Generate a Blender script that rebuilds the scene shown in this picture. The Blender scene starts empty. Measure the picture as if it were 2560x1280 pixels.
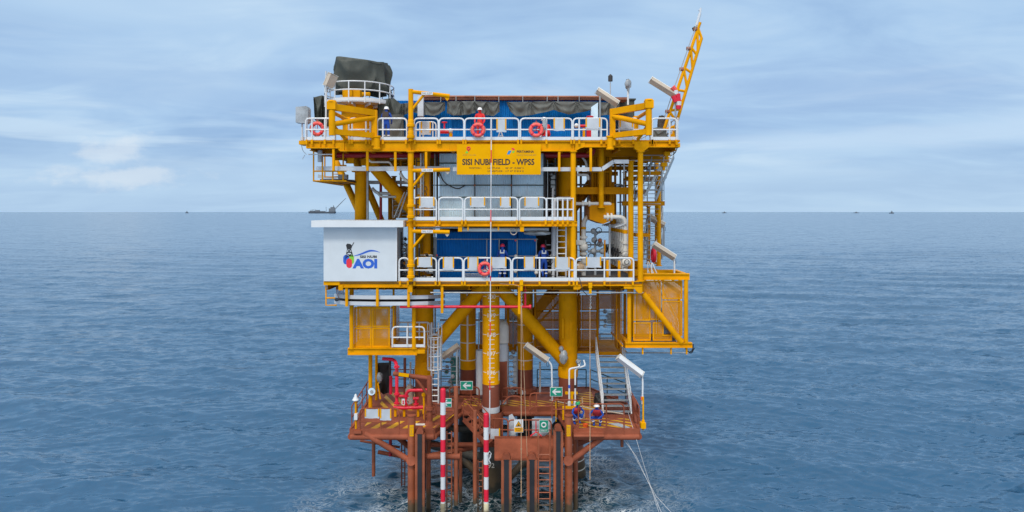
import bpy, bmesh, math, random
import numpy as np
from mathutils import Vector, Matrix
random.seed(7)
R = math.radians
SC = bpy.context.scene
COL = SC.collection
# ------------------------------------------------------------------ camera
F = 1706.667          # focal length in photo pixels (24 mm on 36 mm)
H = 14.6              # camera height above the water
CD = 34.0             # camera distance to the front plane Y=0
cam = bpy.data.cameras.new('camera'); cam.lens = 24; cam.sensor_width = 36
cam.shift_y = -112 / 2560; cam.clip_start = 0.5; cam.clip_end = 200000
camo = bpy.data.objects.new('camera', cam); COL.objects.link(camo)
camo.location = (0, -CD, H); camo.rotation_euler = (R(90), 0, 0)
SC.camera = camo
# ------------------------------------------------------------------ world
SUN_EL, SUN_AZ = R(50), R(196)      # azimuth clockwise from +Y
world = bpy.data.worlds.new('World'); SC.world = world; world.use_nodes = True
def NT(tree):
    n, l = tree.nodes, tree.links
    def add(t, **k):
        x = n.new(t)
        for a, b in k.items():
            if a == 'inp':
                for i, v in b.items():
                    if hasattr(v, 'is_output') or isinstance(v, bpy.types.NodeSocket): l.new(v, x.inputs[i])
                    else: x.inputs[i].default_value = v
            else: setattr(x, a, b)
        return x
    return n, l, add
def mth(add, op, a, b=None, c=None, clamp=False):
    inp = {0: a}
    if b is not None: inp[1] = b
    if c is not None: inp[2] = c
    return add('ShaderNodeMath', operation=op, use_clamp=clamp, inp=inp).outputs[0]
def mix(add, fac, a, b, bt='MIX'):
    m = add('ShaderNodeMix', data_type='RGBA', blend_type=bt)
    lt = m.id_data.links
    for i, v in ((0, fac), (6, a), (7, b)):
        if isinstance(v, bpy.types.NodeSocket): lt.new(v, m.inputs[i])
        else: m.inputs[i].default_value = v
    return m.outputs[2]
def ramp(add, fac, stops, interp='LINEAR'):
    r = add('ShaderNodeValToRGB', inp={0: fac}); cr = r.color_ramp; cr.interpolation = interp
    while len(cr.elements) < len(stops): cr.elements.new(0.5)
    for e, (p, c) in zip(cr.elements, stops):
        e.position = p; e.color = c if len(c) == 4 else (*c, 1)
    return r.outputs[0]
def maprange(add, v, a, b, c=0.0, d=1.0, smooth=True):
    m = add('ShaderNodeMapRange', interpolation_type='SMOOTHSTEP' if smooth else 'LINEAR', clamp=True,
            inp={0: v, 1: a, 2: b, 3: c, 4: d})
    return m.outputs[0]
n, l, add = NT(world.node_tree); n.clear()
out = add('ShaderNodeOutputWorld')
tc = add('ShaderNodeTexCoord')
sep = add('ShaderNodeSeparateXYZ', inp={0: tc.outputs['Generated']})
dx, dy, dz = sep.outputs
sky = add('ShaderNodeTexSky', sky_type='NISHITA', sun_disc=False, sun_elevation=SUN_EL, sun_rotation=SUN_AZ,
          altitude=0, air_density=1.0, dust_density=2.0, ozone_density=1.5)
skyc = mix(add, 1.0, sky.outputs[0], (0.085, 0.085, 0.085, 1), 'MULTIPLY')
zc = mth(add, 'MAXIMUM', dz, 0.0)
den = mth(add, 'ADD', zc, 0.16)
u = mth(add, 'DIVIDE', dx, den); v_ = mth(add, 'DIVIDE', dy, den)
uv = add('ShaderNodeCombineXYZ', inp={0: u, 1: v_, 2: 3.7}).outputs[0]
def noise(add, vec, scale, detail=5, rough=0.55, dist=0.0, dims='3D', out='Fac'):
    x = add('ShaderNodeTexNoise', noise_dimensions=dims, inp={'Vector': vec, 'Scale': scale, 'Detail': detail, 'Roughness': rough, 'Distortion': dist})
    return x.outputs[out]
# broad overcast layer, seen from beneath
n1 = noise(add, uv, 0.50, 5, 0.5, 0.6)
n2 = noise(add, add('ShaderNodeVectorMath', operation='MULTIPLY', inp={0: uv, 1: (0.8, 1.5, 1)}).outputs[0], 1.7, 7, 0.55, 0.8)
nb = mth(add, 'ADD', mth(add, 'MULTIPLY', n1, 0.68), mth(add, 'MULTIPLY', n2, 0.32))
cloud = ramp(add, nb, [(0.36, (0.27, 0.44, 0.71)), (0.45, (0.35, 0.53, 0.79)), (0.53, (0.43, 0.62, 0.86)), (0.61, (0.52, 0.70, 0.90)), (0.70, (0.62, 0.78, 0.94))])
# haze of the far layer towards the horizon, paler
hz = maprange(add, dz, 0.0, 0.13, 1.0, 0.0)
cloud = mix(add, mth(add, 'MULTIPLY', hz, 0.62), cloud, (0.52, 0.70, 0.89, 1))
# thin dark streaks low over the horizon
az = mth(add, 'ARCTAN2', dx, dy)
sv = add('ShaderNodeCombineXYZ', inp={0: mth(add, 'MULTIPLY', az, 3.2), 1: mth(add, 'MULTIPLY', dz, 34.0), 2: 1.3}).outputs[0]
st = noise(add, sv, 1.0, 5, 0.5, 0.3)
stm = mth(add, 'MULTIPLY', maprange(add, st, 0.53, 0.70), mth(add, 'MULTIPLY', maprange(add, dz, 0.015, 0.05), maprange(add, dz, 0.22, 0.10)))
cloud = mix(add, mth(add, 'MULTIPLY', stm, 0.60), cloud, (0.35, 0.53, 0.80, 1))
stl = mth(add, 'MULTIPLY', maprange(add, st, 0.47, 0.30), mth(add, 'MULTIPLY', maprange(add, dz, 0.03, 0.09), maprange(add, dz, 0.26, 0.12)))
cloud = mix(add, mth(add, 'MULTIPLY', stl, 0.55), cloud, (0.66, 0.81, 0.95, 1))
# a sunlit cumulus low in the west-north-west
def blob(a0, e0, wa, we):
    a = mth(add, 'DIVIDE', mth(add, 'SUBTRACT', az, a0), wa); e = mth(add, 'DIVIDE', mth(add, 'SUBTRACT', dz, e0), we)
    return mth(add, 'SQRT', mth(add, 'ADD', mth(add, 'MULTIPLY', a, a), mth(add, 'MULTIPLY', e, e)))
cn = noise(add, add('ShaderNodeCombineXYZ', inp={0: mth(add, 'MULTIPLY', az, 20.0), 1: mth(add, 'MULTIPLY', dz, 34.0), 2: 5.0}).outputs[0], 1.0, 7, 0.62)
cb = mth(add, 'MINIMUM', blob(-0.522, 0.076, 0.040, 0.024), blob(-0.525, 0.044, 0.10, 0.016))
cm = maprange(add, mth(add, 'ADD', cb, mth(add, 'MULTIPLY', mth(add, 'SUBTRACT', cn, 0.5), 2.6)), 1.15, 0.35)
cloud = mix(add, mth(add, 'MULTIPLY', cm, 0.5), cloud, (0.80, 0.86, 0.92, 1))
for a0, e0, wa, we, col, k in ((0.45, 0.160, 0.26, 0.050, (0.33, 0.49, 0.76, 1), 0.55), (-0.50, 0.165, 0.30, 0.040, (0.36, 0.53, 0.79, 1), 0.45), (0.55, 0.095, 0.26, 0.020, (0.60, 0.76, 0.94, 1), 0.6),
                             (-0.62, 0.265, 0.30, 0.035, (0.52, 0.70, 0.90, 1), 0.5), (0.05, 0.05, 0.5, 0.022, (0.56, 0.74, 0.92, 1), 0.35)):
    bm_ = maprange(add, mth(add, 'ADD', blob(a0, e0, wa, we), mth(add, 'MULTIPLY', mth(add, 'SUBTRACT', n2, 0.5), 2.2)), 1.2, 0.2)
    cloud = mix(add, mth(add, 'MULTIPLY', bm_, k), cloud, col)
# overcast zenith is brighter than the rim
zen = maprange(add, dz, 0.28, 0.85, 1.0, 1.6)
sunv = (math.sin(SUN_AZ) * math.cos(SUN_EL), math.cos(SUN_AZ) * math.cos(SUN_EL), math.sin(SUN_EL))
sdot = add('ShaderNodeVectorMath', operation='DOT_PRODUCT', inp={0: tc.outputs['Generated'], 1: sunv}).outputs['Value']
zen = mth(add, 'MULTIPLY', zen, maprange(add, sdot, 0.25, 1.0, 1.0, 1.8))   # cloud round the veiled sun, out of view, brightened to light the platform
cloud = mix(add, maprange(add, mth(add, 'MAXIMUM', dz, mth(add, 'MULTIPLY', sdot, 0.9)), 0.25, 0.70, 0.0, 0.85), cloud, (0.66, 0.635, 0.60, 1))   # unseen sky overhead and sunward, whitened to make the light neutral
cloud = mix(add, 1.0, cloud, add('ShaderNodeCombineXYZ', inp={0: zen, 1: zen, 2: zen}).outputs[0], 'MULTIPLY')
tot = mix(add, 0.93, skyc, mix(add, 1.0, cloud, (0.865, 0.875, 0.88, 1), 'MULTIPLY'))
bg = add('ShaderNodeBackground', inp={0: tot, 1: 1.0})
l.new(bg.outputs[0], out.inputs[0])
# ------------------------------------------------------------------ sun behind thin cloud
sl = bpy.data.lights.new('sun', 'SUN'); sl.energy = 1.5; sl.angle = R(12); sl.color = (1, 0.92, 0.80)
so = bpy.data.objects.new('sun', sl); COL.objects.link(so)
sd = Vector((math.sin(SUN_AZ) * math.cos(SUN_EL), math.cos(SUN_AZ) * math.cos(SUN_EL), math.sin(SUN_EL)))
so.rotation_euler = sd.to_track_quat('Z', 'Y').to_euler(); so.location = (0, -60, 80)
vs = SC.view_settings
vs.view_transform = 'Standard'; vs.look = 'None'; vs.exposure = 0.22; vs.gamma = 1.0; vs.use_curve_mapping = False
SC.cycles.max_bounces = 6; SC.cycles.transparent_max_bounces = 16

# ------------------------------------------------------------------ materials
M = {}
def paint(name, col, rough=0.45, var=0.12, dirt=(0.25, 0.16, 0.09), damt=0.25, dscale=2.2, metal=0.0, streak=True, bump=0.0, spec=0.5, tide=None):
    m = bpy.data.materials.new(name); m.use_nodes = True
    n, l, add = NT(m.node_tree); n.clear()
    o = add('ShaderNodeOutputMaterial'); b = add('ShaderNodeBsdfPrincipled', inp={'Roughness': rough, 'Metallic': metal})
    b.inputs['Specular IOR Level'].default_value = spec
    g = add('ShaderNodeNewGeometry').outputs['Position']
    a = noise(add, g, 0.9, 4, 0.6)
    c2 = tuple(x * (1 - var * 1.6) for x in col) + (1,); c3 = tuple(min(1, x * (1 + var)) for x in col) + (1,)
    c = mix(add, maprange(add, a, 0.3, 0.7), c2, c3)
    if damt > 0:
        sc = add('ShaderNodeVectorMath', operation='MULTIPLY', inp={0: g, 1: (2.6, 2.6, 0.35 if streak else 2.6)}).outputs[0]
        d = noise(add, sc, dscale, 6, 0.68)
        d2 = noise(add, g, 0.6, 3, 0.5)
        f = mth(add, 'MULTIPLY', maprange(add, d, 0.54, 0.76), mth(add, 'MULTIPLY', maprange(add, d2, 0.35, 0.65), damt))
        c = mix(add, f, c, (*dirt, 1))
    if tide:      # marine growth rising from the water, ragged upper edge
        z = add('ShaderNodeSeparateXYZ', inp={0: g}).outputs[2]
        zz = mth(add, 'ADD', z, mth(add, 'MULTIPLY', mth(add, 'SUBTRACT', noise(add, g, 3.0, 5, 0.6), 0.5), 1.1))
        c = mix(add, maprange(add, zz, tide + 0.25, tide - 0.25), c, (0.085, 0.060, 0.034, 1))
        c = mix(add, maprange(add, zz, tide - 0.75, tide - 1.1), c, (0.030, 0.030, 0.022, 1))
    l.new(c, b.inputs['Base Color'])
    rr = noise(add, g, 5.0, 3, 0.6)
    l.new(maprange(add, rr, 0.3, 0.7, max(0.05, rough - 0.12), min(1, rough + 0.15)), b.inputs['Roughness'])
    if bump:
        bn = add('ShaderNodeBump', inp={'Height': noise(add, g, 14.0, 4, 0.6), 'Strength': bump, 'Distance': 0.02})
        l.new(bn.outputs[0], b.inputs['Normal'])
    l.new(b.outputs[0], o.inputs[0]); M[name] = m; return m
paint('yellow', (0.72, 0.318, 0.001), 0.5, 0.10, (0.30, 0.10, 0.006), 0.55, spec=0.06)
paint('shaded_yellow', (0.50, 0.20, 0.001), 0.55, 0.10, (0.28, 0.11, 0.008), 0.5, spec=0.06)  # darker copy of the yellow, shade painted into inner and under-deck steel
paint('bright_yellow', (0.74, 0.36, 0.001), 0.5, 0.05, (0.5, 0.2, 0.01), 0.25, spec=0.04)
paint('stripe_yellow', (0.62, 0.33, 0.01), 0.6, 0.15, (0.16, 0.07, 0.04), 0.7, streak=False)
paint('primer', (0.265, 0.076, 0.041), 0.66, 0.18, (0.12, 0.045, 0.03), 0.55, bump=0.25, spec=0.15)
paint('primer_wet', (0.30, 0.083, 0.035), 0.5, 0.16, (0.13, 0.05, 0.028), 0.6, bump=0.25, tide=0.85)
paint('leg_primer', (0.195, 0.050, 0.025), 0.55, 0.12, (0.28, 0.12, 0.08), 0.3)
paint('jacket', (0.075, 0.072, 0.062), 0.6, 0.2, (0.22, 0.11, 0.06), 0.6, bump=0.2, tide=1.3)
paint('white', (0.62, 0.655, 0.69), 0.4, 0.03, (0.50, 0.42, 0.33), 0.25)
paint('offwhite', (0.64, 0.64, 0.61), 0.5, 0.06, (0.42, 0.33, 0.25), 0.4)
paint('shelter', (0.55, 0.60, 0.645), 0.5, 0.03, (0.45, 0.44, 0.42), 0.35, spec=0.3)
paint('grey', (0.36, 0.40, 0.44), 0.45, 0.08, (0.25, 0.2, 0.15), 0.3)
paint('light_grey', (0.52, 0.56, 0.61), 0.45, 0.06, (0.3, 0.25, 0.2), 0.25)
paint('galvanised', (0.34, 0.37, 0.39), 0.4, 0.1, (0.2, 0.17, 0.14), 0.3, metal=0.5)
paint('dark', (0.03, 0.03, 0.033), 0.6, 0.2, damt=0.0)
paint('dark_green', (0.025, 0.06, 0.05), 0.55, 0.2, damt=0.0)
paint('black', (0.012, 0.013, 0.016), 0.55, 0.1, damt=0.0)
paint('rubber', (0.016, 0.018, 0.024), 0.5, 0.2, (0.06, 0.05, 0.045), 0.4)
paint('red', (0.60, 0.008, 0.030), 0.4, 0.08, (0.25, 0.02, 0.02), 0.3)
paint('dark_red', (0.34, 0.006, 0.018), 0.45, 0.08, (0.12, 0.02, 0.02), 0.3)
paint('buoy', (0.85, 0.10, 0.085), 0.5, 0.06, (0.8, 0.4, 0.36), 0.35, streak=False)
paint('pink_red', (0.66, 0.01, 0.04), 0.45, 0.06, damt=0.0)
paint('blue_steel', (0.002, 0.145, 0.50), 0.5, 0.10, (0.01, 0.07, 0.2), 0.35, spec=0.1)
paint('zinc', (0.54, 0.75, 0.92), 0.38, 0.10, (0.78, 0.80, 0.82), 0.5)
paint('cover', (0.46, 0.50, 0.55), 0.35, 0.06, (0.62, 0.65, 0.68), 0.3)
paint('tarp', (0.052, 0.060, 0.054), 0.62, 0.12, (0.10, 0.10, 0.085), 0.2, streak=False, bump=0.15, spec=0.35)
paint('tarp_light', (0.088, 0.096, 0.092), 0.6, 0.12, (0.15, 0.14, 0.09), 0.25, bump=0.15, spec=0.35)
paint('rust', (0.30, 0.115, 0.065), 0.7, 0.2, (0.45, 0.25, 0.15), 0.4)
paint('beige', (0.46, 0.40, 0.33), 0.5, 0.08, (0.3, 0.22, 0.15), 0.3)
paint('plastic_wrap', (0.30, 0.33, 0.36), 0.2, 0.3, (0.07, 0.08, 0.09), 0.9, streak=False, bump=0.6)
paint('rope', (0.40, 0.27, 0.17), 0.8, 0.2, damt=0.0)
paint('white_rope', (0.55, 0.57, 0.60), 0.7, 0.1, damt=0.0)
paint('green_sign', (0.0, 0.24, 0.16), 0.4, 0.04, damt=0.0)
paint('ink', (0.055, 0.028, 0.008), 0.5, 0.05, damt=0.0)
paint('ink_faint', (0.42, 0.24, 0.03), 0.5, 0.05, damt=0.0)
paint('mark_white', (0.74, 0.70, 0.62), 0.5, 0.05, (0.7, 0.45, 0.15), 0.5)
paint('logo_blue', (0.010, 0.10, 0.52), 0.4, 0.03, damt=0.0)
paint('logo_green', (0.20, 0.50, 0.03), 0.4, 0.03, damt=0.0)
paint('logo_red', (0.70, 0.02, 0.04), 0.4, 0.03, damt=0.0)
paint('logo_lightblue', (0.01, 0.20, 0.52), 0.4, 0.03, damt=0.0)
paint('overall_blue', (0.006, 0.065, 0.38), 0.8, 0.15, damt=0.0)
paint('overall_red', (0.72, 0.025, 0.025), 0.8, 0.12, damt=0.0)
paint('vest_red', (0.40, 0.02, 0.03), 0.7, 0.12, damt=0.0)
paint('skin', (0.36, 0.19, 0.12), 0.55, 0.05, damt=0.0)
paint('boot', (0.05, 0.035, 0.028), 0.6, 0.1, damt=0.0)
paint('helmet_white', (0.82, 0.83, 0.84), 0.3, 0.02, damt=0.0)
paint('helmet_red', (0.62, 0.02, 0.07), 0.3, 0.02, damt=0.0)
paint('helmet_green', (0.01, 0.30, 0.10), 0.3, 0.02, damt=0.0)
paint('reflective', (0.72, 0.76, 0.80), 0.4, 0.03, damt=0.0)
paint('wood', (0.42, 0.30, 0.19), 0.7, 0.2, damt=0.0)
paint('orange', (0.80, 0.13, 0.02), 0.5, 0.05, damt=0.0)
paint('teal', (0.03, 0.20, 0.20), 0.45, 0.1, damt=0.0)
paint('far_hull', (0.055, 0.075, 0.105), 0.7, 0.1, damt=0.0)
paint('far_grey', (0.15, 0.18, 0.22), 0.7, 0.1, damt=0.0)
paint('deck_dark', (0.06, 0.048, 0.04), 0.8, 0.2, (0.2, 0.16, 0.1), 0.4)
def mesh_mat(name, col, pitch, open_):
    """expanded-metal sheet: the holes are cut by a diamond pattern fixed to the place"""
    m = bpy.data.materials.new(name); m.use_nodes = True
    n, l, add = NT(m.node_tree); n.clear()
    o = add('ShaderNodeOutputMaterial'); b = add('ShaderNodeBsdfPrincipled', inp={'Base Color': (*col, 1), 'Roughness': 0.6, 'Specular IOR Level': 0.15})
    g = add('ShaderNodeSeparateXYZ', inp={0: add('ShaderNodeNewGeometry').outputs['Position']}).outputs
    s = mth(add, 'ADD', g[0], g[1])
    a = mth(add, 'PINGPONG', mth(add, 'ADD', s, mth(add, 'MULTIPLY', g[2], 0.6)), pitch / 2)
    c = mth(add, 'PINGPONG', mth(add, 'SUBTRACT', s, mth(add, 'MULTIPLY', g[2], 0.6)), pitch / 2)
    hole = mth(add, 'GREATER_THAN', mth(add, 'MINIMUM', a, c), pitch / 2 * (1 - open_))
    t = add('ShaderNodeBsdfTransparent')
    x = add('ShaderNodeMixShader', inp={0: hole}); l.new(b.outputs[0], x.inputs[1]); l.new(t.outputs[0], x.inputs[2])
    l.new(x.outputs[0], o.inputs[0]); M[name] = m
mesh_mat('expanded_metal', (0.62, 0.262, 0.002), 0.05, 0.58)
mesh_mat('expanded_shaded', (0.40, 0.16, 0.002), 0.045, 0.36)  # darker copy of the mesh sheet, shade put into the rear panels' colour
mesh_mat('grating', (0.22, 0.22, 0.20), 0.08, 0.55)

# ------------------------------------------------------------------ geometry helpers
def P(px, py, Y=0.0):
    d = Y + CD
    return Vector(((px - 1280) * d / F, Y, H - (py - 528) * d / F))
def S(Y): return (Y + CD) / F
def fillet(pts, rad, seg=4):
    pts = [Vector(p) for p in pts]
    if rad <= 0 or len(pts) < 3: return pts
    o = [pts[0]]
    for a, b, c in zip(pts, pts[1:], pts[2:]):
        d1, d2 = (a - b), (c - b)
        r = min(rad, d1.length * 0.49, d2.length * 0.49)
        if r < 1e-5: o.append(b); continue
        p, q = b + d1.normalized() * r, b + d2.normalized() * r
        for i in range(seg + 1):
            t = i / seg
            o.append(p * (1 - t) ** 2 + b * 2 * t * (1 - t) + q * t * t)
    o.append(pts[-1]); return o
def world_loc(o):
    v = Vector((0, 0, 0))
    while o is not None: v += o.location; o = o.parent
    return v
class MB:
    def __init__(s): s.v = []; s.f = []
    def add(s, vs, fs):
        k = len(s.v); s.v += [tuple(x) for x in vs]; s.f += [tuple(i + k for i in f) for f in fs]; return s
    def wbox(s, x0, x1, y0, y1, z0, z1):
        x0, x1 = min(x0, x1), max(x0, x1); y0, y1 = min(y0, y1), max(y0, y1); z0, z1 = min(z0, z1), max(z0, z1)
        return s.add([(x0, y0, z0), (x1, y0, z0), (x1, y1, z0), (x0, y1, z0), (x0, y0, z1), (x1, y0, z1), (x1, y1, z1), (x0, y1, z1)],
                     [(3, 2, 1, 0), (4, 5, 6, 7), (0, 1, 5, 4), (1, 2, 6, 5), (2, 3, 7, 6), (3, 0, 4, 7)])
    def bx(s, a, b, c, d, Y, dep):
        p, q = P(a, b, Y), P(c, d, Y); return s.wbox(p.x, q.x, Y, Y + dep, p.z, q.z)
    def beam(s, p0, p1, w, h, up=(0, 0, 1)):
        p0, p1 = Vector(p0), Vector(p1); d = (p1 - p0).normalized(); u = Vector(up)
        if abs(d.dot(u)) > 0.98: u = Vector((0, 1, 0))
        sd = d.cross(u).normalized(); u = sd.cross(d).normalized()
        vs = []
        for p in (p0, p1):
            for a, b in ((-1, -1), (1, -1), (1, 1), (-1, 1)): vs.append(p + sd * a * w / 2 + u * b * h / 2)
        return s.add(vs, [(0, 1, 2, 3), (7, 6, 5, 4), (4, 5, 1, 0), (5, 6, 2, 1), (6, 7, 3, 2), (7, 4, 0, 3)])
    def tube(s, p0, p1, r, n=10, r2=None, cap=True):
        return s.path([p0, p1], r, n, cap, r2)
    def path(s, pts, r, n=8, cap=True, r2=None, closed=False):
        pts = [Vector(p) for p in pts]
        m = len(pts); rings = []; prev = None
        for i, p in enumerate(pts):
            if closed: t = (pts[(i + 1) % m] - pts[i - 1])
            else: t = (pts[min(i + 1, m - 1)] - pts[max(i - 1, 0)])
            t = t.normalized() if t.length > 1e-9 else Vector((0, 0, 1))
            if prev is None:
                a = Vector((0, 0, 1)) if abs(t.z) < 0.9 else Vector((0, -1, 0))
                u = t.cross(a).normalized()
            else:
                u = prev - t * prev.dot(t)
                u = u.normalized() if u.length > 1e-6 else t.orthogonal().normalized()
            prev = u; w = t.cross(u)
            rr = r if r2 is None else r + (r2 - r) * i / (m - 1)
            rings.append([p + (u * math.cos(2 * math.pi * k / n) + w * math.sin(2 * math.pi * k / n)) * rr for k in range(n)])
        vs = [x for ring in rings for x in ring]; fs = []
        for i in range(m if closed else m - 1):
            a, b = i * n, ((i + 1) % m) * n
            for k in range(n): fs.append((a + k, a + (k + 1) % n, b + (k + 1) % n, b + k))
        if cap and not closed:
            fs.append(tuple(range(n - 1, -1, -1))); fs.append(tuple(range((m - 1) * n, m * n)))
        return s.add(vs, fs)
    def tp(s, x0, y0, x1, y1, Y, w, Y1=None, n=10, r2=None):
        Y1 = Y if Y1 is None else Y1
        return s.tube(P(x0, y0, Y), P(x1, y1, Y1), w / 2 * S((Y + Y1) / 2), n, r2)
    def pp(s, pts, w, fil=0.0, n=8, closed=False):
        q = [P(*p) for p in pts]
        return s.path(fillet(q, fil), w / 2 * S(pts[0][2]), n, closed=closed)
    def ib(s, x0, x1, y0, y1, Y, dep=0.26, ft=2.2):
        s.bx(x0, y0, x1, y0 + ft, Y, dep); s.bx(x0, y1 - ft, x1, y1, Y, dep)
        return s.bx(x0, y0 + ft, x1, y1 - ft, Y + dep * 0.32, dep * 0.34)
    def iby(s, x, z0, z1, y0, y1, w=0.2):
        s.wbox(x - w / 2, x + w / 2, y0, y1, z1 - 0.03, z1); s.wbox(x - w / 2, x + w / 2, y0, y1, z0, z0 + 0.03)
        return s.wbox(x - 0.02, x + 0.02, y0, y1, z0 + 0.03, z1 - 0.03)
    def poly(s, pts, y0, y1):       # polygon in (x,z), extruded along y
        k = len(pts)
        vs = [(x, y0, z) for x, z in pts] + [(x, y1, z) for x, z in pts]
        fs = [tuple(range(k)), tuple(range(2 * k - 1, k - 1, -1))] + [(i, i + k, (i + 1) % k + k, (i + 1) % k) for i in range(k)]
        return s.add(vs, fs)
    def ppoly(s, pts, Y, dep):
        q = [P(a, b, Y) for a, b in pts]; return s.poly([(p.x, p.z) for p in q], Y, Y + dep)
    def plan(s, pts, z0, z1):       # polygon in (x,y), extruded along z
        k = len(pts)
        vs = [(x, y, z0) for x, y in pts] + [(x, y, z1) for x, y in pts]
        fs = [tuple(range(k - 1, -1, -1)), tuple(range(k, 2 * k))] + [(i, (i + 1) % k, (i + 1) % k + k, i + k) for i in range(k)]
        return s.add(vs, fs)
    def ball(s, c, r, n=12, m=8, sc=(1, 1, 1)):
        c = Vector(c); vs = []; fs = []
        for i in range(m + 1):
            t = math.pi * i / m
            for k in range(n):
                a = 2 * math.pi * k / n
                vs.append(c + Vector((math.sin(t) * math.cos(a) * r * sc[0], math.sin(t) * math.sin(a) * r * sc[1], math.cos(t) * r * sc[2])))
        for i in range(m):
            for k in range(n): fs.append((i * n + k, (i + 1) * n + k, (i + 1) * n + (k + 1) % n, i * n + (k + 1) % n))
        return s.add(vs, fs)
    def lathe(s, c, prof, n=20, axis='Z'):
        c = Vector(c); vs = []; fs = []
        for r, h in prof:
            for k in range(n):
                a = 2 * math.pi * k / n; x, y = r * math.cos(a), r * math.sin(a)
                vs.append(c + (Vector((x, y, h)) if axis == 'Z' else Vector((x, h, y)) if axis == 'Y' else Vector((h, x, y))))
        for i in range(len(prof) - 1):
            for k in range(n): fs.append((i * n + k, i * n + (k + 1) % n, (i + 1) * n + (k + 1) % n, (i + 1) * n + k))
        fs.append(tuple(range(n - 1, -1, -1))); fs.append(tuple(range((len(prof) - 1) * n, len(prof) * n)))
        return s.add(vs, fs)
    def torus(s, c, r, t, axis='Y', n=32, m=10):
        c = Vector(c); pts = []
        for k in range(n):
            a = 2 * math.pi * k / n; x, y = r * math.cos(a), r * math.sin(a)
            pts.append(c + (Vector((x, 0, y)) if axis == 'Y' else Vector((x, y, 0)) if axis == 'Z' else Vector((0, x, y))))
        return s.path(pts, t, m, closed=True)
    def corr(s, x0, x1, y, z0, z1, pitch=0.2, dep=0.05, th=0.03):
        xs = []; k = int(abs(x1 - x0) / pitch); p = (x1 - x0) / max(k, 1)
        for i in range(k):
            b = x0 + i * p
            xs += [(b, y), (b + p * 0.38, y), (b + p * 0.5, y + dep), (b + p * 0.88, y + dep)]
        xs.append((x1, y)); m = len(xs); vs = []
        for a, b in xs: vs += [(a, b, z0), (a, b, z1)]
        fs = [(2 * i, 2 * i + 2, 2 * i + 3, 2 * i + 1) for i in range(m - 1)]
        for a, b in xs: vs += [(a, b + th, z0), (a, b + th, z1)]
        fs += [(2 * m + 2 * i + 1, 2 * m + 2 * i + 3, 2 * m + 2 * i + 2, 2 * m + 2 * i) for i in range(m - 1)]
        fs += [(2 * i + 1, 2 * i + 3, 2 * m + 2 * i + 3, 2 * m + 2 * i + 1) for i in range(m - 1)]
        return s.add(vs, fs)
    def done(s, name, mat, parent=None, smooth=True, label=None, cat=None, group=None, kind=None):
        me = bpy.data.meshes.new(name)
        if parent is not None: off = world_loc(parent)
        else:
            a = np.array(s.v); off = Vector(((a[:, 0].min() + a[:, 0].max()) / 2, (a[:, 1].min() + a[:, 1].max()) / 2, a[:, 2].min()))
        me.from_pydata([(x - off.x, y - off.y, z - off.z) for x, y, z in s.v], [], s.f)
        mats = mat if isinstance(mat, (list, tuple)) else [mat]
        for q in mats: me.materials.append(M[q])
        if smooth:
            me.polygons.foreach_set('use_smooth', [True] * len(me.polygons))
            me.set_sharp_from_angle(angle=R(40))
        me.update()
        o = bpy.data.objects.new(name, me); COL.objects.link(o)
        if parent is not None: o.parent = parent
        else: o.location = off
        if label: o['label'] = label
        if cat: o['category'] = cat
        if group: o['group'] = group
        if kind: o['kind'] = kind
        return o
def thing(name, label, cat, loc, group=None):
    o = bpy.data.objects.new(name, None); COL.objects.link(o); o.empty_display_size = 0.3
    o.location = loc; o['label'] = label; o['category'] = cat
    if group: o['group'] = group
    return o
def text(s, rect, Y, mat, name, parent, bold=0.0, warp=None, dep=0.0):
    cu = bpy.data.curves.new('t', 'FONT'); cu.body = s; cu.size = 1; cu.offset = bold; cu.resolution_u = 3
    ob = bpy.data.objects.new('t', cu); COL.objects.link(ob)
    dg = bpy.context.evaluated_depsgraph_get(); dg.update()
    me = bpy.data.meshes.new_from_object(ob.evaluated_get(dg))
    COL.objects.unlink(ob); bpy.data.objects.remove(ob); bpy.data.curves.remove(cu)
    n_ = len(me.vertices); co = np.empty(n_ * 3); me.vertices.foreach_get('co', co); co = co.reshape(-1, 3)
    lo, hi = co.min(0), co.max(0)
    p, q = P(rect[0], rect[3], Y), P(rect[2], rect[1], Y)
    off = world_loc(parent); X = p.x + (co[:, 0] - lo[0]) / (hi[0] - lo[0]) * (q.x - p.x); Z = p.z + (co[:, 1] - lo[1]) / (hi[1] - lo[1]) * (q.z - p.z)
    Yv = np.full(n_, Y) if warp is None else warp(X)
    me.vertices.foreach_set('co', np.stack([X - off.x, Yv - off.y, Z - off.z], 1).ravel())
    me.name = name; me.materials.clear(); me.materials.append(M[mat]); me.update()
    o = bpy.data.objects.new(name, me); COL.objects.link(o); o.parent = parent
    return o
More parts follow.
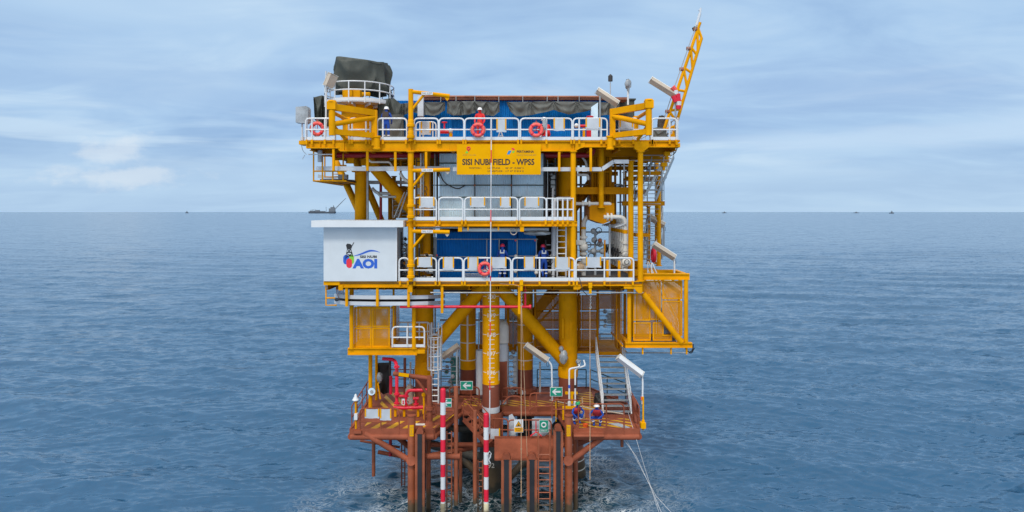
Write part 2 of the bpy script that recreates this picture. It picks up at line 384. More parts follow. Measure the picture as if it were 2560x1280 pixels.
# ------------------------------------------------------------------ sea
def make_sea():
    rng = np.random.default_rng(3)
    nr, na = 1100, 1000
    rr = 1.0 / np.linspace(1 / 24.0, 1 / 14000.0, nr)
    aa = np.linspace(R(-62), R(62), na)
    rg, ag = np.meshgrid(rr, aa, indexing='ij')
    X = rg * np.sin(ag); Y = rg * np.cos(ag) - CD
    dr = np.gradient(rr)[:, None] * np.ones_like(X); da = rg * (aa[1] - aa[0])
    sp = np.maximum(np.minimum(dr, 1e9), da)
    Z = np.zeros_like(X); ox = np.zeros_like(X); oy = np.zeros_like(X)
    for i in range(110):
        lam = 0.45 * (8.0 / 0.45) ** rng.random()
        th = R(252) + rng.normal(0, 0.42)
        k = 2 * np.pi / lam; kx, ky = k * np.cos(th), k * np.sin(th)
        amp = 0.0046 * lam ** 0.66 * (0.5 + rng.random())
        att = np.clip((lam / np.maximum(dr, da) - 2.2) / 3.0, 0, 1)
        ph = kx * X + ky * Y + rng.random() * 6.283
        Z += amp * att * np.sin(ph); q = 0.6 * amp * att * np.cos(ph)
        ox += q * np.cos(th); oy += q * np.sin(th)
    for i in range(9):      # low swell
        lam = 6.0 + 9.0 * rng.random(); th = R(258) + rng.normal(0, 0.22); k = 2 * np.pi / lam
        att = np.clip((lam / np.maximum(dr, da) - 2.2) / 3.0, 0, 1)
        Z += att * 0.0048 * lam * (0.6 + 0.6 * rng.random()) * np.sin(k * (np.cos(th) * X + np.sin(th) * Y) + rng.random() * 6.283)
    # choppier water where the current runs through the legs
    ch = np.exp(-((X + 0) / 9.0) ** 2 - ((Y - 2.0) / 7.5) ** 2)
    for i in range(36):
        lam = 0.5 * 5.0 ** rng.random(); th = rng.random() * 6.283; k = 2 * np.pi / lam
        att = np.clip((lam / np.maximum(dr, da) - 2.2) / 3.0, 0, 1)
        Z += ch * att * 0.011 * lam * (0.5 + rng.random()) * np.sin(k * (np.cos(th) * X + np.sin(th) * Y) + rng.random() * 6.283)
    X = X + ox; Y = Y + oy
    co = np.stack([X, Y, Z], -1).reshape(-1, 3)
    idx = np.arange(nr * na).reshape(nr, na)
    q = np.stack([idx[:-1, :-1], idx[:-1, 1:], idx[1:, 1:], idx[1:, :-1]], -1).reshape(-1, 4)
    q = q[:, ::-1]
    me = bpy.data.meshes.new('sea'); me.vertices.add(len(co)); me.vertices.foreach_set('co', co.astype(np.float32).ravel())
    me.loops.add(q.size); me.loops.foreach_set('vertex_index', q.astype(np.int32).ravel())
    me.polygons.add(len(q)); me.polygons.foreach_set('loop_start', np.arange(0, q.size, 4, dtype=np.int32))
    me.update(calc_edges=True); me.validate()
    me.polygons.foreach_set('use_smooth', [True] * len(q))
    m = bpy.data.materials.new('sea_water'); m.use_nodes = True
    n, l, add = NT(m.node_tree); n.clear()
    o = add('ShaderNodeOutputMaterial')
    g = add('ShaderNodeNewGeometry'); pos = g.outputs['Position']
    sx = add('ShaderNodeSeparateXYZ', inp={0: pos}).outputs
    rot = add('ShaderNodeVectorRotate', rotation_type='Z_AXIS', inp={'Vector': pos, 'Angle': R(-18)}).outputs[0]
    def wv(sc, stretch, det):
        vv = add('ShaderNodeVectorMath', operation='MULTIPLY', inp={0: rot, 1: (sc / stretch, sc, 0.3)}).outputs[0]
        c = noise(add, vv, 1.0, det, 0.55, 0.15, out='Color')
        return add('ShaderNodeVectorMath', operation='SUBTRACT', inp={0: c, 1: (0.5, 0.5, 0.5)}).outputs[0]
    def scl(v, k):
        x = add('ShaderNodeVectorMath', operation='SCALE', inp={0: v})
        if isinstance(k, bpy.types.NodeSocket): l.new(k, x.inputs['Scale'])
        else: x.inputs['Scale'].default_value = k
        return x.outputs[0]
    def vadd(a, b): return add('ShaderNodeVectorMath', operation='ADD', inp={0: a, 1: b}).outputs[0]
    gust = noise(add, add('ShaderNodeVectorMath', operation='MULTIPLY', inp={0: rot, 1: (0.010, 0.030, 0)}).outputs[0], 1.0, 4, 0.55)
    gk = maprange(add, gust, 0.3, 0.7, 0.65, 1.45)
    pert = vadd(scl(wv(4.2, 1.9, 3), 0.36), scl(wv(1.5, 2.6, 4), 0.42))
    pert = vadd(pert, scl(wv(0.30, 3.0, 2), 0.40))
    pert = scl(pert, gk)
    # cat's-paws: short bands of steeper ripples
    cp = noise(add, add('ShaderNodeVectorMath', operation='MULTIPLY', inp={0: rot, 1: (0.10, 0.34, 0)}).outputs[0], 1.0, 5, 0.6, 0.4)
    cp2 = noise(add, add('ShaderNodeVectorMath', operation='MULTIPLY', inp={0: rot, 1: (0.45, 1.5, 0)}).outputs[0], 1.0, 4, 0.6, 0.3)
    pert = vadd(pert, scl(wv(2.0, 3.4, 3), mth(add, 'MULTIPLY', mth(add, 'ADD', maprange(add, cp, 0.46, 0.66), maprange(add, cp2, 0.48, 0.66)), 1.9)))
    pert = add('ShaderNodeVectorMath', operation='MULTIPLY', inp={0: pert, 1: (0.85, 1.0, 0.0)}).outputs[0]
    nrm = add('ShaderNodeVectorMath', operation='NORMALIZE', inp={0: vadd(g.outputs['Normal'], pert)}).outputs[0]
    b = add('ShaderNodeBsdfPrincipled', inp={'Roughness': 0.12, 'IOR': 1.33, 'Normal': nrm})
    # foam round the legs; greener water, darkened in colour as the platform's reflection
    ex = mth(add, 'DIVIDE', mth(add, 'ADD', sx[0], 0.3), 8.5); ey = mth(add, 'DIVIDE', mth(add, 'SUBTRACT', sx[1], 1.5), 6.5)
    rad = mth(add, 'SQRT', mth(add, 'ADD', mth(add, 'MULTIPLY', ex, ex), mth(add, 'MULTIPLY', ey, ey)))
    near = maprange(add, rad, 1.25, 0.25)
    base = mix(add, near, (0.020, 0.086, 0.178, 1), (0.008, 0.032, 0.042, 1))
    w1 = add('ShaderNodeVectorMath', operation='MULTIPLY', inp={0: rot, 1: (1.0, 1.6, 0)}).outputs[0]
    f1 = add('ShaderNodeTexNoise', inp={'Vector': w1, 'Scale': 1.45, 'Detail': 9, 'Roughness': 0.68, 'Distortion': 1.6}).outputs[0]
    rid = mth(add, 'ABSOLUTE', mth(add, 'SUBTRACT', f1, 0.5))
    big = noise(add, rot, 0.35, 3, 0.5)
    zc = maprange(add, sx[2], -0.1, 0.25)
    fm = mth(add, 'MULTIPLY', maprange(add, rid, 0.042, 0.005), mth(add, 'MULTIPLY', maprange(add, rad, 1.45, 0.55), maprange(add, big, 0.33, 0.58)))
    fm = mth(add, 'MULTIPLY', fm, mth(add, 'ADD', 0.35, mth(add, 'MULTIPLY', zc, 0.65)))
    l.new(base, b.inputs['Base Color'])
    fo = add('ShaderNodeBsdfPrincipled', inp={'Base Color': (0.78, 0.84, 0.88, 1), 'Roughness': 0.8})
    mx = add('ShaderNodeMixShader', inp={0: mth(add, 'MULTIPLY', fm, 0.95)})
    l.new(b.outputs[0], mx.inputs[1]); l.new(fo.outputs[0], mx.inputs[2]); l.new(mx.outputs[0], o.inputs[0])
    me.materials.append(m)
    ob = bpy.data.objects.new('sea', me); COL.objects.link(ob); ob['kind'] = 'structure'; ob['label'] = 'grey blue open sea with short wind waves'
    # sea bed far below so that the scene is closed underneath
make_sea()
# ------------------------------------------------------------------ the platform's steel (one welded thing)
ZT, ZM, ZL, ZB = 18.15, 14.10, 11.10, 4.10        # top deck, mezzanine, lower deck, boat landing
plat = thing('offshore_platform', 'tall yellow wellhead platform on brown legs standing in the sea', 'platform', (0, 3, 0))
def part(mb, name, mat, label=None): return mb.done(name, mat, plat, label=label)
def leg(px, Y, dia, ysplit, ztop, label=None, ybase=None, zbot=-3.0, low=None):
    x = P(px, 600, Y).x; zs = P(px, ysplit, Y).z; r = dia / 2 * S(Y)
    lg = part(MB().tube((x, Y, zs), (x, Y, ztop), r, 28), 'leg', 'yellow', label)
    MB().tube((x, Y, ZB - 0.5), (x, Y, zs), r * 1.004, 28).done('leg_splash_zone', 'leg_primer', lg)
    return lg, x, r
# front leg with its height marks
lf, xf, rf = leg(1227.5, 2.0, 43, 958, ZL - 0.3, 'yellow front leg with white height marks and numbers')
def on_leg(X): return 2.0 - np.sqrt(np.maximum(rf * rf - (np.clip(X - xf, -rf * .999, rf * .999)) ** 2, 0)) - 0.006
def legmark(px0, px1, py0, py1, name='height_mark', mat='mark_white'):
    D = 2.0 - rf; p, q = P(px0, py0, D), P(px1, py1, D); mb = MB(); k = 8; vs = []; fs = []
    for i in range(k + 1):
        x = p.x + (q.x - p.x) * i / k; y = float(on_leg(np.array([x]))[0]); vs += [(x, y, q.z), (x, y, p.z)]
        if i: fs.append((2 * i - 2, 2 * i, 2 * i + 1, 2 * i - 1))
    return mb.add(vs, fs).done(name, mat, lf)
for yy, s in ((742, '200'), (789, '199'), (837.5, '198'), (884.5, '197'), (932, '196')):
    text(s, (1219, yy - 5.5, 1239, yy + 5), 2.0 - rf, 'mark_white', 'height_number', lf, 0.015, on_leg)
    legmark(1206.5, 1216, yy - 1, yy + 0.6); legmark(1240, 1248, yy - 1, yy + 0.6)
    for k in (1, 2, 3): legmark(1221, 1236, yy + k * 11.8 - .7, yy + k * 11.8 + .7)
legmark(1246.3, 1248.3, 930, 955)
# sleeve and jacket pile under the front leg
MB().lathe((xf, 2, 0), [(rf * 1.03, ZB + .25), (rf * 1.03, ZB - .05)], 28).done('grout_band', 'light_grey', lf)
MB().lathe((xf, 2, 0), [(rf * 1.30, 2.45), (rf * 1.42, 3.2), (rf * 1.42, ZB - 0.02), (rf * 1.36, ZB - 0.02), (rf * 1.36, ZB - .3), (rf * .9, ZB - .3)], 28).done('leg_sleeve', 'primer', lf)
jk = MB().lathe((xf, 2, 0), [(rf * 1.34, -3), (rf * 1.30, 1.2), (rf * 1.30, 2.45)], 28).done('jacket_leg', 'jacket', lf)
D2 = 2.0 - rf * 1.32
text('192', (1214, 1158, 1236, 1170), D2, 'mark_white', 'height_number', lf, 0.01, lambda X: 2.0 - np.sqrt(np.maximum((rf * 1.31) ** 2 - (X - xf) ** 2, 0.01)) - .008)
# other legs, carried up to the top deck
lr, xr, rr_ = leg(1420, 3.6, 47, 938, ZT - 0.4, 'thick yellow right leg with two welded guide bars')
for a in (1408, 1427): MB().bx(a - 3, 797, a + 2, 847, 3.6 - rr_ - 0.035, 0.06).done('guide_bar', 'yellow', lr)
MB().lathe((xr, 3.6, 0), [(rr_ * 1.03, 6.1), (rr_ * 1.07, 6.0), (rr_ * 1.07, 5.6), (rr_ * 1.03, 5.5)], 28).done('leg_collar', 'yellow', lr)
ll, xl, rl = leg(1061, 3.6, 46, 938, ZT - 0.4, 'yellow left leg behind the caged ladder')
MB().lathe((xl, 3.6, 0), [(rl * 1.03, 6.1), (rl * 1.07, 6.0), (rl * 1.07, 5.6), (rl * 1.03, 5.5)], 28).done('leg_collar', 'yellow', ll)
lc, xc, rc = leg(1170, 5.4, 39.5, 921, ZL - .3, 'yellow rear leg with white rings and a white stripe')
ld, xd, rd = leg(1312.5, 5.4, 39.5, 921, ZL - .3, 'yellow rear leg with white rings behind the tag lines')
for lg, x, r in ((lc, xc, rc), (ld, xd, rd)):
    for yy in (733, 813, 858, 902):
        z = P(0, yy, 5.4 - r).z; MB().lathe((x, 5.4, 0), [(r * 1.006, z - .03), (r * 1.006, z + .03)], 28).done('height_mark', 'mark_white', lg)
    MB().lathe((x, 5.4, 0), [(r * 1.5, ZB + .1), (r * 1.5, ZB + .3), (r * 1.05, ZB + .35)], 28).done('leg_sleeve', 'primer', lg)
MB().wbox(xc - .05, xc + .05, 5.4 - rc - .012, 5.4 - rc + .03, P(0, 902, 5).z, P(0, 735, 5).z).done('height_mark', 'mark_white', lc)
MB().wbox(xd - .12, xd - .06, 5.4 - rd - .012, 5.4 - rd + .03, P(0, 915, 5).z, P(0, 900, 5).z).done('height_mark', 'mark_white', ld)
MB().wbox(xd - .18, xd + .0, 5.4 - rd * 1.52 - .012, 5.4 - rd, ZB + .1, ZB + .32).done('grout_band', 'light_grey', ld)
# jacket legs under the landing, splayed outwards
def jleg(top, bot, r, marks=False, mat='jacket'):
    o = part(MB().tube(top, bot, r, 24), 'jacket_leg', mat)
    if marks:
        t, b = Vector(top), Vector(bot)
        for k in range(7):
            p = t + (b - t) * (0.22 + .09 * k); MB().tube(p, p + (b - t).normalized() * .06, r * 1.012, 24, cap=False).done('height_mark', 'mark_white', o)
    return o
jleg((xr + .1, 3.6, ZB - .4), (xr + .75, 4.4, -2), .52, True, 'primer_wet')
jleg((xl - .1, 3.6, ZB - .4), (xl - .55, 4.4, -2), .50, False)
jleg((xc, 5.4, ZB - .4), (xc - .2, 5.9, -2), .5); jleg((xd, 5.4, ZB - .4), (xd + .2, 5.9, -2), .5)
mb = MB()   # horizontal and diagonal tubes of the jacket close to the water
for a, b, r in (((xl - .2, 3.6, 1.9), (xf, 2, 1.5), .24), ((xr + .2, 3.7, 1.9), (xf, 2, 1.5), .24), ((xl, 3.6, 3.4), (xf - .2, 2.1, .1), .2), ((xr, 3.6, 3.4), (xf + .3, 2.1, -.2), .2),
                ((xl - .1, 3.7, 2.6), (xr + .1, 3.7, 2.6), .2), ((xl, 3.7, 3.5), (xc, 5.5, .4), .17), ((xr, 3.7, 3.5), (xd, 5.5, .4), .17)): mb.tube(a, b, r, 14)
part(mb, 'jacket_brace', 'jacket')
# braces from the front leg up to the deck and down to the side legs
for a, b, w, mat in (((1236, 702, 2.0), (1414, 905, 3.4), 33, 'yellow'), ((1222, 702, 2.0), (1054, 898, 3.4), 33, 'yellow'),
                     ((1400, 705, 6.5), (1300, 830, 5.6), 26, 'shaded_yellow'),
                     ((916, 395, 3.6), (1048, 546, 3.6), 30, 'yellow'), ((840, 405, 7.5), (905, 545, 3.8), 17, 'yellow'), ((888, 398, 5.2), (1012, 690, 5.6), 17, 'yellow'),
                     ((1522, 393, 5.5), (1412, 552, 3.8), 24, 'shaded_yellow'), ((1090, 405, 6.5), (1155, 545, 6.5), 20, 'shaded_yellow')):
    part(MB().tube(P(*a), P(*b), w / 2 * S((a[2] + b[2]) / 2), 18), 'brace', mat)
# yellow columns between the decks
def column(px, Y, w, y0, y1, mat='yellow', flange=True):
    p, q = P(px, y0, Y), P(px, y1, Y); r = w / 2 * S(Y)
    o = part(MB().tube(p, q, r, 16), 'column', mat)
    for z0, z1 in ((p.z - .05, p.z), (q.z, q.z + .05)) if flange else (): MB().lathe((p.x, Y, 0), [(r * 1.5, z0), (r * 1.5, z1)], 16).done('column_flange', mat, o)
    return o
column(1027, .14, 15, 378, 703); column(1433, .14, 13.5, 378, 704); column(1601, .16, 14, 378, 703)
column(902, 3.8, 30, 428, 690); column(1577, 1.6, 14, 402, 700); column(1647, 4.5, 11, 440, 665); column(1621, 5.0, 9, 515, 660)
column(1503, 1.9, 13, 372, 520); column(1531, 4.3, 10, 455, 560, 'shaded_yellow'); column(1642, 7.5, 10, 400, 660); column(1562, 6.5, 9, 430, 660, 'shaded_yellow'); column(975, 5.5, 10, 470, 600, 'shaded_yellow'); column(985, 7.5, 10, 440, 600, 'shaded_yellow')
column(1066, 1.4, 22, 378, 700, 'shaded_yellow', False); column(1108, 6.8, 12, 405, 640, 'shaded_yellow'); column(1392, 6.4, 14, 410, 640, 'shaded_yellow')
# ---- deck plates, edge girders, framing
def X0(px, Y=0): return (px - 1280) * (Y + CD) / F
part(MB().plan([(X0(764), 0.02), (X0(1700), .02), (X0(1700), 10), (X0(764), 10)], ZT - .10, ZT), 'deck_plate', 'shaded_yellow')
mb = MB().ib(850, 1440, 351.5, 378, 0.0, .3).ib(1606, 1690, 351.5, 368, 0.0, .3).ib(1458, 1588, 351.5, 368, .003, .3).ib(765, 848, 351.5, 370.5, .003, .3)
mb.ppoly([(1438, 354), (1462, 354), (1462, 368), (1452, 370), (1438, 378)], .05, .2).ppoly([(1586, 354), (1622, 354), (1622, 368.2), (1610, 378), (1596, 378), (1586, 371)], -.003, .28)
mb.ppoly([(835, 354), (860, 354), (860, 378), (850, 378), (838, 366)], .04, .2)
for x in (935, 1026, 1162, 1298, 1434): mb.bx(x - .8, 354, x + .8, 376, .012, .1)
for x in (770, 800, 1640, 1675): mb.bx(x - .8, 354, x + .8, 367, .012, .1)
part(mb, 'edge_girder', 'yellow')
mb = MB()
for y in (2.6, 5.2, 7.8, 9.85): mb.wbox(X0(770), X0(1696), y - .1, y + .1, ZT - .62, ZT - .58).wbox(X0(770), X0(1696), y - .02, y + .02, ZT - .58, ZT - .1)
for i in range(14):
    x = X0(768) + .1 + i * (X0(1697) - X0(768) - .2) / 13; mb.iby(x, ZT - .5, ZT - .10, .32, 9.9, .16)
part(mb, 'deck_framing', 'shaded_yellow')
part(MB().bx(747, 351.5, 767, 361, .1, .8), 'outrigger_bracket', 'yellow'); part(MB().bx(1690, 358, 1700.5, 368, -.1, .6).bx(1690, 353, 1695, 362, -.2, .2), 'outrigger_bracket', 'yellow')
# mezzanine strip
part(MB().plan([(X0(1016), 0.02), (X0(1442), .02), (X0(1442), 1.9), (X0(1016), 1.9)], ZM - .08, ZM), 'deck_plate', 'shaded_yellow')
mb = MB().ib(1016, 1443, 553, 566, 0.0, .22, 1.8)
for x in (1150, 1305): mb.bx(x - 5, 566, x + 5, 579, .04, .2)
for x in (1170, 1246): mb.bx(x - 2, 566, x + 2, 576, .05, .1)
part(mb, 'edge_girder', 'yellow')
part(MB().iby(X0(1018) + .1, ZM - .33, ZM - .08, .23, 3.6, .2).iby(X0(1440) - .1, ZM - .33, ZM - .08, .23, 3.6, .2).iby(X0(1230), ZM - .33, ZM - .08, .23, 1.9, .2), 'deck_framing', 'shaded_yellow')
# a bigger service deck behind, where the left tray and tanks hang
part(MB().plan([(X0(1440), 2.2), (X0(1600), 2.2), (X0(1600), 3.6), (X0(1440), 3.6)], 15.75, 15.85).wbox(X0(1440), X0(1600), 2.1, 2.2, 15.5, 15.87), 'service_platform', 'shaded_yellow')
# lower deck
part(MB().plan([(X0(812), .02), (X0(1605), .02), (X0(1605), 8.2), (X0(812), 8.2)], ZL - .1, ZL), 'deck_plate', 'deck_dark')
mb = MB().ib(1030, 1606, 703.5, 715, 0.0, .26, 2).ib(846, 1030, 704, 719, -.004, .26, 2).bx(809, 703, 849, 713, -.01, .3)
mb.bx(846, 712, 857, 726, 0, .15).bx(1020, 712, 1031, 731, -.02, .25)
for x in (1092, 1160, 1226, 1282, 1350, 1440, 1480, 1525, 1565): mb.bx(x - .8, 705.5, x + .8, 713, .012, .1)
mb.ppoly([(1434, 714), (1448, 714), (1462, 714), (1447, 724), (1434, 724)], .02, .2).ppoly([(1560, 714), (1606, 714), (1606, 733), (1596, 733), (1586, 722), (1560, 722)], .03, .2)
part(mb, 'edge_girder', 'yellow')
mb = MB()
for y in (2.0, 3.6, 5.4, 8.1): mb.wbox(X0(815), X0(1602), y - .1, y + .1, ZL - .62, ZL - .58).wbox(X0(815), X0(1602), y - .02, y + .02, ZL - .58, ZL - .1)
for i in range(12):
    x = X0(815) + i * (X0(1600) - X0(815)) / 11; mb.iby(x, ZL - .45, ZL - .1, .3, 8.1, .16)
part(mb, 'deck_framing', 'shaded_yellow')
part(MB().bx(960, 652, 1600, 690, 7.7, .1).bx(1430, 664, 1600, 667, 7.5, .2), 'rear_toe_plate', 'shaded_yellow')
# hangers below the top deck and the lower deck
for x, y1, Y in ((918, 427, -.02), (988, 428, -.02), (1065, 421, -.02), (1398, 428, -.02), (1477, 428, -.02)): part(MB().bx(x - 3, 378 if x < 1440 else 368, x + 3, y1, Y + .05, .12), 'tray_hanger', 'yellow')
part(MB().bx(830.5, 370, 836, 427, .05, .12), 'tray_hanger', 'yellow')
for x, y1 in ((866, 766), (943, 766), (1021, 768), (1105, 783), (1298, 785)): part(MB().bx(x - 3.2, 715, x + 3.2, y1, .06, .13), 'tray_hanger', 'yellow')
mb = MB().pp([(815, 714, .2), (815, 763, .2), (842, 763, .2)], 4).pp([(815, 745, .2), (838, 745, .2)], 4)
part(mb, 'hanging_frame', 'yellow')
# hanging walkway frame under the left of the top deck
mb = MB()
for Y, dx_ in ((1.2, 0), (4.2, 28), (7.2, 48)):
    mb.pp([(784 + dx_, 372, Y), (784 + dx_, 452 - dx_ * .35, Y), (866 - dx_ * .2, 452 - dx_ * .35, Y)], 4)
    mb.pp([(784 + dx_, 428 - dx_ * .3, Y), (866, 428 - dx_ * .3, Y)], 3.6)
for x in (784, 806, 832, 858): mb.tube(P(x, 452, 1.2), P(x, 452, 1.2) + Vector((0, 6, 0)), .05, 6).tube(P(x, 384, 1.2), P(x, 452, 1.2), .04, 6)
part(mb, 'hanging_frame', 'yellow')
part(MB().bx(800, 448, 866, 452, 1.4, 5.5), 'walkway_grating', 'deck_dark')
part(MB().plan([(6.5, 2.95), (8.75, 2.95), (8.75, 8.2), (6.5, 8.2)], ZL - .08, ZL).wbox(6.5, 8.75, 2.8, 2.94, ZL - .3, ZL + .02).wbox(8.6, 8.75, 2.95, 8.2, ZL - .3, ZL - .09), 'side_platform', 'shaded_yellow')
mb = MB()   # stair landing steel on the right
mb.wbox(X0(1556, 3.2), X0(1662, 3.2), 3.2, 3.4, P(0, 514, 3.2).z, P(0, 503, 3.2).z).wbox(X0(1560, 3.2), X0(1660, 3.2), 3.4, 5.6, P(0, 506, 3.2).z, P(0, 503, 3.2).z)
mb.wbox(X0(1590, 2.6), X0(1626, 2.6), 2.6, 4.4, P(0, 592, 2.6).z, P(0, 584, 2.6).z)
part(mb, 'stair_landing', 'shaded_yellow')
mb = MB()
for Y in (3.0, 5.5, 8.0):
    mb.wbox(X0(1600, Y), X0(1690, Y) - .4, Y, Y + .15, P(0, 400, Y).z - .1, P(0, 392, Y).z)
    mb.wbox(X0(1580, Y), X0(1680, Y) - .6, Y + .05, Y + .15, P(0, 433, Y).z - .1, P(0, 428, Y).z)
part(mb, 'side_framing', 'shaded_yellow')
# ---------------- left cage: the enclosed stair foot below the shelter
mb = MB().ib(869, 1042, 870.5, 888, 1.0, .25, 2).bx(1042, 874, 1062, 884, 1.1, 1.4).wbox(X0(870, 1), X0(1042, 1), 1.25, 4, P(0, 873, 1).z - .05, P(0, 873, 1).z)
part(mb, 'cage_floor', 'yellow')
for x, Y in ((879, 1.05), (1035, 1.05), (984, 1.3)): part(MB().tp(x, 722, x, 872, Y, 11 if x != 984 else 5), 'cage_post', 'yellow')
def panel(x0, x1, y0, y1, Y, mat='expanded_metal', fm='yellow', w=4, dep=.06, parent=None):
    o = MB().bx(x0, y0, x1, y0 + w, Y, dep).bx(x0, y1 - w, x1, y1, Y, dep).bx(x0, y0 + w, x0 + w, y1 - w, Y + .002, dep).bx(x1 - w, y0 + w, x1, y1 - w, Y + .002, dep).done('mesh_panel', fm, parent or plat)
    p, q = P(x0 + w, y0 + w, Y), P(x1 - w, y1 - w, Y); yy = Y + dep / 2
    MB().add([(p.x, yy, p.z), (q.x, yy, p.z), (q.x, yy, q.z), (p.x, yy, q.z)], [(0, 3, 2, 1)]).done('mesh_sheet', mat, o)
    return o
for x0, x1 in ((885, 929), (930, 975)):
    for y0, y1 in ((768, 818), (819, 868)): panel(x0, x1, y0, y1, 1.25)
for x0, x1 in ((893, 935), (936, 975)): panel(x0, x1, 766, 862, 3.8)
mb = MB(); q = P(978, 770, 1.3); z2 = P(978, 868, 1.3).z
sd_ = MB().beam((q.x, 1.3, q.z), (q.x, 3.9, q.z), .07, .07).beam((q.x, 1.3, z2), (q.x, 3.9, z2), .07, .07).beam((q.x, 2.6, q.z), (q.x, 2.6, z2), .07, .07).done('mesh_panel', 'yellow', plat)
MB().add([(q.x, 1.3, q.z), (q.x, 3.9, q.z), (q.x, 3.9, z2), (q.x, 1.3, z2)], [(0, 1, 2, 3)]).done('mesh_sheet', 'expanded_metal', sd_)
# ---------------- right cage: stair enclosure
Yc = .3
zt, zb = P(0, 685, Yc).z, P(0, 870, Yc).z; x1 = X0(1723, Yc); x0 = X0(1567, Yc)
part(MB().ib(1606, 1724, 684, 700, Yc, .25, 2.2).wbox(x1 - .22, x1, Yc + .26, 2.9, zt - .32, zt).wbox(X0(1606, Yc), x1 - .23, 2.7, 2.9, zt - .32, zt), 'cage_top_frame', 'yellow')
mb = MB().ib(1564, 1731, 857, 870, Yc, .25, 2).wbox(x0, x1, 2.7, 2.9, zb, zb + .25).wbox(x1 - .2, x1, Yc + .26, 2.69, zb, zb + .25).wbox(x0, x0 + .2, Yc + .26, 2.69, zb, zb + .25)
part(mb, 'cage_bottom_frame', 'yellow')
part(MB().wbox(x0 + .25, x1 - .25, Yc + .3, 2.65, zb + .10, zb + .14), 'cage_floor', 'grating')
for x, Y, w in ((1573, Yc + .1, 11), (1715, Yc + .1, 11), (1700, 2.75, 9), (1580, 2.75, 9)):
    part(MB().tp(x, 700 if x > 1600 else 722, x, 858, Y, w), 'cage_post', 'yellow')
part(MB().tp(1608, 734, 1704, 856, Yc + .08, 15), 'brace', 'yellow')
for x0_, x1_, y0_, y1_ in ((1583, 1626, 735, 802), (1583, 1627, 806, 852), (1632, 1680, 806, 852), (1606, 1652, 702, 800), (1656, 1706, 702, 748), (1656, 1706, 752, 840)):
    panel(x0_, x1_, y0_, y1_, Yc + .32 + (.09 if x0_ == 1606 else 0), w=3.2)
panel(1590, 1640, 705, 850, 2.95, w=3); panel(1642, 1698, 705, 850, 2.95, w=3)
# side of the right cage facing the middle, and the rear mesh wall with its doorway
q = P(1556, 722, Yc + .3); z2 = P(0, 865, Yc + .3).z
o = MB().beam((q.x, Yc + .3, q.z), (q.x, 4.5, q.z), .07, .07).beam((q.x, Yc + .3, z2), (q.x, 4.5, z2), .07, .07).beam((q.x, 2.5, q.z), (q.x, 2.5, z2), .07, .07).done('mesh_panel', 'yellow', plat)
MB().add([(q.x, Yc + .3, q.z), (q.x, 4.5, q.z), (q.x, 4.5, z2), (q.x, Yc + .3, z2)], [(0, 1, 2, 3)]).done('mesh_sheet', 'expanded_metal', o)
for a, b in ((1335, 1382), (1383, 1440), (1441, 1453), (1454, 1493)):
    for c, d in ((738, 776), (779, 822), (825, 866)): panel(a, b, c, d, 4.6, w=2.6, fm='shaded_yellow', mat='expanded_shaded')
panel(1495, 1545, 735, 772, 4.6, w=2.6, fm='shaded_yellow', mat='expanded_shaded')
mb = MB().bx(1330, 868, 1495, 884, 4.6, .2).bx(1490, 880, 1560, 888, 3.5, .15).wbox(X0(1330, 4.6), X0(1560, 4.6), 3.66, 7.2, P(0, 880, 3.5).z - .1, P(0, 880, 3.5).z)
part(mb, 'cage_floor', 'shaded_yellow')
for x in (1338, 1447, 1494, 1548): part(MB().tp(x, 718, x, 872, 4.6, 6), 'cage_post', 'shaded_yellow')
part(MB().wbox(X0(1538, 4.2), X0(1538, 4.2) + .05, 3.6, 4.5, P(0, 872, 3.6).z, P(0, 780, 3.6).z), 'cage_door', 'shaded_yellow')
mb = MB()
for yy in (835, 845, 856): mb.tp(1496, yy, 1536, yy, 7.0, 3.5)
mb.tp(1500, 835, 1500, 870, 7.0, 3).tp(1532, 835, 1532, 870, 7, 3)
part(mb, 'rear_rail', 'grey')
for x in (1607, 1678, 1717): part(MB().bx(x - 1.8, 870, x + 1.8, 886, Yc + .1, .1), 'tray_hanger', 'yellow')
part(MB().tp(1560, 882, 1720, 882, 2.9, 4), 'service_pipe', 'grey')
part(MB().pp([(1712, 868, 1), (1722, 882, 1), (1732, 876, 1), (1733, 860, 1)], 3, .2).pp([(1716, 874, .8), (1728, 886, .8), (1736, 870, .8)], 2.4, .2), 'loose_cable', 'black')
# ---------------- boat landing deck
XL = [(-7.75, -1.2), (-3.75, -1.2), (-2.75, 2.55), (2.45, 2.55), (2.95, -1.2), (6.1, -1.2), (6.25, 3.2), (4.6, 6.6), (-7.4, 6.6), (-8.0, 4.8)]
part(MB().plan(XL, ZB - .10, ZB), 'landing_deck', 'primer')
mb = MB()
for (a, b), (c, d) in zip(XL, XL[1:] + XL[:1]): mb.tube((a, b, ZB - .34), (c, d, ZB - .34), .15, 12).beam((a, b, ZB - .08), (c, d, ZB - .08), .12, .26)
for x in (-6.6, -5.2, 3.9, 5.2): mb.wbox(x - .08, x + .08, -1.1, 6.4, ZB - .34, ZB - .11)
for y in (.6, 3.2, 5.2): mb.wbox(-7.7, -3.4 if y < 2 else 2.8, y - .08, y + .08, ZB - .36, ZB - .12).wbox(3.0, 6.1, y - .08, y + .08, ZB - .36, ZB - .12)
part(mb, 'landing_edge_beam', 'primer')
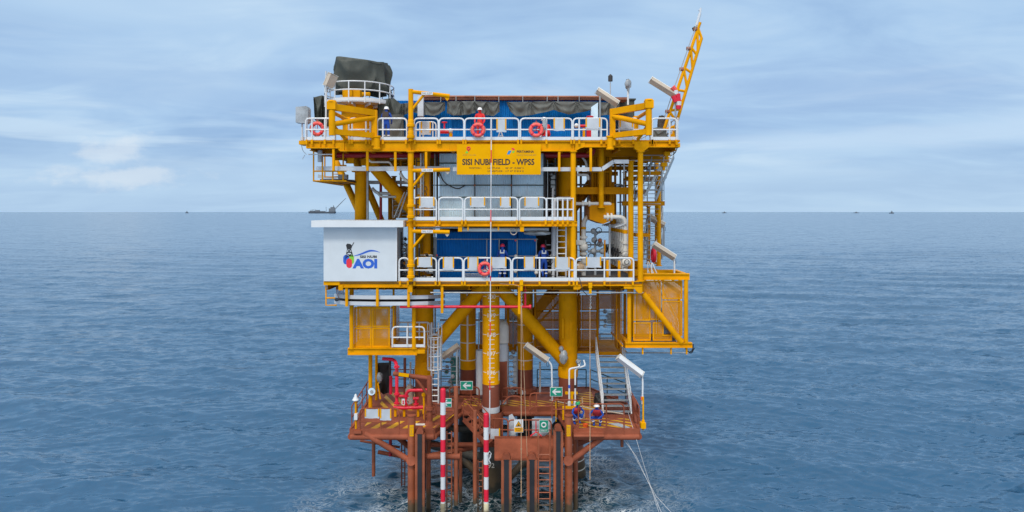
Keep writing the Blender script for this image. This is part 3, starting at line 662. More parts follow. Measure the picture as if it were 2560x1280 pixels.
def stripes(poly, z, ang, wd, gap, name='hazard_stripe'):
    """slanting painted bands clipped to a convex plan area"""
    mb = MB(); c, s = math.cos(ang), math.sin(ang)
    us = [x * c + y * s for x, y in poly]
    def clip(pl, lo, keep_ge):
        o = []
        for (x0, y0), (x1, y1) in zip(pl, pl[1:] + pl[:1]):
            a, b = x0 * c + y0 * s - lo, x1 * c + y1 * s - lo
            if not keep_ge: a, b = -a, -b
            if a >= 0: o.append((x0, y0))
            if (a >= 0) != (b >= 0): t = a / (a - b); o.append((x0 + (x1 - x0) * t, y0 + (y1 - y0) * t))
        return o
    uu = min(us)
    while uu < max(us):
        p = clip(clip(list(poly), uu, True), uu + wd, False)
        if len(p) > 2: mb.add([(x, y, z) for x, y in p], [tuple(range(len(p)))])
        uu += wd + gap
    return part(mb, name, 'stripe_yellow')
stripes([(-7.2, -1.0), (-4.6, -1.0), (-4.6, .15), (-7.2, .15)], ZB + .004, R(-20), .30, .42)
stripes([(-3.6, -.9), (-2.85, 1.6), (-3.7, 1.6), (-4.4, -.9)], ZB + .004, R(-20), .30, .42)
stripes([(-7.2, 2.0), (-4.4, 2.0), (-4.4, 5.6), (-7.2, 5.6)], ZB + .004, R(25), .22, .30)
stripes([(-2.7, 2.75), (-1.7, 2.75), (-1.7, 4.3), (-2.7, 4.3)], ZB + .004, R(60), .16, .22)
stripes([(-.6, 2.75), (2.9, 2.75), (2.9, 3.9), (-.6, 3.9)], ZB + .004, R(60), .16, .22)
stripes([(3.2, -.9), (5.9, -.9), (5.9, .6), (3.2, .6)], ZB + .004, R(62), .20, .26)
stripes([(3.3, 1.9), (4.6, 1.9), (4.6, 5.6), (3.3, 5.6)], ZB + .004, R(66), .20, .26)
part(MB().wbox(-4.95, -4.1, -.55, -.25, ZB + .006, ZB + .010), 'deck_marking', 'offwhite')
part(MB().plan([(4.75, -.30), (5.25, -.22), (5.72, -.92), (5.45, -1.0)], ZB + .006, ZB + .03), 'checker_plate', 'grey')
part(MB().bx(1434, 1082, 1510, 1092, -1.5, .25).tp(1434, 1090, 1510, 1090, -1.55, 8), 'rubbing_bar', 'primer')
# struts, fender posts and nodes
Yf = -1.35
for x, y0 in ((1029, 1040), (1421.5, 1040)):
    p = P(x, y0, Yf); r = 10 * S(Yf)
    o = part(MB().tube((p.x, Yf, -2), p, r, 20), 'mooring_post', 'primer_wet')
    MB().lathe((p.x, Yf, 0), [(r * 1.05, p.z - .02), (r * 1.12, p.z), (r * 1.12, p.z + .05), (r * .4, p.z + .09)], 20).done('post_cap', 'primer', o)
    MB().tube(P(x - 1, 1152, Yf - .30), P(x - 1, 1152, Yf + .6), 12 * S(Yf), 20).done('pipe_end', 'primer', o)
    MB().bx(x - 5, 1063, x + 5, 1091, Yf - r - .012, .05).done('number_plate', 'bright_yellow', o)
    t = text('S6C' if x < 1200 else 'S7D', (x - 3.5, 1066, x + 3.5, 1088), Yf - r - .016, 'ink_faint', 'plate_text', o)
for a, b, w in (((912, 1083, -1.2), (1022, 1150, Yf), 15), ((1508, 1092, -1.0), (1428, 1152, Yf), 15), ((985, 1085, .8), (1050, 1140, 1.5), 14), ((1440, 1110, 1.0), (1500, 1085, 1.0), 16)):
    part(MB().tube(P(*a), P(*b), w / 2 * S(a[2]), 14), 'knee_brace', 'primer')
for x, Y, w, y0, y1 in ((934, .4, 9, 1082, 1190), (1151, -.2, 9, 1130, 1255), (1555, -.6, 8, 1090, 1117), (1439, -.4, 12, 1095, 1290), (1071, -.4, 12, 1095, 1290)):
    part(MB().tp(x, y0, x, y1, Y, w), 'landing_stub', 'primer_wet')
part(MB().lathe(P(1555, 1083, -.9), [(.12, -.25), (.3, 0), (.36, .05), (.36, .1), (.2, .12)], 18), 'mooring_bollard', 'primer')
mb = MB().tp(1062, 1141, 1150, 1141, Yf + .1, 15).tp(1062, 1141, 1190, 1118, Yf, 12, 1.5).tp(1245, 1144, 1420, 1146, Yf + .25, 9).tp(1062, 1112, 1410, 1112, .6, 12).tp(945, 1130, 1000, 1140, 3.2, 10)
part(mb, 'landing_crossbeam', 'primer')
p0, p1 = P(1236, 1096, -.1), P(1386, 1096, -.1); q0, q1 = P(1236, 1146, -1.25), P(1386, 1146, -1.25)
part(MB().add([p0, p1, q1, q0, p0 + Vector((0, 0, -.1)), p1 + Vector((0, 0, -.1)), q1 + Vector((0, 0, -.1)), q0 + Vector((0, 0, -.1))], [(0, 1, 2, 3), (7, 6, 5, 4), (3, 2, 6, 7), (0, 3, 7, 4), (1, 5, 6, 2), (0, 4, 5, 1)]).bx(1236, 1092, 1386, 1102, -.05, .12), 'boat_ramp', 'primer', 'sloping brown ramp plate between the fenders')
# legs of the far side and inside of the lower deck seen through gaps
part(MB().ib(1330, 1420, 1092, 1112, 2.0, .3), 'landing_girder', 'primer')
# ------------------------------------------------------------------ repeated kinds: rails, cover boards, lifebuoys, davits, lamps, signs
def rail(x0, x1, y0, y1, label, Y=-.03, posts=(), toe=8, mat='white', group='white railing panels', w=4.2, foot=True, ends='hoop', mid=.52, name='railing_panel', cat='railing'):
    p0, p1, q = P(x0, y0, Y), P(x1, y0, Y), P(x0, y1, Y)
    t = thing(name, label, cat, ((p0.x + p1.x) / 2, Y, q.z), group)
    mb = MB(); r = w / 2 * S(Y); zm = p0.z + (q.z - p0.z) * mid
    if ends == 'hoop': mb.path(fillet([(p0.x, Y, q.z), (p0.x, Y, p0.z), (p1.x, Y, p0.z), (p1.x, Y, q.z)], .22), r, 8)
    elif ends == 'loop': mb.path(fillet([(p0.x + .3, Y, p0.z), (p1.x, Y, p0.z), (p1.x, Y, zm), (p0.x, Y, zm), (p0.x, Y, p0.z), (p0.x + .3, Y, p0.z)], .24, 6), r, 8)
    else:
        mb.path([(p0.x, Y, q.z), (p0.x, Y, p0.z - r), (p1.x, Y, p0.z - r), (p1.x, Y, q.z)], r, 8)
    mb.done('rail_hoop', mat, t)
    if ends != 'loop': MB().tube((p0.x, Y, zm), (p1.x, Y, zm), r * .85, 8).done('mid_rail', mat, t)
    for x in posts:
        a = P(x, y0, Y); MB().tube((a.x, Y + .01, q.z), (a.x, Y + .01, a.z), r, 8).done('post', mat, t)
    if toe: MB().wbox(p0.x + r, p1.x - r, Y + .02, Y + .035, q.z, q.z + toe * S(Y)).done('toe_board', mat, t)
    if foot:
        for x in ([x0 + 2, x1 - 2] if ends == 'hoop' else []) + list(posts):
            a = P(x, y1, Y); MB().wbox(a.x - .05, a.x + .05, Y - .04, Y + .02, a.z - 10 * S(Y), a.z + .02).done('mounting_clip', 'yellow', t)
    return t
RL = 'white railing on the '
GT, GM, GL = 'railings along the top deck edge', 'railings along the middle deck edge', 'railings along the lower deck edge'
for a in ((764, 836, 'top deck at its far left corner, with a lifebuoy behind it', (780, 812)), (872, 926, 'top deck behind the left yellow bracket frame', (880, 915)), (943, 1017, 'top deck in front of the worker in blue', (957,)),
          (1035, 1096, 'top deck just right of the upper davit post', ()), (1098, 1160, 'top deck in front of the red fire monitor', ()), (1162, 1297, 'top deck above the yellow name board', (1228,)),
          (1301, 1430, 'top deck in front of the crouching worker in red', (1366,)), (1433, 1518, 'top deck left of the right yellow bracket frame', (1448, 1503)), (1536, 1598, 'top deck behind the right yellow bracket frame', (1548, 1583)),
          (1628, 1692, 'top deck at its far right corner under the boom', (1631, 1674))):
    rail(a[0], a[1], 296, 350, RL + a[2], posts=a[3], group=GT, Y=.03 if a[0] in (872, 1536) else -.03)
for a in ((1034, 1091, 'middle deck nearest the davit post', ()), (1097, 1157, 'middle deck second from the davit post, bare of covers', ()), (1162, 1294, 'middle deck with two covers in front of the zinc sheeting', (1227,)), (1299, 1366, 'middle deck with one cover, beside the barred end panel', ())):
    rail(a[0], a[1], 494, 551, RL + a[2], posts=a[3], group=GM, toe=9)
rail(1367, 1433, 494, 551, 'white barred railing panel closing the right end of the middle deck', posts=(1381, 1394, 1407, 1419), group=GM, toe=9, ends='square')
for a in ((998, 1022, 'lower deck, the narrow one beside the white shelter', ()), (1034, 1091, 'lower deck under the lowest davit arm', ()), (1097, 1157, 'lower deck in front of the left end of the blue cabin', ()), (1160, 1277, 'lower deck with a lifebuoy hung on it', (1218,)),
          (1281, 1436, 'lower deck in front of the leaning worker in blue', (1349, 1423)), (1440, 1584, 'lower deck in front of the white valve row', (1511,))):
    rail(a[0], a[1], 645, 703, RL + a[2], posts=a[3], group=GL, toe=9)
rail(981, 1061, 817, 868, 'white railing on the left stair cage floor', Y=1.0, posts=(1018,), toe=7, foot=False, group=None)
rail(993, 1075, 806, 850, 'white railing behind the left stair cage near the caged ladder', Y=3.0, posts=(1020, 1048), toe=0, foot=False, group=None)
rail(1040, 1090, 305, 345, 'small white inner railing beside the upper davit post', Y=1.6, posts=(1050, 1058, 1082), toe=0, foot=False, group=None, w=3.5)
BR = 'brown railing '
GB = 'brown railings on the boat landing'
for x0, x1, y0, y1, Y, ps, lb in ((900, 998, 1021, 1085, -1.25, (952,), 'along the front of the left wing, carrying grey covers'), (1446, 1560, 1010, 1085, -1.25, (1516,), 'along the front of the right wing before the squatting workers'),
                                  (1062, 1105, 1010, 1060, -.2, (), 'beside the red and white pole on the left wing'), (1255, 1310, 970, 1012, 2.7, (1268,), 'behind the front leg on its right'), (1325, 1392, 983, 1036, 1.6, (1341,), 'under the right green arrow sign'),
                                  (1124, 1198, 968, 1012, 3.3, (1140, 1178), 'under the left green arrow sign'), (1225, 1270, 1047, 1100, .2, (1256,), 'beside the foot of the front leg on the low landing'), (1270, 1378, 1050, 1098, 0., (1322,), 'carrying the warning and lifebuoy signs'),
                                  (1380, 1446, 1000, 1045, -.4, (1412,), 'beside the right mooring post'), (1110, 1140, 1000, 1050, .6, (), 'at the head of the small brown stair')):
    rail(x0, x1, y0, y1, BR + lb, Y=Y, posts=ps, toe=0, mat='primer', foot=False, group=GB, w=3.6)
# side and rear rails of the landing
def rail_run(pts, h, label, mat, r=.03, step=1.3, name='railing_panel', cat='railing', group=None):
    pts = [Vector(p) for p in pts]; t = thing(name, label, cat, pts[0], group)
    MB().path([p + Vector((0, 0, h)) for p in pts], r, 8).done('top_rail', mat, t); MB().path([p + Vector((0, 0, h * .5)) for p in pts], r * .9, 8).done('mid_rail', mat, t)
    for a, b in zip(pts, pts[1:]):
        k = max(1, int((b - a).length / step))
        for i in range(k + 1): p = a + (b - a) * i / k; MB().tube(p, p + Vector((0, 0, h)), r, 8).done('post', mat, t)
    return t
rail_run([(6.12, -1.15, ZB), (6.25, 3.1, ZB)], 1.1, 'brown side railing at the right end of the boat landing', 'primer', group=GB)
rail_run([(6.2, 3.3, ZB), (4.65, 6.5, ZB)], 1.1, 'dark railing at the right rear of the boat landing behind the long stair', 'dark_green', group=GB)
rail_run([(4.4, 6.5, ZB), (1.5, 6.5, ZB)], 1.1, 'dark railing along the rear of the boat landing', 'dark_green', group=GB)
rail_run([(-7.72, -1.1, ZB), (-8.0, 4.7, ZB)], 1.1, 'brown side railing at the left end of the boat landing', 'primer', group=GB)
rail_run([(-7.3, 6.5, ZB), (-4.4, 6.5, ZB), (-1.5, 6.5, ZB)], 1.1, 'dark railing along the left rear of the boat landing', 'leg_primer', group=GB)
rail_run([(X0(1696), .1, ZT), (X0(1696), 9.8, ZT)], 1.1, 'white railing along the right side of the top deck', 'white', group=GT)
rail_run([(X0(766), .1, ZT), (X0(766), 9.8, ZT)], 1.1, 'white railing along the left side of the top deck', 'white', group=GT)
rail_run([(X0(1380, 5), 8.0, ZL), (X0(1600, 5), 8.0, ZL)], 1.1, 'pale railing at the back of the lower deck seen between the valves', 'light_grey', r=.022)
rail_run([(X0(830, 6), 8.0, ZL), (X0(1000, 6), 8.0, ZL)], 1.1, 'pale railing behind the white shelter roof', 'light_grey', r=.022)

def board(x0, x1, y0, y1, label, Y=-.09, strips=(0, 1)):
    w = 3.2
    p, q = P(x0, y0, Y), P(x1, y1, Y)
    t = thing('rail_cover', label, 'cover board', ((p.x + q.x) / 2, Y, q.z), 'grey covers tied to the railings')
    mb = MB(); k = 6; vs = []; fs = []
    for i in range(k + 1):
        for j in range(3):
            u, v = i / k, j / 2; vs.append((p.x + (q.x - p.x) * u, Y + .012 * math.sin(u * 7 + j * 2 + x0), p.z + (q.z - p.z) * v + (0.012 * math.sin(u * 9 + x0) if j == 2 else 0)))
    for i in range(k):
        for j in range(2): a = i * 3 + j; fs.append((a, a + 1, a + 4, a + 3))
    m_ = len(vs); vs += [(x, y + .012, z) for x, y, z in vs]; fs += [tuple(reversed([i + m_ for i in f])) for f in list(fs)]
    mb.add(vs, fs).done('sheet', 'cover', t)
    for s in strips:
        x = x0 if s == 0 else x1 - w
        MB().bx(x, y0 - 1, x + w, y1 - (y1 - y0) * .18, Y - .02, .012).done('edge_strip', 'bright_yellow', t)
B_ = 'grey cover with yellow strips on the '
for a in ((1241, 1266, 298, 330, 'top railing, right of the long white line'), (1384, 1412, 296, 327, 'top railing, right of the crouching red worker'), (1464, 1501, 296, 322, 'top railing, over the red valve at the right'), (1549, 1583, 296, 322, 'top railing, inside the right yellow frame'),
          (1048, 1086, 494, 519, 'middle deck railing, nearest the davit post'), (1175, 1213, 494, 518, 'middle deck railing, left of the long white line'), (1250, 1277, 494, 519, 'middle deck railing, right of the long white line'), (1311, 1348, 494, 519, 'middle railing, at the zinc sheeting right end'),
          (1043, 1080, 644, 668, 'lower deck railing, below the lowest davit arm'), (1107, 1135, 644, 675, 'lower deck railing, second from the davit post'), (1169, 1196, 643, 676, 'lower deck railing, directly left of the hung lifebuoy'), (1227, 1266, 643, 671, 'lower railing, before the doorway worker'),
          (1310, 1337, 642, 675, 'lower railing, left of the leaning worker'), (1388, 1424, 643, 674, 'lower railing, before the yellow right leg'), (1465, 1503, 643, 669, 'lower deck railing, before the white valve row')):
    board(*a[:4], B_ + a[4])
board(1052, 1077, 305, 337, 'grey cover with yellow strips on the small inner top railing', Y=1.55)
board(912, 948, 1023, 1046, 'wide grey cover with yellow strips on the brown railing of the left landing', Y=-1.31); board(950, 978, 1023, 1051, 'narrow grey cover with yellow strips on the brown railing of the left landing', Y=-1.31)
board(1226, 1250, 1072, 1098, 'grey cover with a yellow edge beside the shorter striped pole', Y=.1, strips=(1,))

def lifebuoy(px, py, Y, label, mat='buoy', r=17.5):
    p = P(px, py, Y); R_ = r * S(Y)
    t = thing('lifebuoy', label, 'lifebuoy', (p.x, Y, p.z - R_), 'lifebuoys on the railings')
    MB().torus(p, R_ * .80, R_ * .24).done('ring', mat, t)
    for a in (45, 135, 225, 315):
        c = p + Vector((math.cos(R(a)) * R_ * .8, 0, math.sin(R(a)) * R_ * .8)); d = Vector((-math.sin(R(a)), 0, math.cos(R(a)))) * R_ * .10
        MB().tube(c - d, c + d, R_ * .265, 12).done('band', 'offwhite' if mat != 'buoy' else 'pink_red', t)
    pts = [p + Vector((math.cos(R(a)) * R_ * (1.06 + .06 * math.cos(R(4 * a))), -.02, math.sin(R(a)) * R_ * (1.06 + .06 * math.cos(R(4 * a))))) for a in range(0, 360, 12)]
    MB().path(pts, .012, 5, closed=True).done('grab_line', 'rope', t)
    mb = MB()
    for a in (90, 210, 330): mb.tube(p + Vector((0, .06, 0)), p + Vector((math.cos(R(a)) * R_ * .8, .06, math.sin(R(a)) * R_ * .8)), .018, 6)
    mb.tube(p + Vector((0, .04, R_ * .8)), p + Vector((0, .04, R_ * 1.35)), .022, 6)
    mb.done('hanging_bracket', 'dark_red', t)
lifebuoy(793, 322, .35, 'orange red lifebuoy at the far left corner of the top deck'); lifebuoy(1195, 325, -.14, 'faded orange lifebuoy in front of the standing worker in red'); lifebuoy(1340.5, 325, -.14, 'faded orange lifebuoy beside the crouching worker in red')
lifebuoy(1212, 672, -.14, 'red and white lifebuoy on the lower deck railing')

def davit(base, top, arm_y0, arm_y1, x_end, brace, label, mat='yellow', sleeve=None, txt='SWL: 0.25T'):
    x = 1027; Y = -.2; p = P(x, base, Y)
    t = thing('davit', label, 'davit', (p.x, Y, p.z), 'swing davits on the left column')
    r = 6.3 * S(Y)
    MB().tube(p, P(x, top, Y), r, 16).done('post', mat, t)
    for yy in (base - 12, base - 40):
        z = P(0, yy, Y).z; MB().lathe((p.x, Y, 0), [(r * 1.02, z - .12), (r * 1.55, z - .10), (r * 1.55, z + .02), (r * 1.2, z + .05), (r * 1.2, z + .22), (r * 1.02, z + .26)], 18).done('bearing_collar', mat, t)
    MB().tp(x, arm_y0, x_end, arm_y1, Y, 10).done('arm', mat, t)
    MB().tp(x + 2, brace[1], brace[0], (arm_y0 + arm_y1) / 2 + 2, Y, 6.5).done('strut', mat, t)
    MB().ppoly([(x_end - 12, arm_y1 + 2), (x_end, arm_y1 + 2), (x_end - 2, arm_y1 + 8), (x_end - 6, arm_y1 + 12), (x_end - 10, arm_y1 + 8)], Y - .02, .06).done('hook_plate', mat if top < 300 else 'beige', t)
    ym = arm_y0 + (arm_y1 - arm_y0) * .42; xm = x + (x_end - x) * .42
    pl = MB().bx(xm - 14, ym - 4, xm + 14, ym + 3.5, Y - 5.2 * S(Y) - .012, .03).done('load_plate', 'white', t)
    text(txt, (xm - 12, ym - 2.6, xm + 12, ym + 2.2), Y - 5.2 * S(Y) - .016, 'ink', 'plate_text', pl)
davit(352, 223, 229, 240, 1124, (1060, 275), 'topmost yellow swing davit standing above the top deck'); davit(552, 422, 427, 424, 1125, (1062, 470), 'yellow swing davit beneath the left end of the name board'); davit(702, 571, 578, 580, 1124, (1064, 622), 'lowest yellow swing davit beside the blue cabin')
# brown davit on the landing
p = P(1075, 1062, -.4)
t = thing('davit', 'brown swing davit leaning over the red fire monitor', 'davit', (p.x, -.4, p.z))
MB().tp(1075, 1062, 1073, 940, -.4, 13).done('post', 'primer', t); MB().tp(1074, 946, 983, 934, -.4, 11).done('arm', 'primer', t); MB().tp(1072, 990, 1038, 944, -.4, 7).done('strut', 'primer', t)
MB().tp(1074, 1062, 1074, 1052, -.4, 26, r2=16 * S(-.4) / 2).tp(1074, 1024, 1074, 1017, -.4, 22).done('bearing_collar', 'primer', t)
pl = MB().beam(P(997, 935.5, -.56), P(1022, 939, -.56), .03, .16).done('load_plate', 'bright_yellow', t)

def lamp(a, b, Y, label, pole=None, mat='offwhite', lens='beige', w=.30, h=.25, Y1=None, polemat='white'):
    p, q = P(a[0], a[1], Y), P(b[0], b[1], Y if Y1 is None else Y1)
    t = thing('linear_floodlight', label, 'floodlight', q if pole is None else P(*pole[-1]), 'long tilted box floodlights')
    d = (q - p).normalized(); up = Vector((-d.z, 0, d.x)); up = up if up.z > 0 else -up
    up = (up * .78 + Vector((0, .62, 0))).normalized(); n_ = up * h * .5
    MB().beam(p + n_ * .8, q + n_ * .8, w, h * .2, up=up).done('housing', mat, t)
    MB().beam(p - n_ * .2 + d * .03, q - n_ * .2 - d * .03, w * .94, h * .8, up=up).done('lens', lens, t)
    for k in (0, 1):
        e = p if k == 0 else q; MB().beam(e - d * .012, e + d * .012, w + .02, h * 1.06, up=up).done('end_cap', 'offwhite', t)
    if pole: MB().path(fillet([P(*x) for x in pole], .25), .045, 8).done('pole', polemat, t)
    MB().path(fillet([q, q + Vector((-.06, 0, -.25)), q + Vector((.08, 0, -.35)), q + Vector((.08, .03, -.1))], .12), .012, 5).done('cable', 'black', t)
lamp((1492, 226), (1544, 260), .4, 'tilted box floodlight in front of the dark cabinet on the top deck', [(1500, 240, .4), (1500, 296, .35), (1500, 350, .3)], polemat='galvanised'); lamp((1626, 199), (1689, 238), .4, 'tilted box floodlight at the top right beside the striped tape', [(1688, 240, .4), (1690, 352, .3)], polemat='galvanised')
lamp((833, 186), (820, 217), 2.2, 'small steep floodlight at the left rim of the round crane platform', [(822, 218, 2.3), (815, 232, 2.3), (815, 345, 2.3)], mat='beige', w=.5, h=.3)
lamp((1634, 611), (1686, 644), 1.8, 'tilted box floodlight above the right stair cage', [(1686, 646, 1.8), (1686, 684, 1.8)]); lamp((1624, 543), (1660, 563), 4.6, 'tilted box floodlight behind the right stair column', [(1660, 563, 4.6), (1660, 640, 4.6)], polemat='galvanised')
lamp((1314, 863), (1368, 901), 1.2, 'box floodlight between the rear leg and the right leg', [(1369, 900, 1.2), (1379, 912, 1.2), (1381, 1000, 1.2)], mat='beige'); lamp((1545, 892), (1605, 937), -.4, 'white box floodlight over the right end of the boat landing', [(1606, 935, -.4), (1607, 960, -.4), (1606, 1010, -.45)], lens='white')
lamp((1147, 864), (1106, 893), 3.0, 'beige box floodlight beside the caged ladder', [(1148, 862, 3.0), (1142, 880, 3.0), (1142, 985, 3.0)], mat='beige', polemat='grey'); lamp((1664, 702), (1702, 728), 1.9, 'box floodlight inside the right stair cage', [(1702, 728, 1.9), (1704, 856, 1.9)])

def sign(x0, x1, y0, y1, Y, label, kind, tilt=0):
    p, q = P(x0, y0, Y), P(x1, y1, Y)
    t = thing('safety_sign', label, 'sign', ((p.x + q.x) / 2, Y, q.z))
    W, Hh = x1 - x0, y1 - y0
    if kind == 'arrow':
        MB().bx(x0, y0, x1, y1, Y, .03).done('plate', 'white', t); MB().bx(x0 + 1, y0 + 1, x1 - 1, y1 - 1, Y - .006, .006).done('green_field', 'green_sign', t)
        cx, cy = (x0 + x1) / 2, (y0 + y1) / 2; s = Hh * .30
        MB().ppoly([(cx - s * 1.5, cy), (cx - s * .3, cy - s * 1.1), (cx + s * .25, cy - s * 1.1), (cx - s * .45, cy - s * .33), (cx + s * 1.6, cy - s * .33), (cx + s * 1.6, cy + s * .33), (cx - s * .45, cy + s * .33), (cx + s * .25, cy + s * 1.1), (cx - s * .3, cy + s * 1.1)], Y - .011, .005).done('arrow', 'white', t)
    elif kind == 'buoy':
        MB().bx(x0, y0, x1, y1, Y, .03).done('plate', 'white', t); MB().bx(x0 + .8, y0 + .8, x1 - .8, y1 - .8, Y - .006, .006).done('green_field', 'green_sign', t)
        MB().torus(P((x0 + x1) / 2, y0 + Hh * .40, Y - .008), 5.4 * S(Y), 1.7 * S(Y) , n=24, m=6).done('ring_symbol', 'white', t)
        MB().bx(x0 + 1.6, y0 + Hh * .74, x1 - 1.6, y0 + Hh * .755, Y - .011, .005).done('line', 'white', t)
        text('LIFEBUOY', (x0 + 3, y0 + Hh * .80, x1 - 3, y0 + Hh * .93), Y - .012, 'white', 'lettering', t, .02)
    elif kind == 'warn':
        MB().bx(x0, y0, x1, y1, Y, .03).done('plate', 'white', t)
        cx = (x0 + x1) / 2
        MB().ppoly([(cx, y0 + 3), (cx + 8, y0 + 17.5), (cx - 8, y0 + 17.5)], Y - .006, .006).done('triangle_border', 'black', t)
        MB().ppoly([(cx, y0 + 5.4), (cx + 6.2, y0 + 16.4), (cx - 6.2, y0 + 16.4)], Y - .011, .005).done('triangle', 'bright_yellow', t)
        MB().ppoly([(cx - 3.5, y0 + 15.6), (cx - .6, y0 + 12), (cx, y0 + 9), (cx + .6, y0 + 12), (cx + 3.5, y0 + 15.6)], Y - .016, .005).done('symbol', 'black', t)
        MB().bx(x0 + 1, y0 + Hh * .62, x1 - 1, y1 - 1, Y - .008, .008).done('yellow_field', 'bright_yellow', t)
        text('LIFTING', (x0 + 3, y0 + Hh * .68, x1 - 3, y0 + Hh * .77), Y - .013, 'ink', 'lettering', t, .01); text('AREA', (x0 + 5, y0 + Hh * .82, x1 - 5, y0 + Hh * .91), Y - .013, 'ink', 'lettering', t, .01)
    return t
sign(1151, 1182, 953, 975, 2.4, 'green sign with white left arrow, left of the front leg', 'arrow'); sign(1375, 1406, 968, 991, .9, 'green sign with white left arrow, in front of the right leg', 'arrow')
sign(1348, 1371, 1050, 1081, -.25, 'green lifebuoy sign on the brown landing railing', 'buoy'); sign(1285, 1308, 1049, 1081, -.25, 'white and yellow warning triangle sign on the brown landing railing', 'warn')
sign(1106, 1129, 996, 1018, -.3, 'green sign half hidden behind the taller striped pole', 'arrow')

def spole(x, y0, y1, Y, label, w=13.5, first='red'):
    p = P(x, y1, Y); r = w / 2 * S(Y)
    t = thing('striped_pole', label, 'pole', (p.x, Y, p.z), 'red and white painted poles before the landing')
    h = 31; yy = y0; k = 0
    while yy < y1 - 22:
        e = min(yy + h, y1 - 22)
        rr = r * (1 - .16 * (yy - y0) / (y1 - y0))
        MB().tube(P(x, e, Y), P(x, yy, Y), rr, 18).done('painted_band', 'pink_red' if k % 2 == 0 else 'white', t)
        yy = e; k += 1
    MB().tube(P(x, y1, Y), P(x, y1 - 22, Y), r * .95, 18).done('worn_foot', 'worn_paint', t)
    MB().lathe((p.x, Y, P(0, y0, Y).z), [(r * .98, 0), (r * .8, .05), (r * .3, .08)], 18).done('cap', 'pink_red', t)
paint('worn_paint', (0.62, 0.56, 0.38), 0.7, 0.35, (0.10, 0.07, 0.04), 1.0, streak=False, tide=.45)
spole(1107.5, 974, 1279, -1.75, 'taller red and white striped pole left of the fenders'); spole(1215.5, 1036, 1279, -1.75, 'shorter red and white striped pole in front of the front leg')

def fender(x0, x1, y0, Y, label):
    t = thing('boat_fender', label, 'fender', (P((x0 + x1) / 2, 0, Y).x, Y, -1.5), 'black rubber fenders of the boat landing')
    zt = P(0, y0, Y).z; p, q = X0(x0, Y), X0(x1, Y); w = (q - p) * .27
    MB().wbox(p + w, q - w, Y, Y + .22, -1.5, zt).done('rubber_face', 'rubber', t)
    for a, b in ((p, p + w), (q - w, q)): MB().wbox(a, b, Y + .05, Y + .34, -1.5, zt - .02).done('side_channel', 'primer_wet', t)
    MB().tube(((p + q) / 2, Y + .05, zt + .08), ((p + q) / 2, Y + .45, zt + .08), (q - p) * .38, 16).done('top_roll', 'primer', t)
for a in ((1037, 1061, 1086, -1.75, 'tall black fender at the left mooring post'), (1384, 1408, 1079, -1.75, 'tall black fender at the right mooring post'), (1253, 1279, 1150, -1.7, 'short black fender right of the shorter striped pole'), (1317, 1343, 1150, -1.7, 'short black fender left of the landing ladder')): fender(*a)
def ladder(x0, x1, y0, Y, label, ybot=None, mat='primer_wet', pitch=.30, hoop=True, r=.035, ztop=None, zb=-1.0, group=None):
    zt = P(0, y0, Y).z; a, b = X0(x0, Y), X0(x1, Y)
    if ybot: zb = P(0, ybot, Y).z
    t = thing('ladder', label, 'ladder', ((a + b) / 2, Y, zb), group)
    for x in (a, b):
        MB().path(fillet([(x, Y, zb), (x, Y, zt), (x, Y + .35, zt), (x, Y + .35, zt - .9)], .3) if hoop else [(x, Y, zb), (x, Y, zt)], r, 8).done('side_rail', mat, t)
    z = zb + .15
    while z < zt - (.9 if hoop else .05): MB().tube((a, Y, z), (b, Y, z), r * .7, 6).done('rung', mat, t); z += pitch
    return t
ladder(1346, 1375, 1083, -1.6, 'brown boat ladder left of the right tall fender', hoop=True); ladder(1117, 1129, 1078, -1.3, 'brown ladder just right of the taller striped pole', hoop=False)
ladder(1195, 1207, 1150, -.9, 'brown ladder left of the shorter striped pole', hoop=False)
ladder(1393, 1415, 568, .9, 'white ladder from the lower deck up to the middle deck', ybot=700, mat='white', hoop=False, r=.04)
# brown guide poles
for x, y0, y1, w, lb in ((1140, 966, 1262, 11, 'taller brown guide pole beside the small stair'), (1187.5, 1026, 1258, 10.5, 'shorter brown guide pole beside the small stair')):
    MB().tp(x, y1, x, y0, -1.2, w, n=16).done('guide_pole', 'primer_wet', label=lb, cat='pole', group='brown guide poles')
# small brown stair between them
def stair(pt, pb, wd, nt, label, mat, treadmat, rails=True, rmat=None, wx=(1, 0, 0), group=None, name='stair'):
    pt, pb, wx = Vector(pt), Vector(pb), Vector(wx); t = thing(name, label, 'stair', pb, group)
    rmat = rmat or mat
    for s in (-1, 1):
        o = wx * wd / 2 * s; MB().beam(pb + o, pt + o, .05, .22).done('stringer', mat, t)
        if rails:
            up = Vector((0, 0, 1.0)); mb = MB().path(fillet([pb + o, pb + o + up, pt + o + up, pt + o], .15), .028, 8); mb.done('handrail', rmat, t)
            MB().tube(pb + o + up * .5, pt + o + up * .5, .025, 8).done('mid_rail', rmat, t)
            for f in (.33, .66): p = pb + (pt - pb) * f + o; MB().tube(p, p + up, .022, 6).done('rail_post', rmat, t)
    d = (pt - pb); h = Vector((d.x, d.y, 0)); h = h.normalized() if h.length > 1e-3 else Vector((0, 1, 0))
    for i in range(nt):
        p = pb + d * (i + .5) / nt; MB().beam(p - wx * wd / 2, p + wx * wd / 2, .26, .035).done('tread', treadmat, t)
    return t
stair(P(1168, 1042, .6), P(1228, 1108, -.2), .9, 6, 'small brown stair from the boat landing down to the ramp', 'primer', 'primer', wx=(.35, .94, 0))
stair(P(1523, 886, 3.4), P(1543, 1036, 1.2), 1.45, 11, 'long pale stair from the boat landing up to the caged platform', 'white', 'galvanised', rails=True, rmat='white')
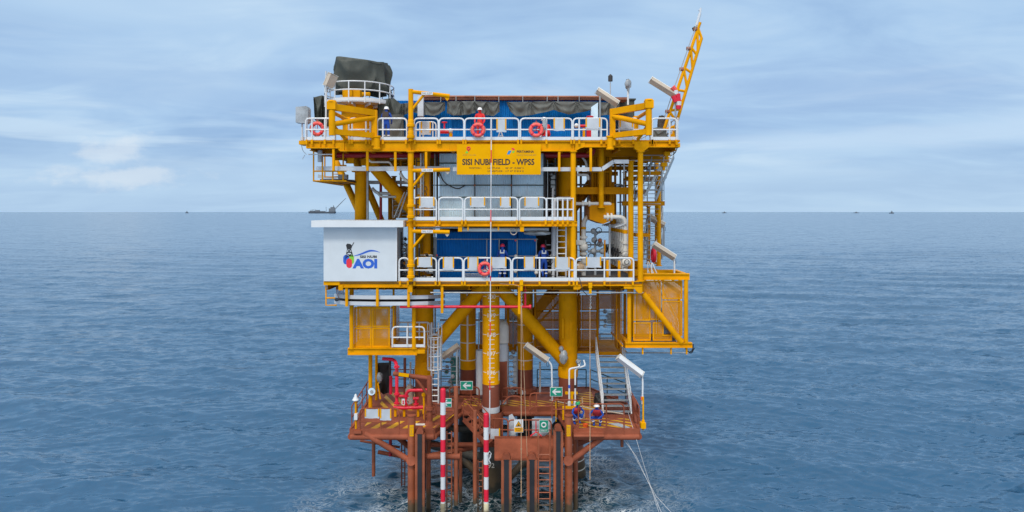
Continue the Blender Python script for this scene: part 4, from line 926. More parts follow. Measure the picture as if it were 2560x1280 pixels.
stair(P(1660, 392, 6.2), P(1612, 500, 3.6), 1.15, 11, 'upper grey stair under the right end of the top deck', 'galvanised', 'galvanised', rmat='galvanised'); stair(P(1600, 510, 6.0), P(1600, 652, 3.4), .85, 13, 'grey stair from the landing down to the lower deck at the right', 'galvanised', 'galvanised', rmat='galvanised')
stair(P(1624, 700, 1.7), P(1690, 848, 1.7), 1.0, 12, 'pale stair inside the right mesh cage', 'white', 'galvanised', wx=(0, 1, 0))
stair(P(1640, 560, 5.2), P(1622, 655, 4.4), .8, 8, 'small white stair rail behind the right columns', 'white', 'galvanised')
# caged white ladder
t = ladder(1079, 1096, 806, 2.6, 'white caged ladder beside the left leg', ybot=1010, mat='white', hoop=False, r=.045)
a, b = X0(1071, 2.6), X0(1106, 2.6)
for yy in (838, 862, 885, 918):
    z = P(0, yy, 2.6).z; c = ((a + b) / 2, 2.25, z); MB().torus(c, (b - a) / 2, .028, 'Z', 20, 6).done('cage_hoop', 'white', t)
for k in range(7):
    an = R(180 + k * 30); x, y = (a + b) / 2 + math.cos(an) * (b - a) / 2, 2.25 + math.sin(an) * (b - a) / 2
    MB().tube((x, y, P(0, 920, 2.6).z), (x, y, P(0, 806 if k in (0, 6) else 838, 2.6).z), .022, 6).done('cage_bar', 'white', t)
for x in (1079, 1096): pass
# ------------------------------------------------------------------ name board
t = thing('name_board', 'yellow board with the field name hung under the top deck', 'sign board', (P(1247, 0, -.12).x, -.12, P(0, 437, 0).z))
Yb = -.12
MB().bx(1142, 360.5, 1352, 436.5, Yb, .06).done('panel', 'bright_yellow', t)
text('SISI NUBI FIELD - WPS5', (1155.5, 397, 1336, 412.8), Yb - .005, 'ink', 'lettering', t, .034)
text('POSITION :', (1173, 418, 1204, 422), Yb - .005, 'ink', 'lettering', t, .008); text("LATITUDE   :   00' 47' 15.580' S", (1219, 418, 1309, 422.4), Yb - .005, 'ink', 'lettering', t, .008); text("LONGITUDE : 117' 47' 57.814' E", (1219, 425.6, 1309, 430), Yb - .005, 'ink', 'lettering', t, .008)
text('PERTAMINA', (1292, 376, 1335, 382), Yb - .005, 'ink', 'lettering', t, .03); text('HULU MAHAKAM', (1292, 385.5, 1340, 389.8), Yb - .005, 'ink_faint', 'lettering', t, .0)
MB().ppoly([(1267, 386), (1271.5, 376.5), (1279, 376.5), (1274, 386)], Yb - .006, .006).done('emblem', 'logo_lightblue', t); MB().ppoly([(1278, 370), (1284, 370), (1288, 375), (1282, 375.5)], Yb - .006, .006).done('emblem', 'logo_red', t)
MB().ppoly([(1279, 382), (1282, 377), (1287, 377), (1285, 382)], Yb - .006, .006).done('emblem', 'logo_green', t)
MB().torus(P(1171.3, 371, Yb - .004), 3.5 * S(0), 1.5 * S(0), n=20, m=6).ppoly([(1167, 373), (1175.6, 373), (1171.3, 379)], Yb - .007, .006).done('emblem', 'logo_red', t); MB().ppoly([(1163, 383), (1166, 377), (1171, 380), (1169, 383.5)], Yb - .006, .006).done('emblem', 'logo_green', t)
text('SISI NUBI', (1157, 386, 1190, 389), Yb - .005, 'ink_faint', 'lettering', t)
# ------------------------------------------------------------------ white shelter
Ys = -.08
t = thing('white_shelter', 'white box shelter with a flat overhanging roof and a painted emblem', 'shelter', (P(905, 0, Ys).x, 1, ZL))
MB().bx(809, 567, 991, 703, Ys, 2.2).done('wall', 'shelter', t)
MB().bx(778, 551.5, 1008, 568, Ys - .55, 3.6).done('roof', 'white', t)
Yl = Ys - .005
MB().bx(988.5, 569, 992.5, 703, Ys - .012, .01).done('corner_trim', 'white', t)
text('AOI', (881, 647, 943, 671.5), Yl, 'logo_blue', 'lettering', t, .06); text('SISI NUBI', (900, 638.6, 942, 645), Yl, 'black', 'lettering', t, .04)
def pill(x0, y0, x1, y1, mat, dy=0.0):
    r = (x1 - x0) / 2; pts = [((x0 + x1) / 2 + r * math.cos(R(a)), y0 + r + r * -math.sin(R(a))) for a in range(0, 181, 20)] + [((x0 + x1) / 2 - r * math.cos(R(a)), y1 - r + r * math.sin(R(a))) for a in range(0, 181, 20)]
    MB().ppoly(pts, Yl - dy, .005).done('emblem', mat, t)
pill(858, 637, 873, 661, 'logo_blue'); pill(873, 637, 885, 660, 'logo_green', .001); pill(866, 646, 880, 670, 'logo_red', .003)
sw = []
for i in range(13):
    u = i / 12; x = 884 + 66 * u; y = 640 - 14 * math.sin(u * 2.4) * (1 - u * .35) + 3 * math.sin(u * 6.28) - 10 * max(0, u - .75); sw.append((x, y, 4.5 * math.sin(math.pi * min(1, u * .96 + .03)) + .5))
MB().ppoly([(x, y - h * .5) for x, y, h in sw] + [(x, y + h * .5) for x, y, h in reversed(sw)], Yl, .005).done('emblem', 'logo_blue', t)
mb = MB().ppoly([(865, 613), (868, 609), (876, 610), (880, 614), (879, 621), (873, 624), (867, 622)], Yl - .004, .005).done('emblem', 'black', t)
mb = MB()
for a, b in (((868, 623), (863, 650)), ((877, 623), (882, 640)), ((868, 623), (880, 634)), ((877, 623), (866, 634)), ((866, 634), (882, 641)), ((880, 634), (864, 645)), ((879, 616), (885, 606)), ((863, 640), (882, 640)), ((866, 631), (880, 631))): mb.beam(P(*a, Yl - .005), P(*b, Yl - .005), .006, .035)
mb.done('emblem', 'black', t)
# ------------------------------------------------------------------ top deck equipment
# blue corrugated cabin with a rust-brown roof edge
Yk = 4.0
x0, x1 = X0(945, Yk), X0(1527, Yk); z1 = P(0, 247, Yk).z
t = thing('blue_cabin', 'long blue corrugated cabin on the top deck under hanging tarpaulins', 'cabin', ((x0 + x1) / 2, Yk, ZT))
MB().corr(x0, x1, Yk, ZT, z1 - .1, .21, .045).done('front_wall', 'blue_steel', t); MB().wbox(x0, x1, Yk + .1, Yk + 3.2, ZT, z1 - .1).done('body', 'blue_steel', t)
MB().wbox(x0 + 2.4, x1 + .9, Yk - .25, Yk + 3.5, z1 - .08, z1 + .05).tube((x0 + 2.5, Yk - .3, z1 + .08), (x1 - .4, Yk - .3, z1 + .06), .06, 8).done('roof', 'rust', t)
for i, xx in enumerate((1102, 1140, 1187, 1247, 1307, 1368, 1395, 1448)):
    p = P(xx, 240, Yk - .35); MB().tube(p, p + Vector((0, 0, -.5)), .025, 6).done('roof_post', 'galvanised', t)
x2, x3 = X0(1527, 5), X0(1586, 5)
MB().bx(1546, 247, 1586, 346, 4.8, 2.2).bx(1540, 246, 1590, 249, 4.7, 2.4).done('equipment_cabinet', 'tarp', label='dark grey cabinet at the right end of the blue cabin', cat='cabinet')
MB().ppoly([(1478, 268), (1495, 256), (1495, 346), (1478, 346)], 3.2, .5).done('equipment_cabinet', 'zinc', label='pale blue sloping topped panel beside the red valve', cat='cabinet')
def tarp(pts_top, pts_bot, Y, label, mat='tarp_light', nu=72, nv=20, pins=6, amp=.13, th=.02, cat='tarpaulin', sway=.0):
    rnd = random.Random(int(pts_top[0][0])); ph = [rnd.random() * 6.28 for _ in range(8)]
    def ip(ps, u):
        x = ps[0][0] + (ps[-1][0] - ps[0][0]) * u
        for a, b in zip(ps, ps[1:]):
            if a[0] <= x <= b[0]: return a[1] + (b[1] - a[1]) * (x - a[0]) / max(1e-6, b[0] - a[0])
        return ps[-1][1]
    vs = []; fs = []
    for i in range(nu + 1):
        u = i / nu
        for j in range(nv + 1):
            v = j / nv; xa = pts_top[0][0] + (pts_top[-1][0] - pts_top[0][0]) * u; xb = pts_bot[0][0] + (pts_bot[-1][0] - pts_bot[0][0]) * u
            px = xa + (xb - xa) * v; py = ip(pts_top, u) * (1 - v) + ip(pts_bot, u) * v
            w_ = (u * pins) % 1.0; d_ = min(w_, 1 - w_) * 2; k_ = int(u * pins)
            sg = math.sin(math.pi * w_)
            an = math.atan2(v + .02, d_ * 1.6 + .02); rr_ = math.hypot(v, d_)
            f = math.sin(an * 11 + ph[k_ % 8]) * .55 * math.exp(-rr_ * 1.1)            # creases fanning out from each tie
            f += math.sin((v - .55 * sg * (1 - v * .3)) * 8 + ph[(k_ + 3) % 8]) * .34 * sg * min(1, v * 3)   # hanging swags
            f += math.sin(u * pins * 11 + ph[2] + v * 1.5) * .30 * v
            p = P(px, py, Y); vs.append((p.x, Y - .06 - amp * (.45 + .75 * v) * (f + .6) - sway * v, p.z))
    w = nv + 1
    for i in range(nu):
        for j in range(nv): a = i * w + j; fs.append((a, a + 1, a + w + 1, a + w))
    m = len(vs); vs += [(x, y + th, z) for x, y, z in vs]; fs += [tuple(reversed([k + m for k in f])) for f in list(fs)]
    o = MB().add(vs, fs).done('tarpaulin', mat, label=label, cat=cat); return o
tarp([(985, 262), (1030, 257), (1062, 256)], [(985, 300), (1005, 292), (1030, 280), (1062, 290)], 3.6, 'grey green tarpaulin bunched at the left end of the blue cabin')
tarp([(1060, 256), (1113, 256)], [(1060, 288), (1085, 290), (1098, 287), (1113, 276)], 3.6, 'short grey tarpaulin behind the davit arm', pins=1)
tarp([(1118, 254), (1186, 253), (1190, 254)], [(1118, 284), (1135, 290), (1165, 288), (1190, 283)], 3.6, 'grey tarpaulin swag left of the white helmet', pins=2)
tarp([(1184, 253), (1249, 256)], [(1186, 272), (1205, 288), (1235, 291), (1249, 280)], 3.55, 'sagging grey tarpaulin above the standing worker in red', pins=2)
tarp([(1266, 256), (1360, 254), (1500, 255)], [(1276, 280), (1290, 292), (1320, 290), (1355, 283), (1385, 276), (1420, 287), (1450, 282), (1474, 277), (1500, 288)], 3.55, 'long grey tarpaulin over the right half of the blue cabin', pins=4, nu=130)
tarp([(1495, 256), (1548, 258)], [(1495, 290), (1520, 288), (1548, 290)], 3.4, 'grey tarpaulin at the right end of the blue cabin', pins=2)
tarp([(946, 250), (985, 246), (1005, 262)], [(942, 322), (965, 330), (1010, 332)], 3.2, 'dark tarpaulin curtain behind the worker in blue', 'tarp', pins=2, amp=.16)
tarp([(962, 288), (1010, 286)], [(958, 347), (1012, 347)], 2.4, 'grey tarpaulin over a stack beside the worker in blue', 'tarp_light', pins=1, amp=.12)
tarp([(786, 244), (806, 239), (832, 250)], [(790, 300), (805, 322), (832, 318)], 5.0, 'dark tarpaulin shroud at the left behind the grey box', 'tarp', pins=2, amp=.3)
# crane pedestal, round platform, wrapped crane
Yp = 4.0; c = P(899, 0, Yp); cx = c.x
z0, zr, zt = ZT, P(0, 253, Yp - 1.9).z, P(0, 192, Yp).z
t = thing('crane_pedestal', 'thick yellow drum carrying the round white crane platform', 'pedestal', (cx, Yp, ZT))
MB().lathe((cx, Yp, 0), [(.95, z0), (.95, z0 + .05), (.92, z0 + .06), (.92, zr - .75), (1.02, zr - .7), (1.02, zr - .5), (.98, zr - .45), (1.02, zr - .02)], 40).done('drum', 'yellow', t)
RP = 1.88
MB().lathe((cx, Yp, 0), [(.9, zr - .02), (RP, zr), (RP, zr + .08), (.9, zr + .1)], 48).done('platform_floor', 'light_grey', t)
mb = MB()
for k in range(12):
    a = R(k * 30); mb.beam((cx + .95 * math.cos(a), Yp + .95 * math.sin(a), zr - .12), (cx + 1.8 * math.cos(a), Yp + 1.8 * math.sin(a), zr - .06), .06, .12)
mb.done('floor_bracket', 'light_grey', t)
tr = thing('round_railing', 'round white railing of the crane platform', 'railing', (cx, Yp, zr))
MB().lathe((cx, Yp, 0), [(RP - .01, zr + .05), (RP + .012, zr + .05), (RP + .012, zr + .22), (RP - .01, zr + .22)], 48).done('toe_board', 'white', tr)
for z, nm in ((zr + 1.08, 'top_rail'), (zr + .64, 'mid_rail')): MB().torus((cx, Yp, z), RP, .035, 'Z', 56, 8).done(nm, 'white', tr)
for k in range(14):
    a = R(k * 360 / 14 + 8); MB().tube((cx + RP * math.cos(a), Yp + RP * math.sin(a), zr - .05), (cx + RP * math.cos(a), Yp + RP * math.sin(a), zr + 1.08), .033, 8).done('post', 'white', tr)
def shroud(rings, label, mat='tarp', nA=120, folds=12, seed=1, sq=3.0, cat='tarpaulin'):
    """cloth hung over a boxy thing: rings = (z, xmin, xmax, ymin, ymax, fold)"""
    rnd = random.Random(seed); ph = [rnd.random() * 6.28 for _ in range(9)]
    vs = []; fs = []; nz = 26
    zs = [r[0] for r in rings]
    def ip(v):
        f = v * (len(rings) - 1); i = min(int(f), len(rings) - 2); w = f - i
        return [a + (b - a) * w for a, b in zip(rings[i], rings[i + 1])]
    for j in range(nz + 1):
        v = j / nz; r = ip(v)
        z, xa, xb, ya, yb, fo = r[:6]; tilt = r[6] if len(r) > 6 else 0
        for k in range(nA):
            a = 2 * math.pi * k / nA; ca, sa = math.cos(a), math.sin(a)
            m = (abs(ca) ** sq + abs(sa) ** sq) ** (-1 / sq)
            f = (.55 - abs(math.sin(a * folds * .5 + ph[0] + v * 1.4 * math.sin(a * 2)))) * .8 + (.5 - abs(math.sin((v * .9 - .42 * abs(math.cos(a * 2 + .3))) * 7 + ph[2]))) * .9 + math.sin(a * 3 + ph[1] + v * 2) * .25
            m *= 1 + fo * f * 1.0
            x = (xa + xb) / 2 + (xb - xa) / 2 * ca * m; y = (ya + yb) / 2 + (yb - ya) / 2 * sa * m
            u = ca * m
            vs.append((x, y, z - tilt * (u + 1) / 2 + fo * .35 * math.sin(a * 5 + ph[4] + v * 6)))
    for j in range(nz):
        for k in range(nA): a = j * nA; fs.append((a + k, a + nA + k, a + nA + (k + 1) % nA, a + (k + 1) % nA))
    fs.append(tuple(range(nA)))
    return MB().add(vs, fs).done('tarpaulin', mat, label=label, cat=cat)
def zx(py): return P(0, py, Yp - .9).z
def xx(px): return P(px, 0, Yp - .7).x
shroud([(zx(134), xx(836), xx(948), Yp - .55, Yp + .6, .0, .42), (zx(137), xx(833), xx(960), Yp - .85, Yp + .95, .02, .38), (zx(150), xx(832), xx(964), Yp - .95, Yp + 1.05, .07, .2), (zx(172), xx(830), xx(967), Yp - .9, Yp + 1.1, .13), (zx(195), xx(828), xx(967), Yp - .85, Yp + 1.1, .17), (zx(216), xx(832), xx(966), Yp - .85, Yp + 1.1, .17), (zx(228), xx(838), xx(962), Yp - .7, Yp + 1.1, .20)],
       'tall dark green tarpaulin wrapped over the crane on the round platform', seed=4)
tb_ = MB().bx(856, 222, 900, 243, Yp - 1.1, .7).tp(878, 222, 878, 240, Yp - 1.2, 6).tp(905, 235, 925, 235, Yp - 1.2, 9).done('winch_unit', 'yellow', label='yellow winch machinery under the crane tarpaulin', cat='winch')
# side tarp corner hanging behind the platform to the right
tarp([(966, 200), (984, 240)], [(975, 270), (1000, 285)], 5.2, 'dark tarpaulin corner trailing down right of the round platform', 'tarp', pins=1, amp=.2)
# grey box on a post, far left
t = thing('junction_box', 'grey wrapped box on a white post at the far left corner', 'box', P(755, 350, .4))
MB().ppoly([(739, 267), (766, 265), (770, 270), (770, 304), (764, 308), (739, 306)], .3, .5).done('box', 'plastic_wrap', t); MB().tp(755, 306, 756, 351, .5, 5).done('post', 'light_grey', t); MB().tp(756, 343, 756, 351, .5, 10, r2=.1).done('post_base', 'light_grey', t)
MB().tp(815, 178, 815, 348, 2.4, 4.5).done('mast', 'light_grey', label='slim white mast up the left of the round platform', cat='mast')
# yellow bracket frames swung out from both corners
def bframe(xn, xf, yn, yf, label, side):
    a = P(xf, yf, .0); b = P(xn, yn, -2.2)
    zt = a.z; b.z = zt; lo = P(0, 342, 0).z - .0; zl = ZT + .35
    t = thing('swing_frame', label, 'frame', (a.x, 0, ZT), 'yellow swing out bracket frames')
    A = Vector((a.x, -.15, 0)); B = Vector((b.x, -2.2, 0))
    up = lambda v, z: Vector((v.x, v.y, z))
    zl2 = P(0, 343, 0).z
    MB().beam(up(A, zt), up(B, zt), .22, .30).done('top_beam', 'yellow', t); MB().beam(up(A, zl2 + .06), up(B, zl2 + .03), .20, .26).done('bottom_beam', 'yellow', t)
    MB().beam(up(A, ZT - .3), up(A, zt + .15), .26, .24).done('post', 'yellow', t); MB().tube(up(B, zl2 - .15), up(B, zt - .1), .15, 14).done('post', 'yellow', t)
    MB().beam(up(B, zt + .05) - Vector((.2, 0, 0)), up(B, zt + .05) + Vector((.2, 0, 0)), .36, .36).lathe((b.x, -2.2, zt + .22), [(.22, 0), (.18, .08)], 14).done('corner_block', 'yellow', t)
    MB().tube(up(B, zl2 + .36), up(A, zt - .2), .13, 14).done('diagonal', 'yellow', t)
    C = A + Vector((side * 1.9, 1.1, 0)) * -1 if False else Vector((b.x - side * .1, .6, 0))
    MB().tube(up(B, zt - .25), up(C, zt - .25), .09, 12).done('back_tube', 'yellow', t); MB().beam(up(C, ZT - .2), up(C, zt - .1), .22, .22).done('post', 'yellow', t)
    MB().tube(up(B, zl2 + .35), up(C, ZT - .05), .09, 12).done('back_tube', 'yellow', t); MB().tube(up(C, zt - .3), up(A, zt - .3), .09, 12).done('back_tube', 'yellow', t)
    MB().lathe((A.x - side * .12, -.2, ZT - .52), [(.16, 0), (.20, .02), (.20, .1), (.16, .12), (.16, .6), (.2, .62), (.2, .7)], 14).done('hinge', 'yellow', t)
bframe(830, 938, 264, 284, 'yellow bracket frame swung out at the left of the top deck', -1); bframe(1622, 1530, 265, 281, 'yellow bracket frame swung out at the right of the top deck', 1)
# boom
Yb = 1.0
def lat(a0, b0, a1, b1, dy, label):
    t = thing('crane_boom', label, 'crane boom', P(b0[0], b0[1], Yb + dy / 2)); w = 8
    A = [(P(*a0, Yb), P(*a1, Yb)), (P(*b0, Yb), P(*b1, Yb))]
    for p, q in A: MB().tube(p, q, w / 2 * S(Yb), 10).done('chord', 'yellow', t)
    f = lambda k, s: A[k][0] + (A[k][1] - A[k][0]) * s
    us = (.06, .23, .41, .60, .78, .95)
    for i, u in enumerate(us):
        MB().tube(f(0, u), f(1, u + .05), .07, 8).done('lacing', 'yellow', t)
        if i: MB().tube(f(0, u - .015), f(1, us[i - 1] + .09), .07, 8).done('lacing', 'yellow', t)
        pv = f(0, u - .02) + Vector((-.22, -.02, .06)); MB().tube(pv, pv + Vector((.2, 0, 0)), .10, 10).done('sheave_lug', 'rust', t)
    for k in (0, 1): MB().wbox(f(k, 0).x - .14, f(k, 0).x + .14, Yb - .18, Yb + .18, ZT, f(k, 0).z + .12).done('boom_foot', 'yellow', t)
    return t
bt = lat((1654, 342), (1681, 342), (1750, 56), (1754, 95), 1.0, 'yellow lattice crane boom raised steeply at the right')
MB().path([P(1662, 292, Yb - .1), P(1687, 215, Yb - .1), P(1728, 98, Yb - .1), P(1742, 62, Yb - .1)], .022, 6).done('hoist_line', 'galvanised', bt)
mb = MB().tube(P(1740, 68, Yb), P(1750, 34, Yb), .075, 10).tube(P(1750, 34, Yb), P(1752, 20, Yb), .05, 8).tube(P(1747, 25, Yb), P(1753, 30, Yb), .04, 6)
mb.done('whip_antenna', 'light_grey', bt); MB().tube(P(1733, 74, Yb), P(1739, 70, Yb), .11, 10).done('beacon', 'dark_green', bt)
t = thing('tape_roll', 'red and white warning tape tied to the pole beside the boom', 'tape', P(1690, 274, .3))
for k, (a, b) in enumerate((((1681, 217), (1689, 226)), ((1689, 226), (1690, 236)), ((1684, 240), (1689, 255)), ((1694, 235), (1697, 254)), ((1697, 254), (1697, 264)), ((1697, 264), (1696, 273)))):
    MB().tube(P(*a, .3), P(*b, .3), .14 if k != 1 else .12, 8, r2=.11).done('tape', ('buoy', 'white', 'pink_red', 'pink_red', 'white', 'pink_red')[k], t)
# wrapped things behind the right corner rail
shroud([(P(0, 290, 1.5).z, X0(1648, 1.5), X0(1660, 1.5), 1.3, 1.7, .05), (P(0, 300, 1.5).z, X0(1645, 1.5), X0(1663, 1.5), 1.2, 1.8, .15), (P(0, 325, 1.5).z, X0(1644, 1.5), X0(1662, 1.5), 1.2, 1.8, .15)], 'small pointed wrapped bundle at the right corner rail', 'deck_dark', 24, 5, 3)
shroud([(P(0, 320, 1.2).z, X0(1632, 1.2), X0(1662, 1.2), 1.0, 1.7, .05), (P(0, 330, 1.2).z, X0(1629, 1.2), X0(1668, 1.2), .8, 1.9, .15), (P(0, 347, 1.2).z, X0(1628, 1.2), X0(1670, 1.2), .7, 1.9, .2)], 'grey tarpaulin heap behind the right corner rail', 'tarp_light', 40, 6, 5)
mb = MB()
for a, b in (((1672, 300), (1664, 345)), ((1674, 300), (1682, 345)), ((1664, 322), (1680, 322))): mb.tp(*a, *b, 1.0, 4)
mb.done('tripod_stand', 'light_grey', label='grey tripod stand at the right corner rail', cat='stand')
# antenna with lantern, wrapped camera on mast, tripod
t = thing('navigation_lantern', 'dark lantern on a thin mast above the blue cabin', 'lantern', P(1526, 248, 5)); MB().tp(1526, 206, 1526, 248, 5, 2.6).done('mast', 'grey', t)
q = P(1526, 204, 5); MB().lathe((q.x, 5, q.z), [(.06, 0), (.13, .02), (.13, .32), (.09, .36), (.03, .42)], 14).done('lantern_head', 'dark', t)
def wrapped(px, py, Y, label, rx=7, ry=12, mast=None, tail=True):
    t = thing('wrapped_lamp', label, 'wrapped lamp', P(px, py + ry + 12, Y), 'lamps wrapped in grey plastic'); c = P(px, py, Y); r = rx * S(Y)
    mb = MB().ball(c, r, 14, 10, (1, 1, ry / rx)); rnd = random.Random(px); mb.v = [(x + rnd.uniform(-.04, .04), y + rnd.uniform(-.04, .04), z + rnd.uniform(-.05, .05)) for x, y, z in mb.v]
    mb.done('wrapping', 'plastic_wrap', t)
    if tail: MB().tube(P(px, py + ry * .6, Y), P(px + 1, py + ry + 12, Y), r * .55, 10, r2=r * .25).done('tied_neck', 'plastic_wrap', t)
    if mast: MB().tp(px, py + ry, px, mast, Y, 5).done('mast', 'white', t)
wrapped(1570, 211, 2.4, 'lamp wrapped in grey plastic on a white mast on the top deck', 8, 12, 262)
t = thing('wrapped_lamp', 'lamp wrapped in grey plastic on the brace end at the right leg', 'wrapped lamp', P(1409, 908, 2.9), 'lamps wrapped in grey plastic')
mb = MB().ball(P(1409, 893, 2.8), .26, 14, 10, (.85, .7, 1.35)); rnd = random.Random(3); mb.v = [(x + rnd.uniform(-.04, .04), y, z + rnd.uniform(-.05, .05)) for x, y, z in mb.v]; mb.done('wrapping', 'plastic_wrap', t)
mb = MB().ball(P(1403, 872, 2.8), .13, 12, 8, (1, .9, 1.2)); mb.done('wrapped_head', 'plastic_wrap', t); MB().tube(P(1404, 876, 2.8), P(1406, 885, 2.8), .07, 8).done('bracket', 'grey', t)
MB().bx(1044, 239, 1058, 290, 1.0, .3).done('control_panel', 'light_grey', label='pale grey upright panel behind the topmost davit', cat='panel')
# fire monitors and valves on the top deck
t = thing('fire_monitor', 'red fire monitor with a yellow valve right of the upper davit', 'fire monitor', P(1118, 348, 1.2))
MB().pp([(1100, 329, 1.2), (1122, 329, 1.2)], 10).done('barrel', 'pink_red', t); MB().tp(1111, 329, 1111, 307, 1.2, 4).torus(P(1111, 306, 1.2), .12, .03, 'Z', 16, 6).done('handwheel', 'pink_red', t); MB().ball(P(1126, 327, 1.2), .13).done('flange', 'white', t); MB().tp(1127, 333, 1127, 346, 1.2, 9).done('valve_body', 'yellow', t)
t = thing('fire_monitor', 'red valve column beside the pale sloping panel on the top deck', 'fire monitor', P(1472, 348, 1.5)); MB().bx(1467, 300, 1478, 346, 1.5, .25).tp(1447, 315, 1466, 315, 1.5, 7).done('column', 'red', t); MB().torus(P(1475, 292, 1.5), .16, .035, 'Z', 16, 6).done('handwheel', 'red', t); MB().ball(P(1441, 314, 1.5), .12).done('flange', 'white', t); MB().bx(1457, 320, 1463, 346, 1.4, .15).done('support', 'yellow', t)
mb = MB().tp(1244, 347, 1250, 330, 1.0, 3).tp(1259, 347, 1253, 330, 1.0, 3).tp(1247, 340, 1256, 340, 1.0, 2); mb.done('easel_stand', 'light_grey', label='small pale trestle behind the top railing', cat='stand')
t = thing('plastic_bag', 'clear plastic wrap tied to the railing beside the crouching worker', 'plastic wrap', P(1360, 324, -.15)); mb = MB().ball(P(1361, 311, -.12), .16, 12, 10, (.75, .5, 1.7)); rnd = random.Random(8); mb.v = [(x + rnd.uniform(-.03, .03), y, z + rnd.uniform(-.05, .05)) for x, y, z in mb.v]; mb.done('wrap', 'plastic_wrap', t)

# ------------------------------------------------------------------ middle: zinc sheeting, scaffolding
Yz = 1.95
t = thing('zinc_screen', 'tall screen of grey corrugated zinc sheets behind the name board', 'screen', (P(1228, 0, Yz).x, Yz, ZM))
xs = [1098, 1187, 1279, 1359]; rows = (384, 462, 552)
for i in range(3):
    for j in range(2):
        p, q = P(xs[i], rows[j], Yz), P(xs[i + 1], rows[j + 1], Yz); o_ = .035 * ((i + j) % 2)
        MB().corr(p.x + .01, q.x - .01, Yz + o_, q.z - .04, p.z + .04 * j, .115, .025, .01).done('zinc_sheet', 'zinc', t)
mb = MB()
MB().tp(1098, 408, 1143, 408, Yz - .08, 3).done('scaffold_ledger', 'dark_green', t)
MB().tp(1080, 463, 1362, 463, Yz - .09, 2.6).done('scaffold_ledger', 'dark_green', t); MB().tp(1096, 493, 1362, 493, Yz - .09, 2.6).done('scaffold_ledger', 'dark_green', t)
for x in (1094, 1187, 1279, 1361): MB().tp(x, 384, x, 551, Yz - .14, 2.8).done('scaffold_standard', 'dark', t)
for x in (1187, 1278): MB().ball(P(x, 463, Yz - .16), .06, 8, 6).done('coupler', 'rust', t)
MB().path(fillet([P(1098, 430, 1.7), P(1110, 458, 1.7), P(1145, 474, 1.7), P(1163, 463, 1.7)], .6, 8), .03, 6).done('hose', 'black', label='black hose drooping across the zinc sheeting', cat='hose')
# ------------------------------------------------------------------ lower deck: blue cabin with doorway, scaffold
Yd = 2.0
t = thing('blue_cabin', 'blue corrugated cabin on the lower deck with a dark open doorway', 'cabin', (P(1220, 0, Yd).x, Yd, ZL))
za, zb = P(0, 583, Yd).z, ZL
for a, b in ((1092, 1246), (1270, 1292), (1296, 1340)): MB().corr(X0(a, Yd), X0(b, Yd), Yd, zb, za, .16, .04).done('wall', 'blue_steel', t)
MB().wbox(X0(1246, Yd), X0(1270, Yd), Yd, Yd + .05, P(0, 599, Yd).z, za).done('door_header', 'blue_steel', t)
MB().wbox(X0(1092, Yd) + .02, X0(1246, Yd) - .02, Yd + .1, Yd + 2.2, zb, za - .02).wbox(X0(1246, Yd), X0(1340, Yd) - .02, Yd + 1.2, Yd + 2.2, zb, za - .02).wbox(X0(1092, Yd), X0(1345, Yd), Yd + .08, Yd + 2.3, za, za + .05).done('body', 'blue_steel', t)
MB().bx(1084, 593, 1091, 690, Yd - .1, .2).done('corner_post', 'light_grey', t)
t = thing('scaffold', 'grey tube scaffold in front of the blue cabin on the lower deck', 'scaffold', P(1220, 690, 1.6))
for x in (1090, 1217, 1248, 1293, 1341): MB().tp(x, 596, x, 692, 1.6, 2.6).done('scaffold_standard', 'galvanised', t)
for y, a, b in ((598, 1088, 1345), (642, 1088, 1216), (640, 1271, 1345), (678, 1088, 1216), (677, 1290, 1345)): MB().tp(a, y, b, y, 1.55, 2.4).done('scaffold_ledger', 'galvanised', t)
for i in range(4): MB().tp(1162, 684 + i * 3, 1206, 684 + i * 3, 1.3 + i * .1, 1.6).done('loose_tube', 'galvanised', t)
for a in ((1092, 638), (1289, 601), (1338, 601)): MB().ball(P(*a, 1.5), .05, 8, 6).done('coupler', 'buoy', t)
for a in ((1290, 641), (1342, 641), (1289, 678), (1341, 682)): MB().ball(P(*a, 1.5), .11, 8, 6).done('padding', 'offwhite', t)
t = thing('life_ring_coil', 'pale hose coil hung below the middle deck edge', 'hose', P(1284, 591, .3)); MB().torus(P(1284, 579, .3), .155, .028, 'Y', 28, 8).done('coil', 'beige', t)
t = thing('wrapped_pipe', 'white pipe wrapped in plastic under the middle deck', 'pipe', P(1340, 590, .8)); MB().tp(1310, 573, 1372, 573, .8, 9).done('pipe', 'light_grey', t); mb = MB()
mb.ball(P(1344, 583, .7), .72, 16, 8, (1, .3, .16)); rnd = random.Random(5); mb.v = [(x, y, z + rnd.uniform(-.03, .03)) for x, y, z in mb.v]; mb.done('plastic_sheet', 'plastic_wrap', t)
MB().tp(1044, 569, 1160, 569, .5, 4.5).done('service_pipe', 'light_grey', label='grey pipe running under the left of the middle deck', cat='pipe'); MB().tp(1155, 574, 1300, 574, .6, 11).done('service_pipe', 'offwhite', label='thick pale pipe running under the middle deck', cat='pipe')
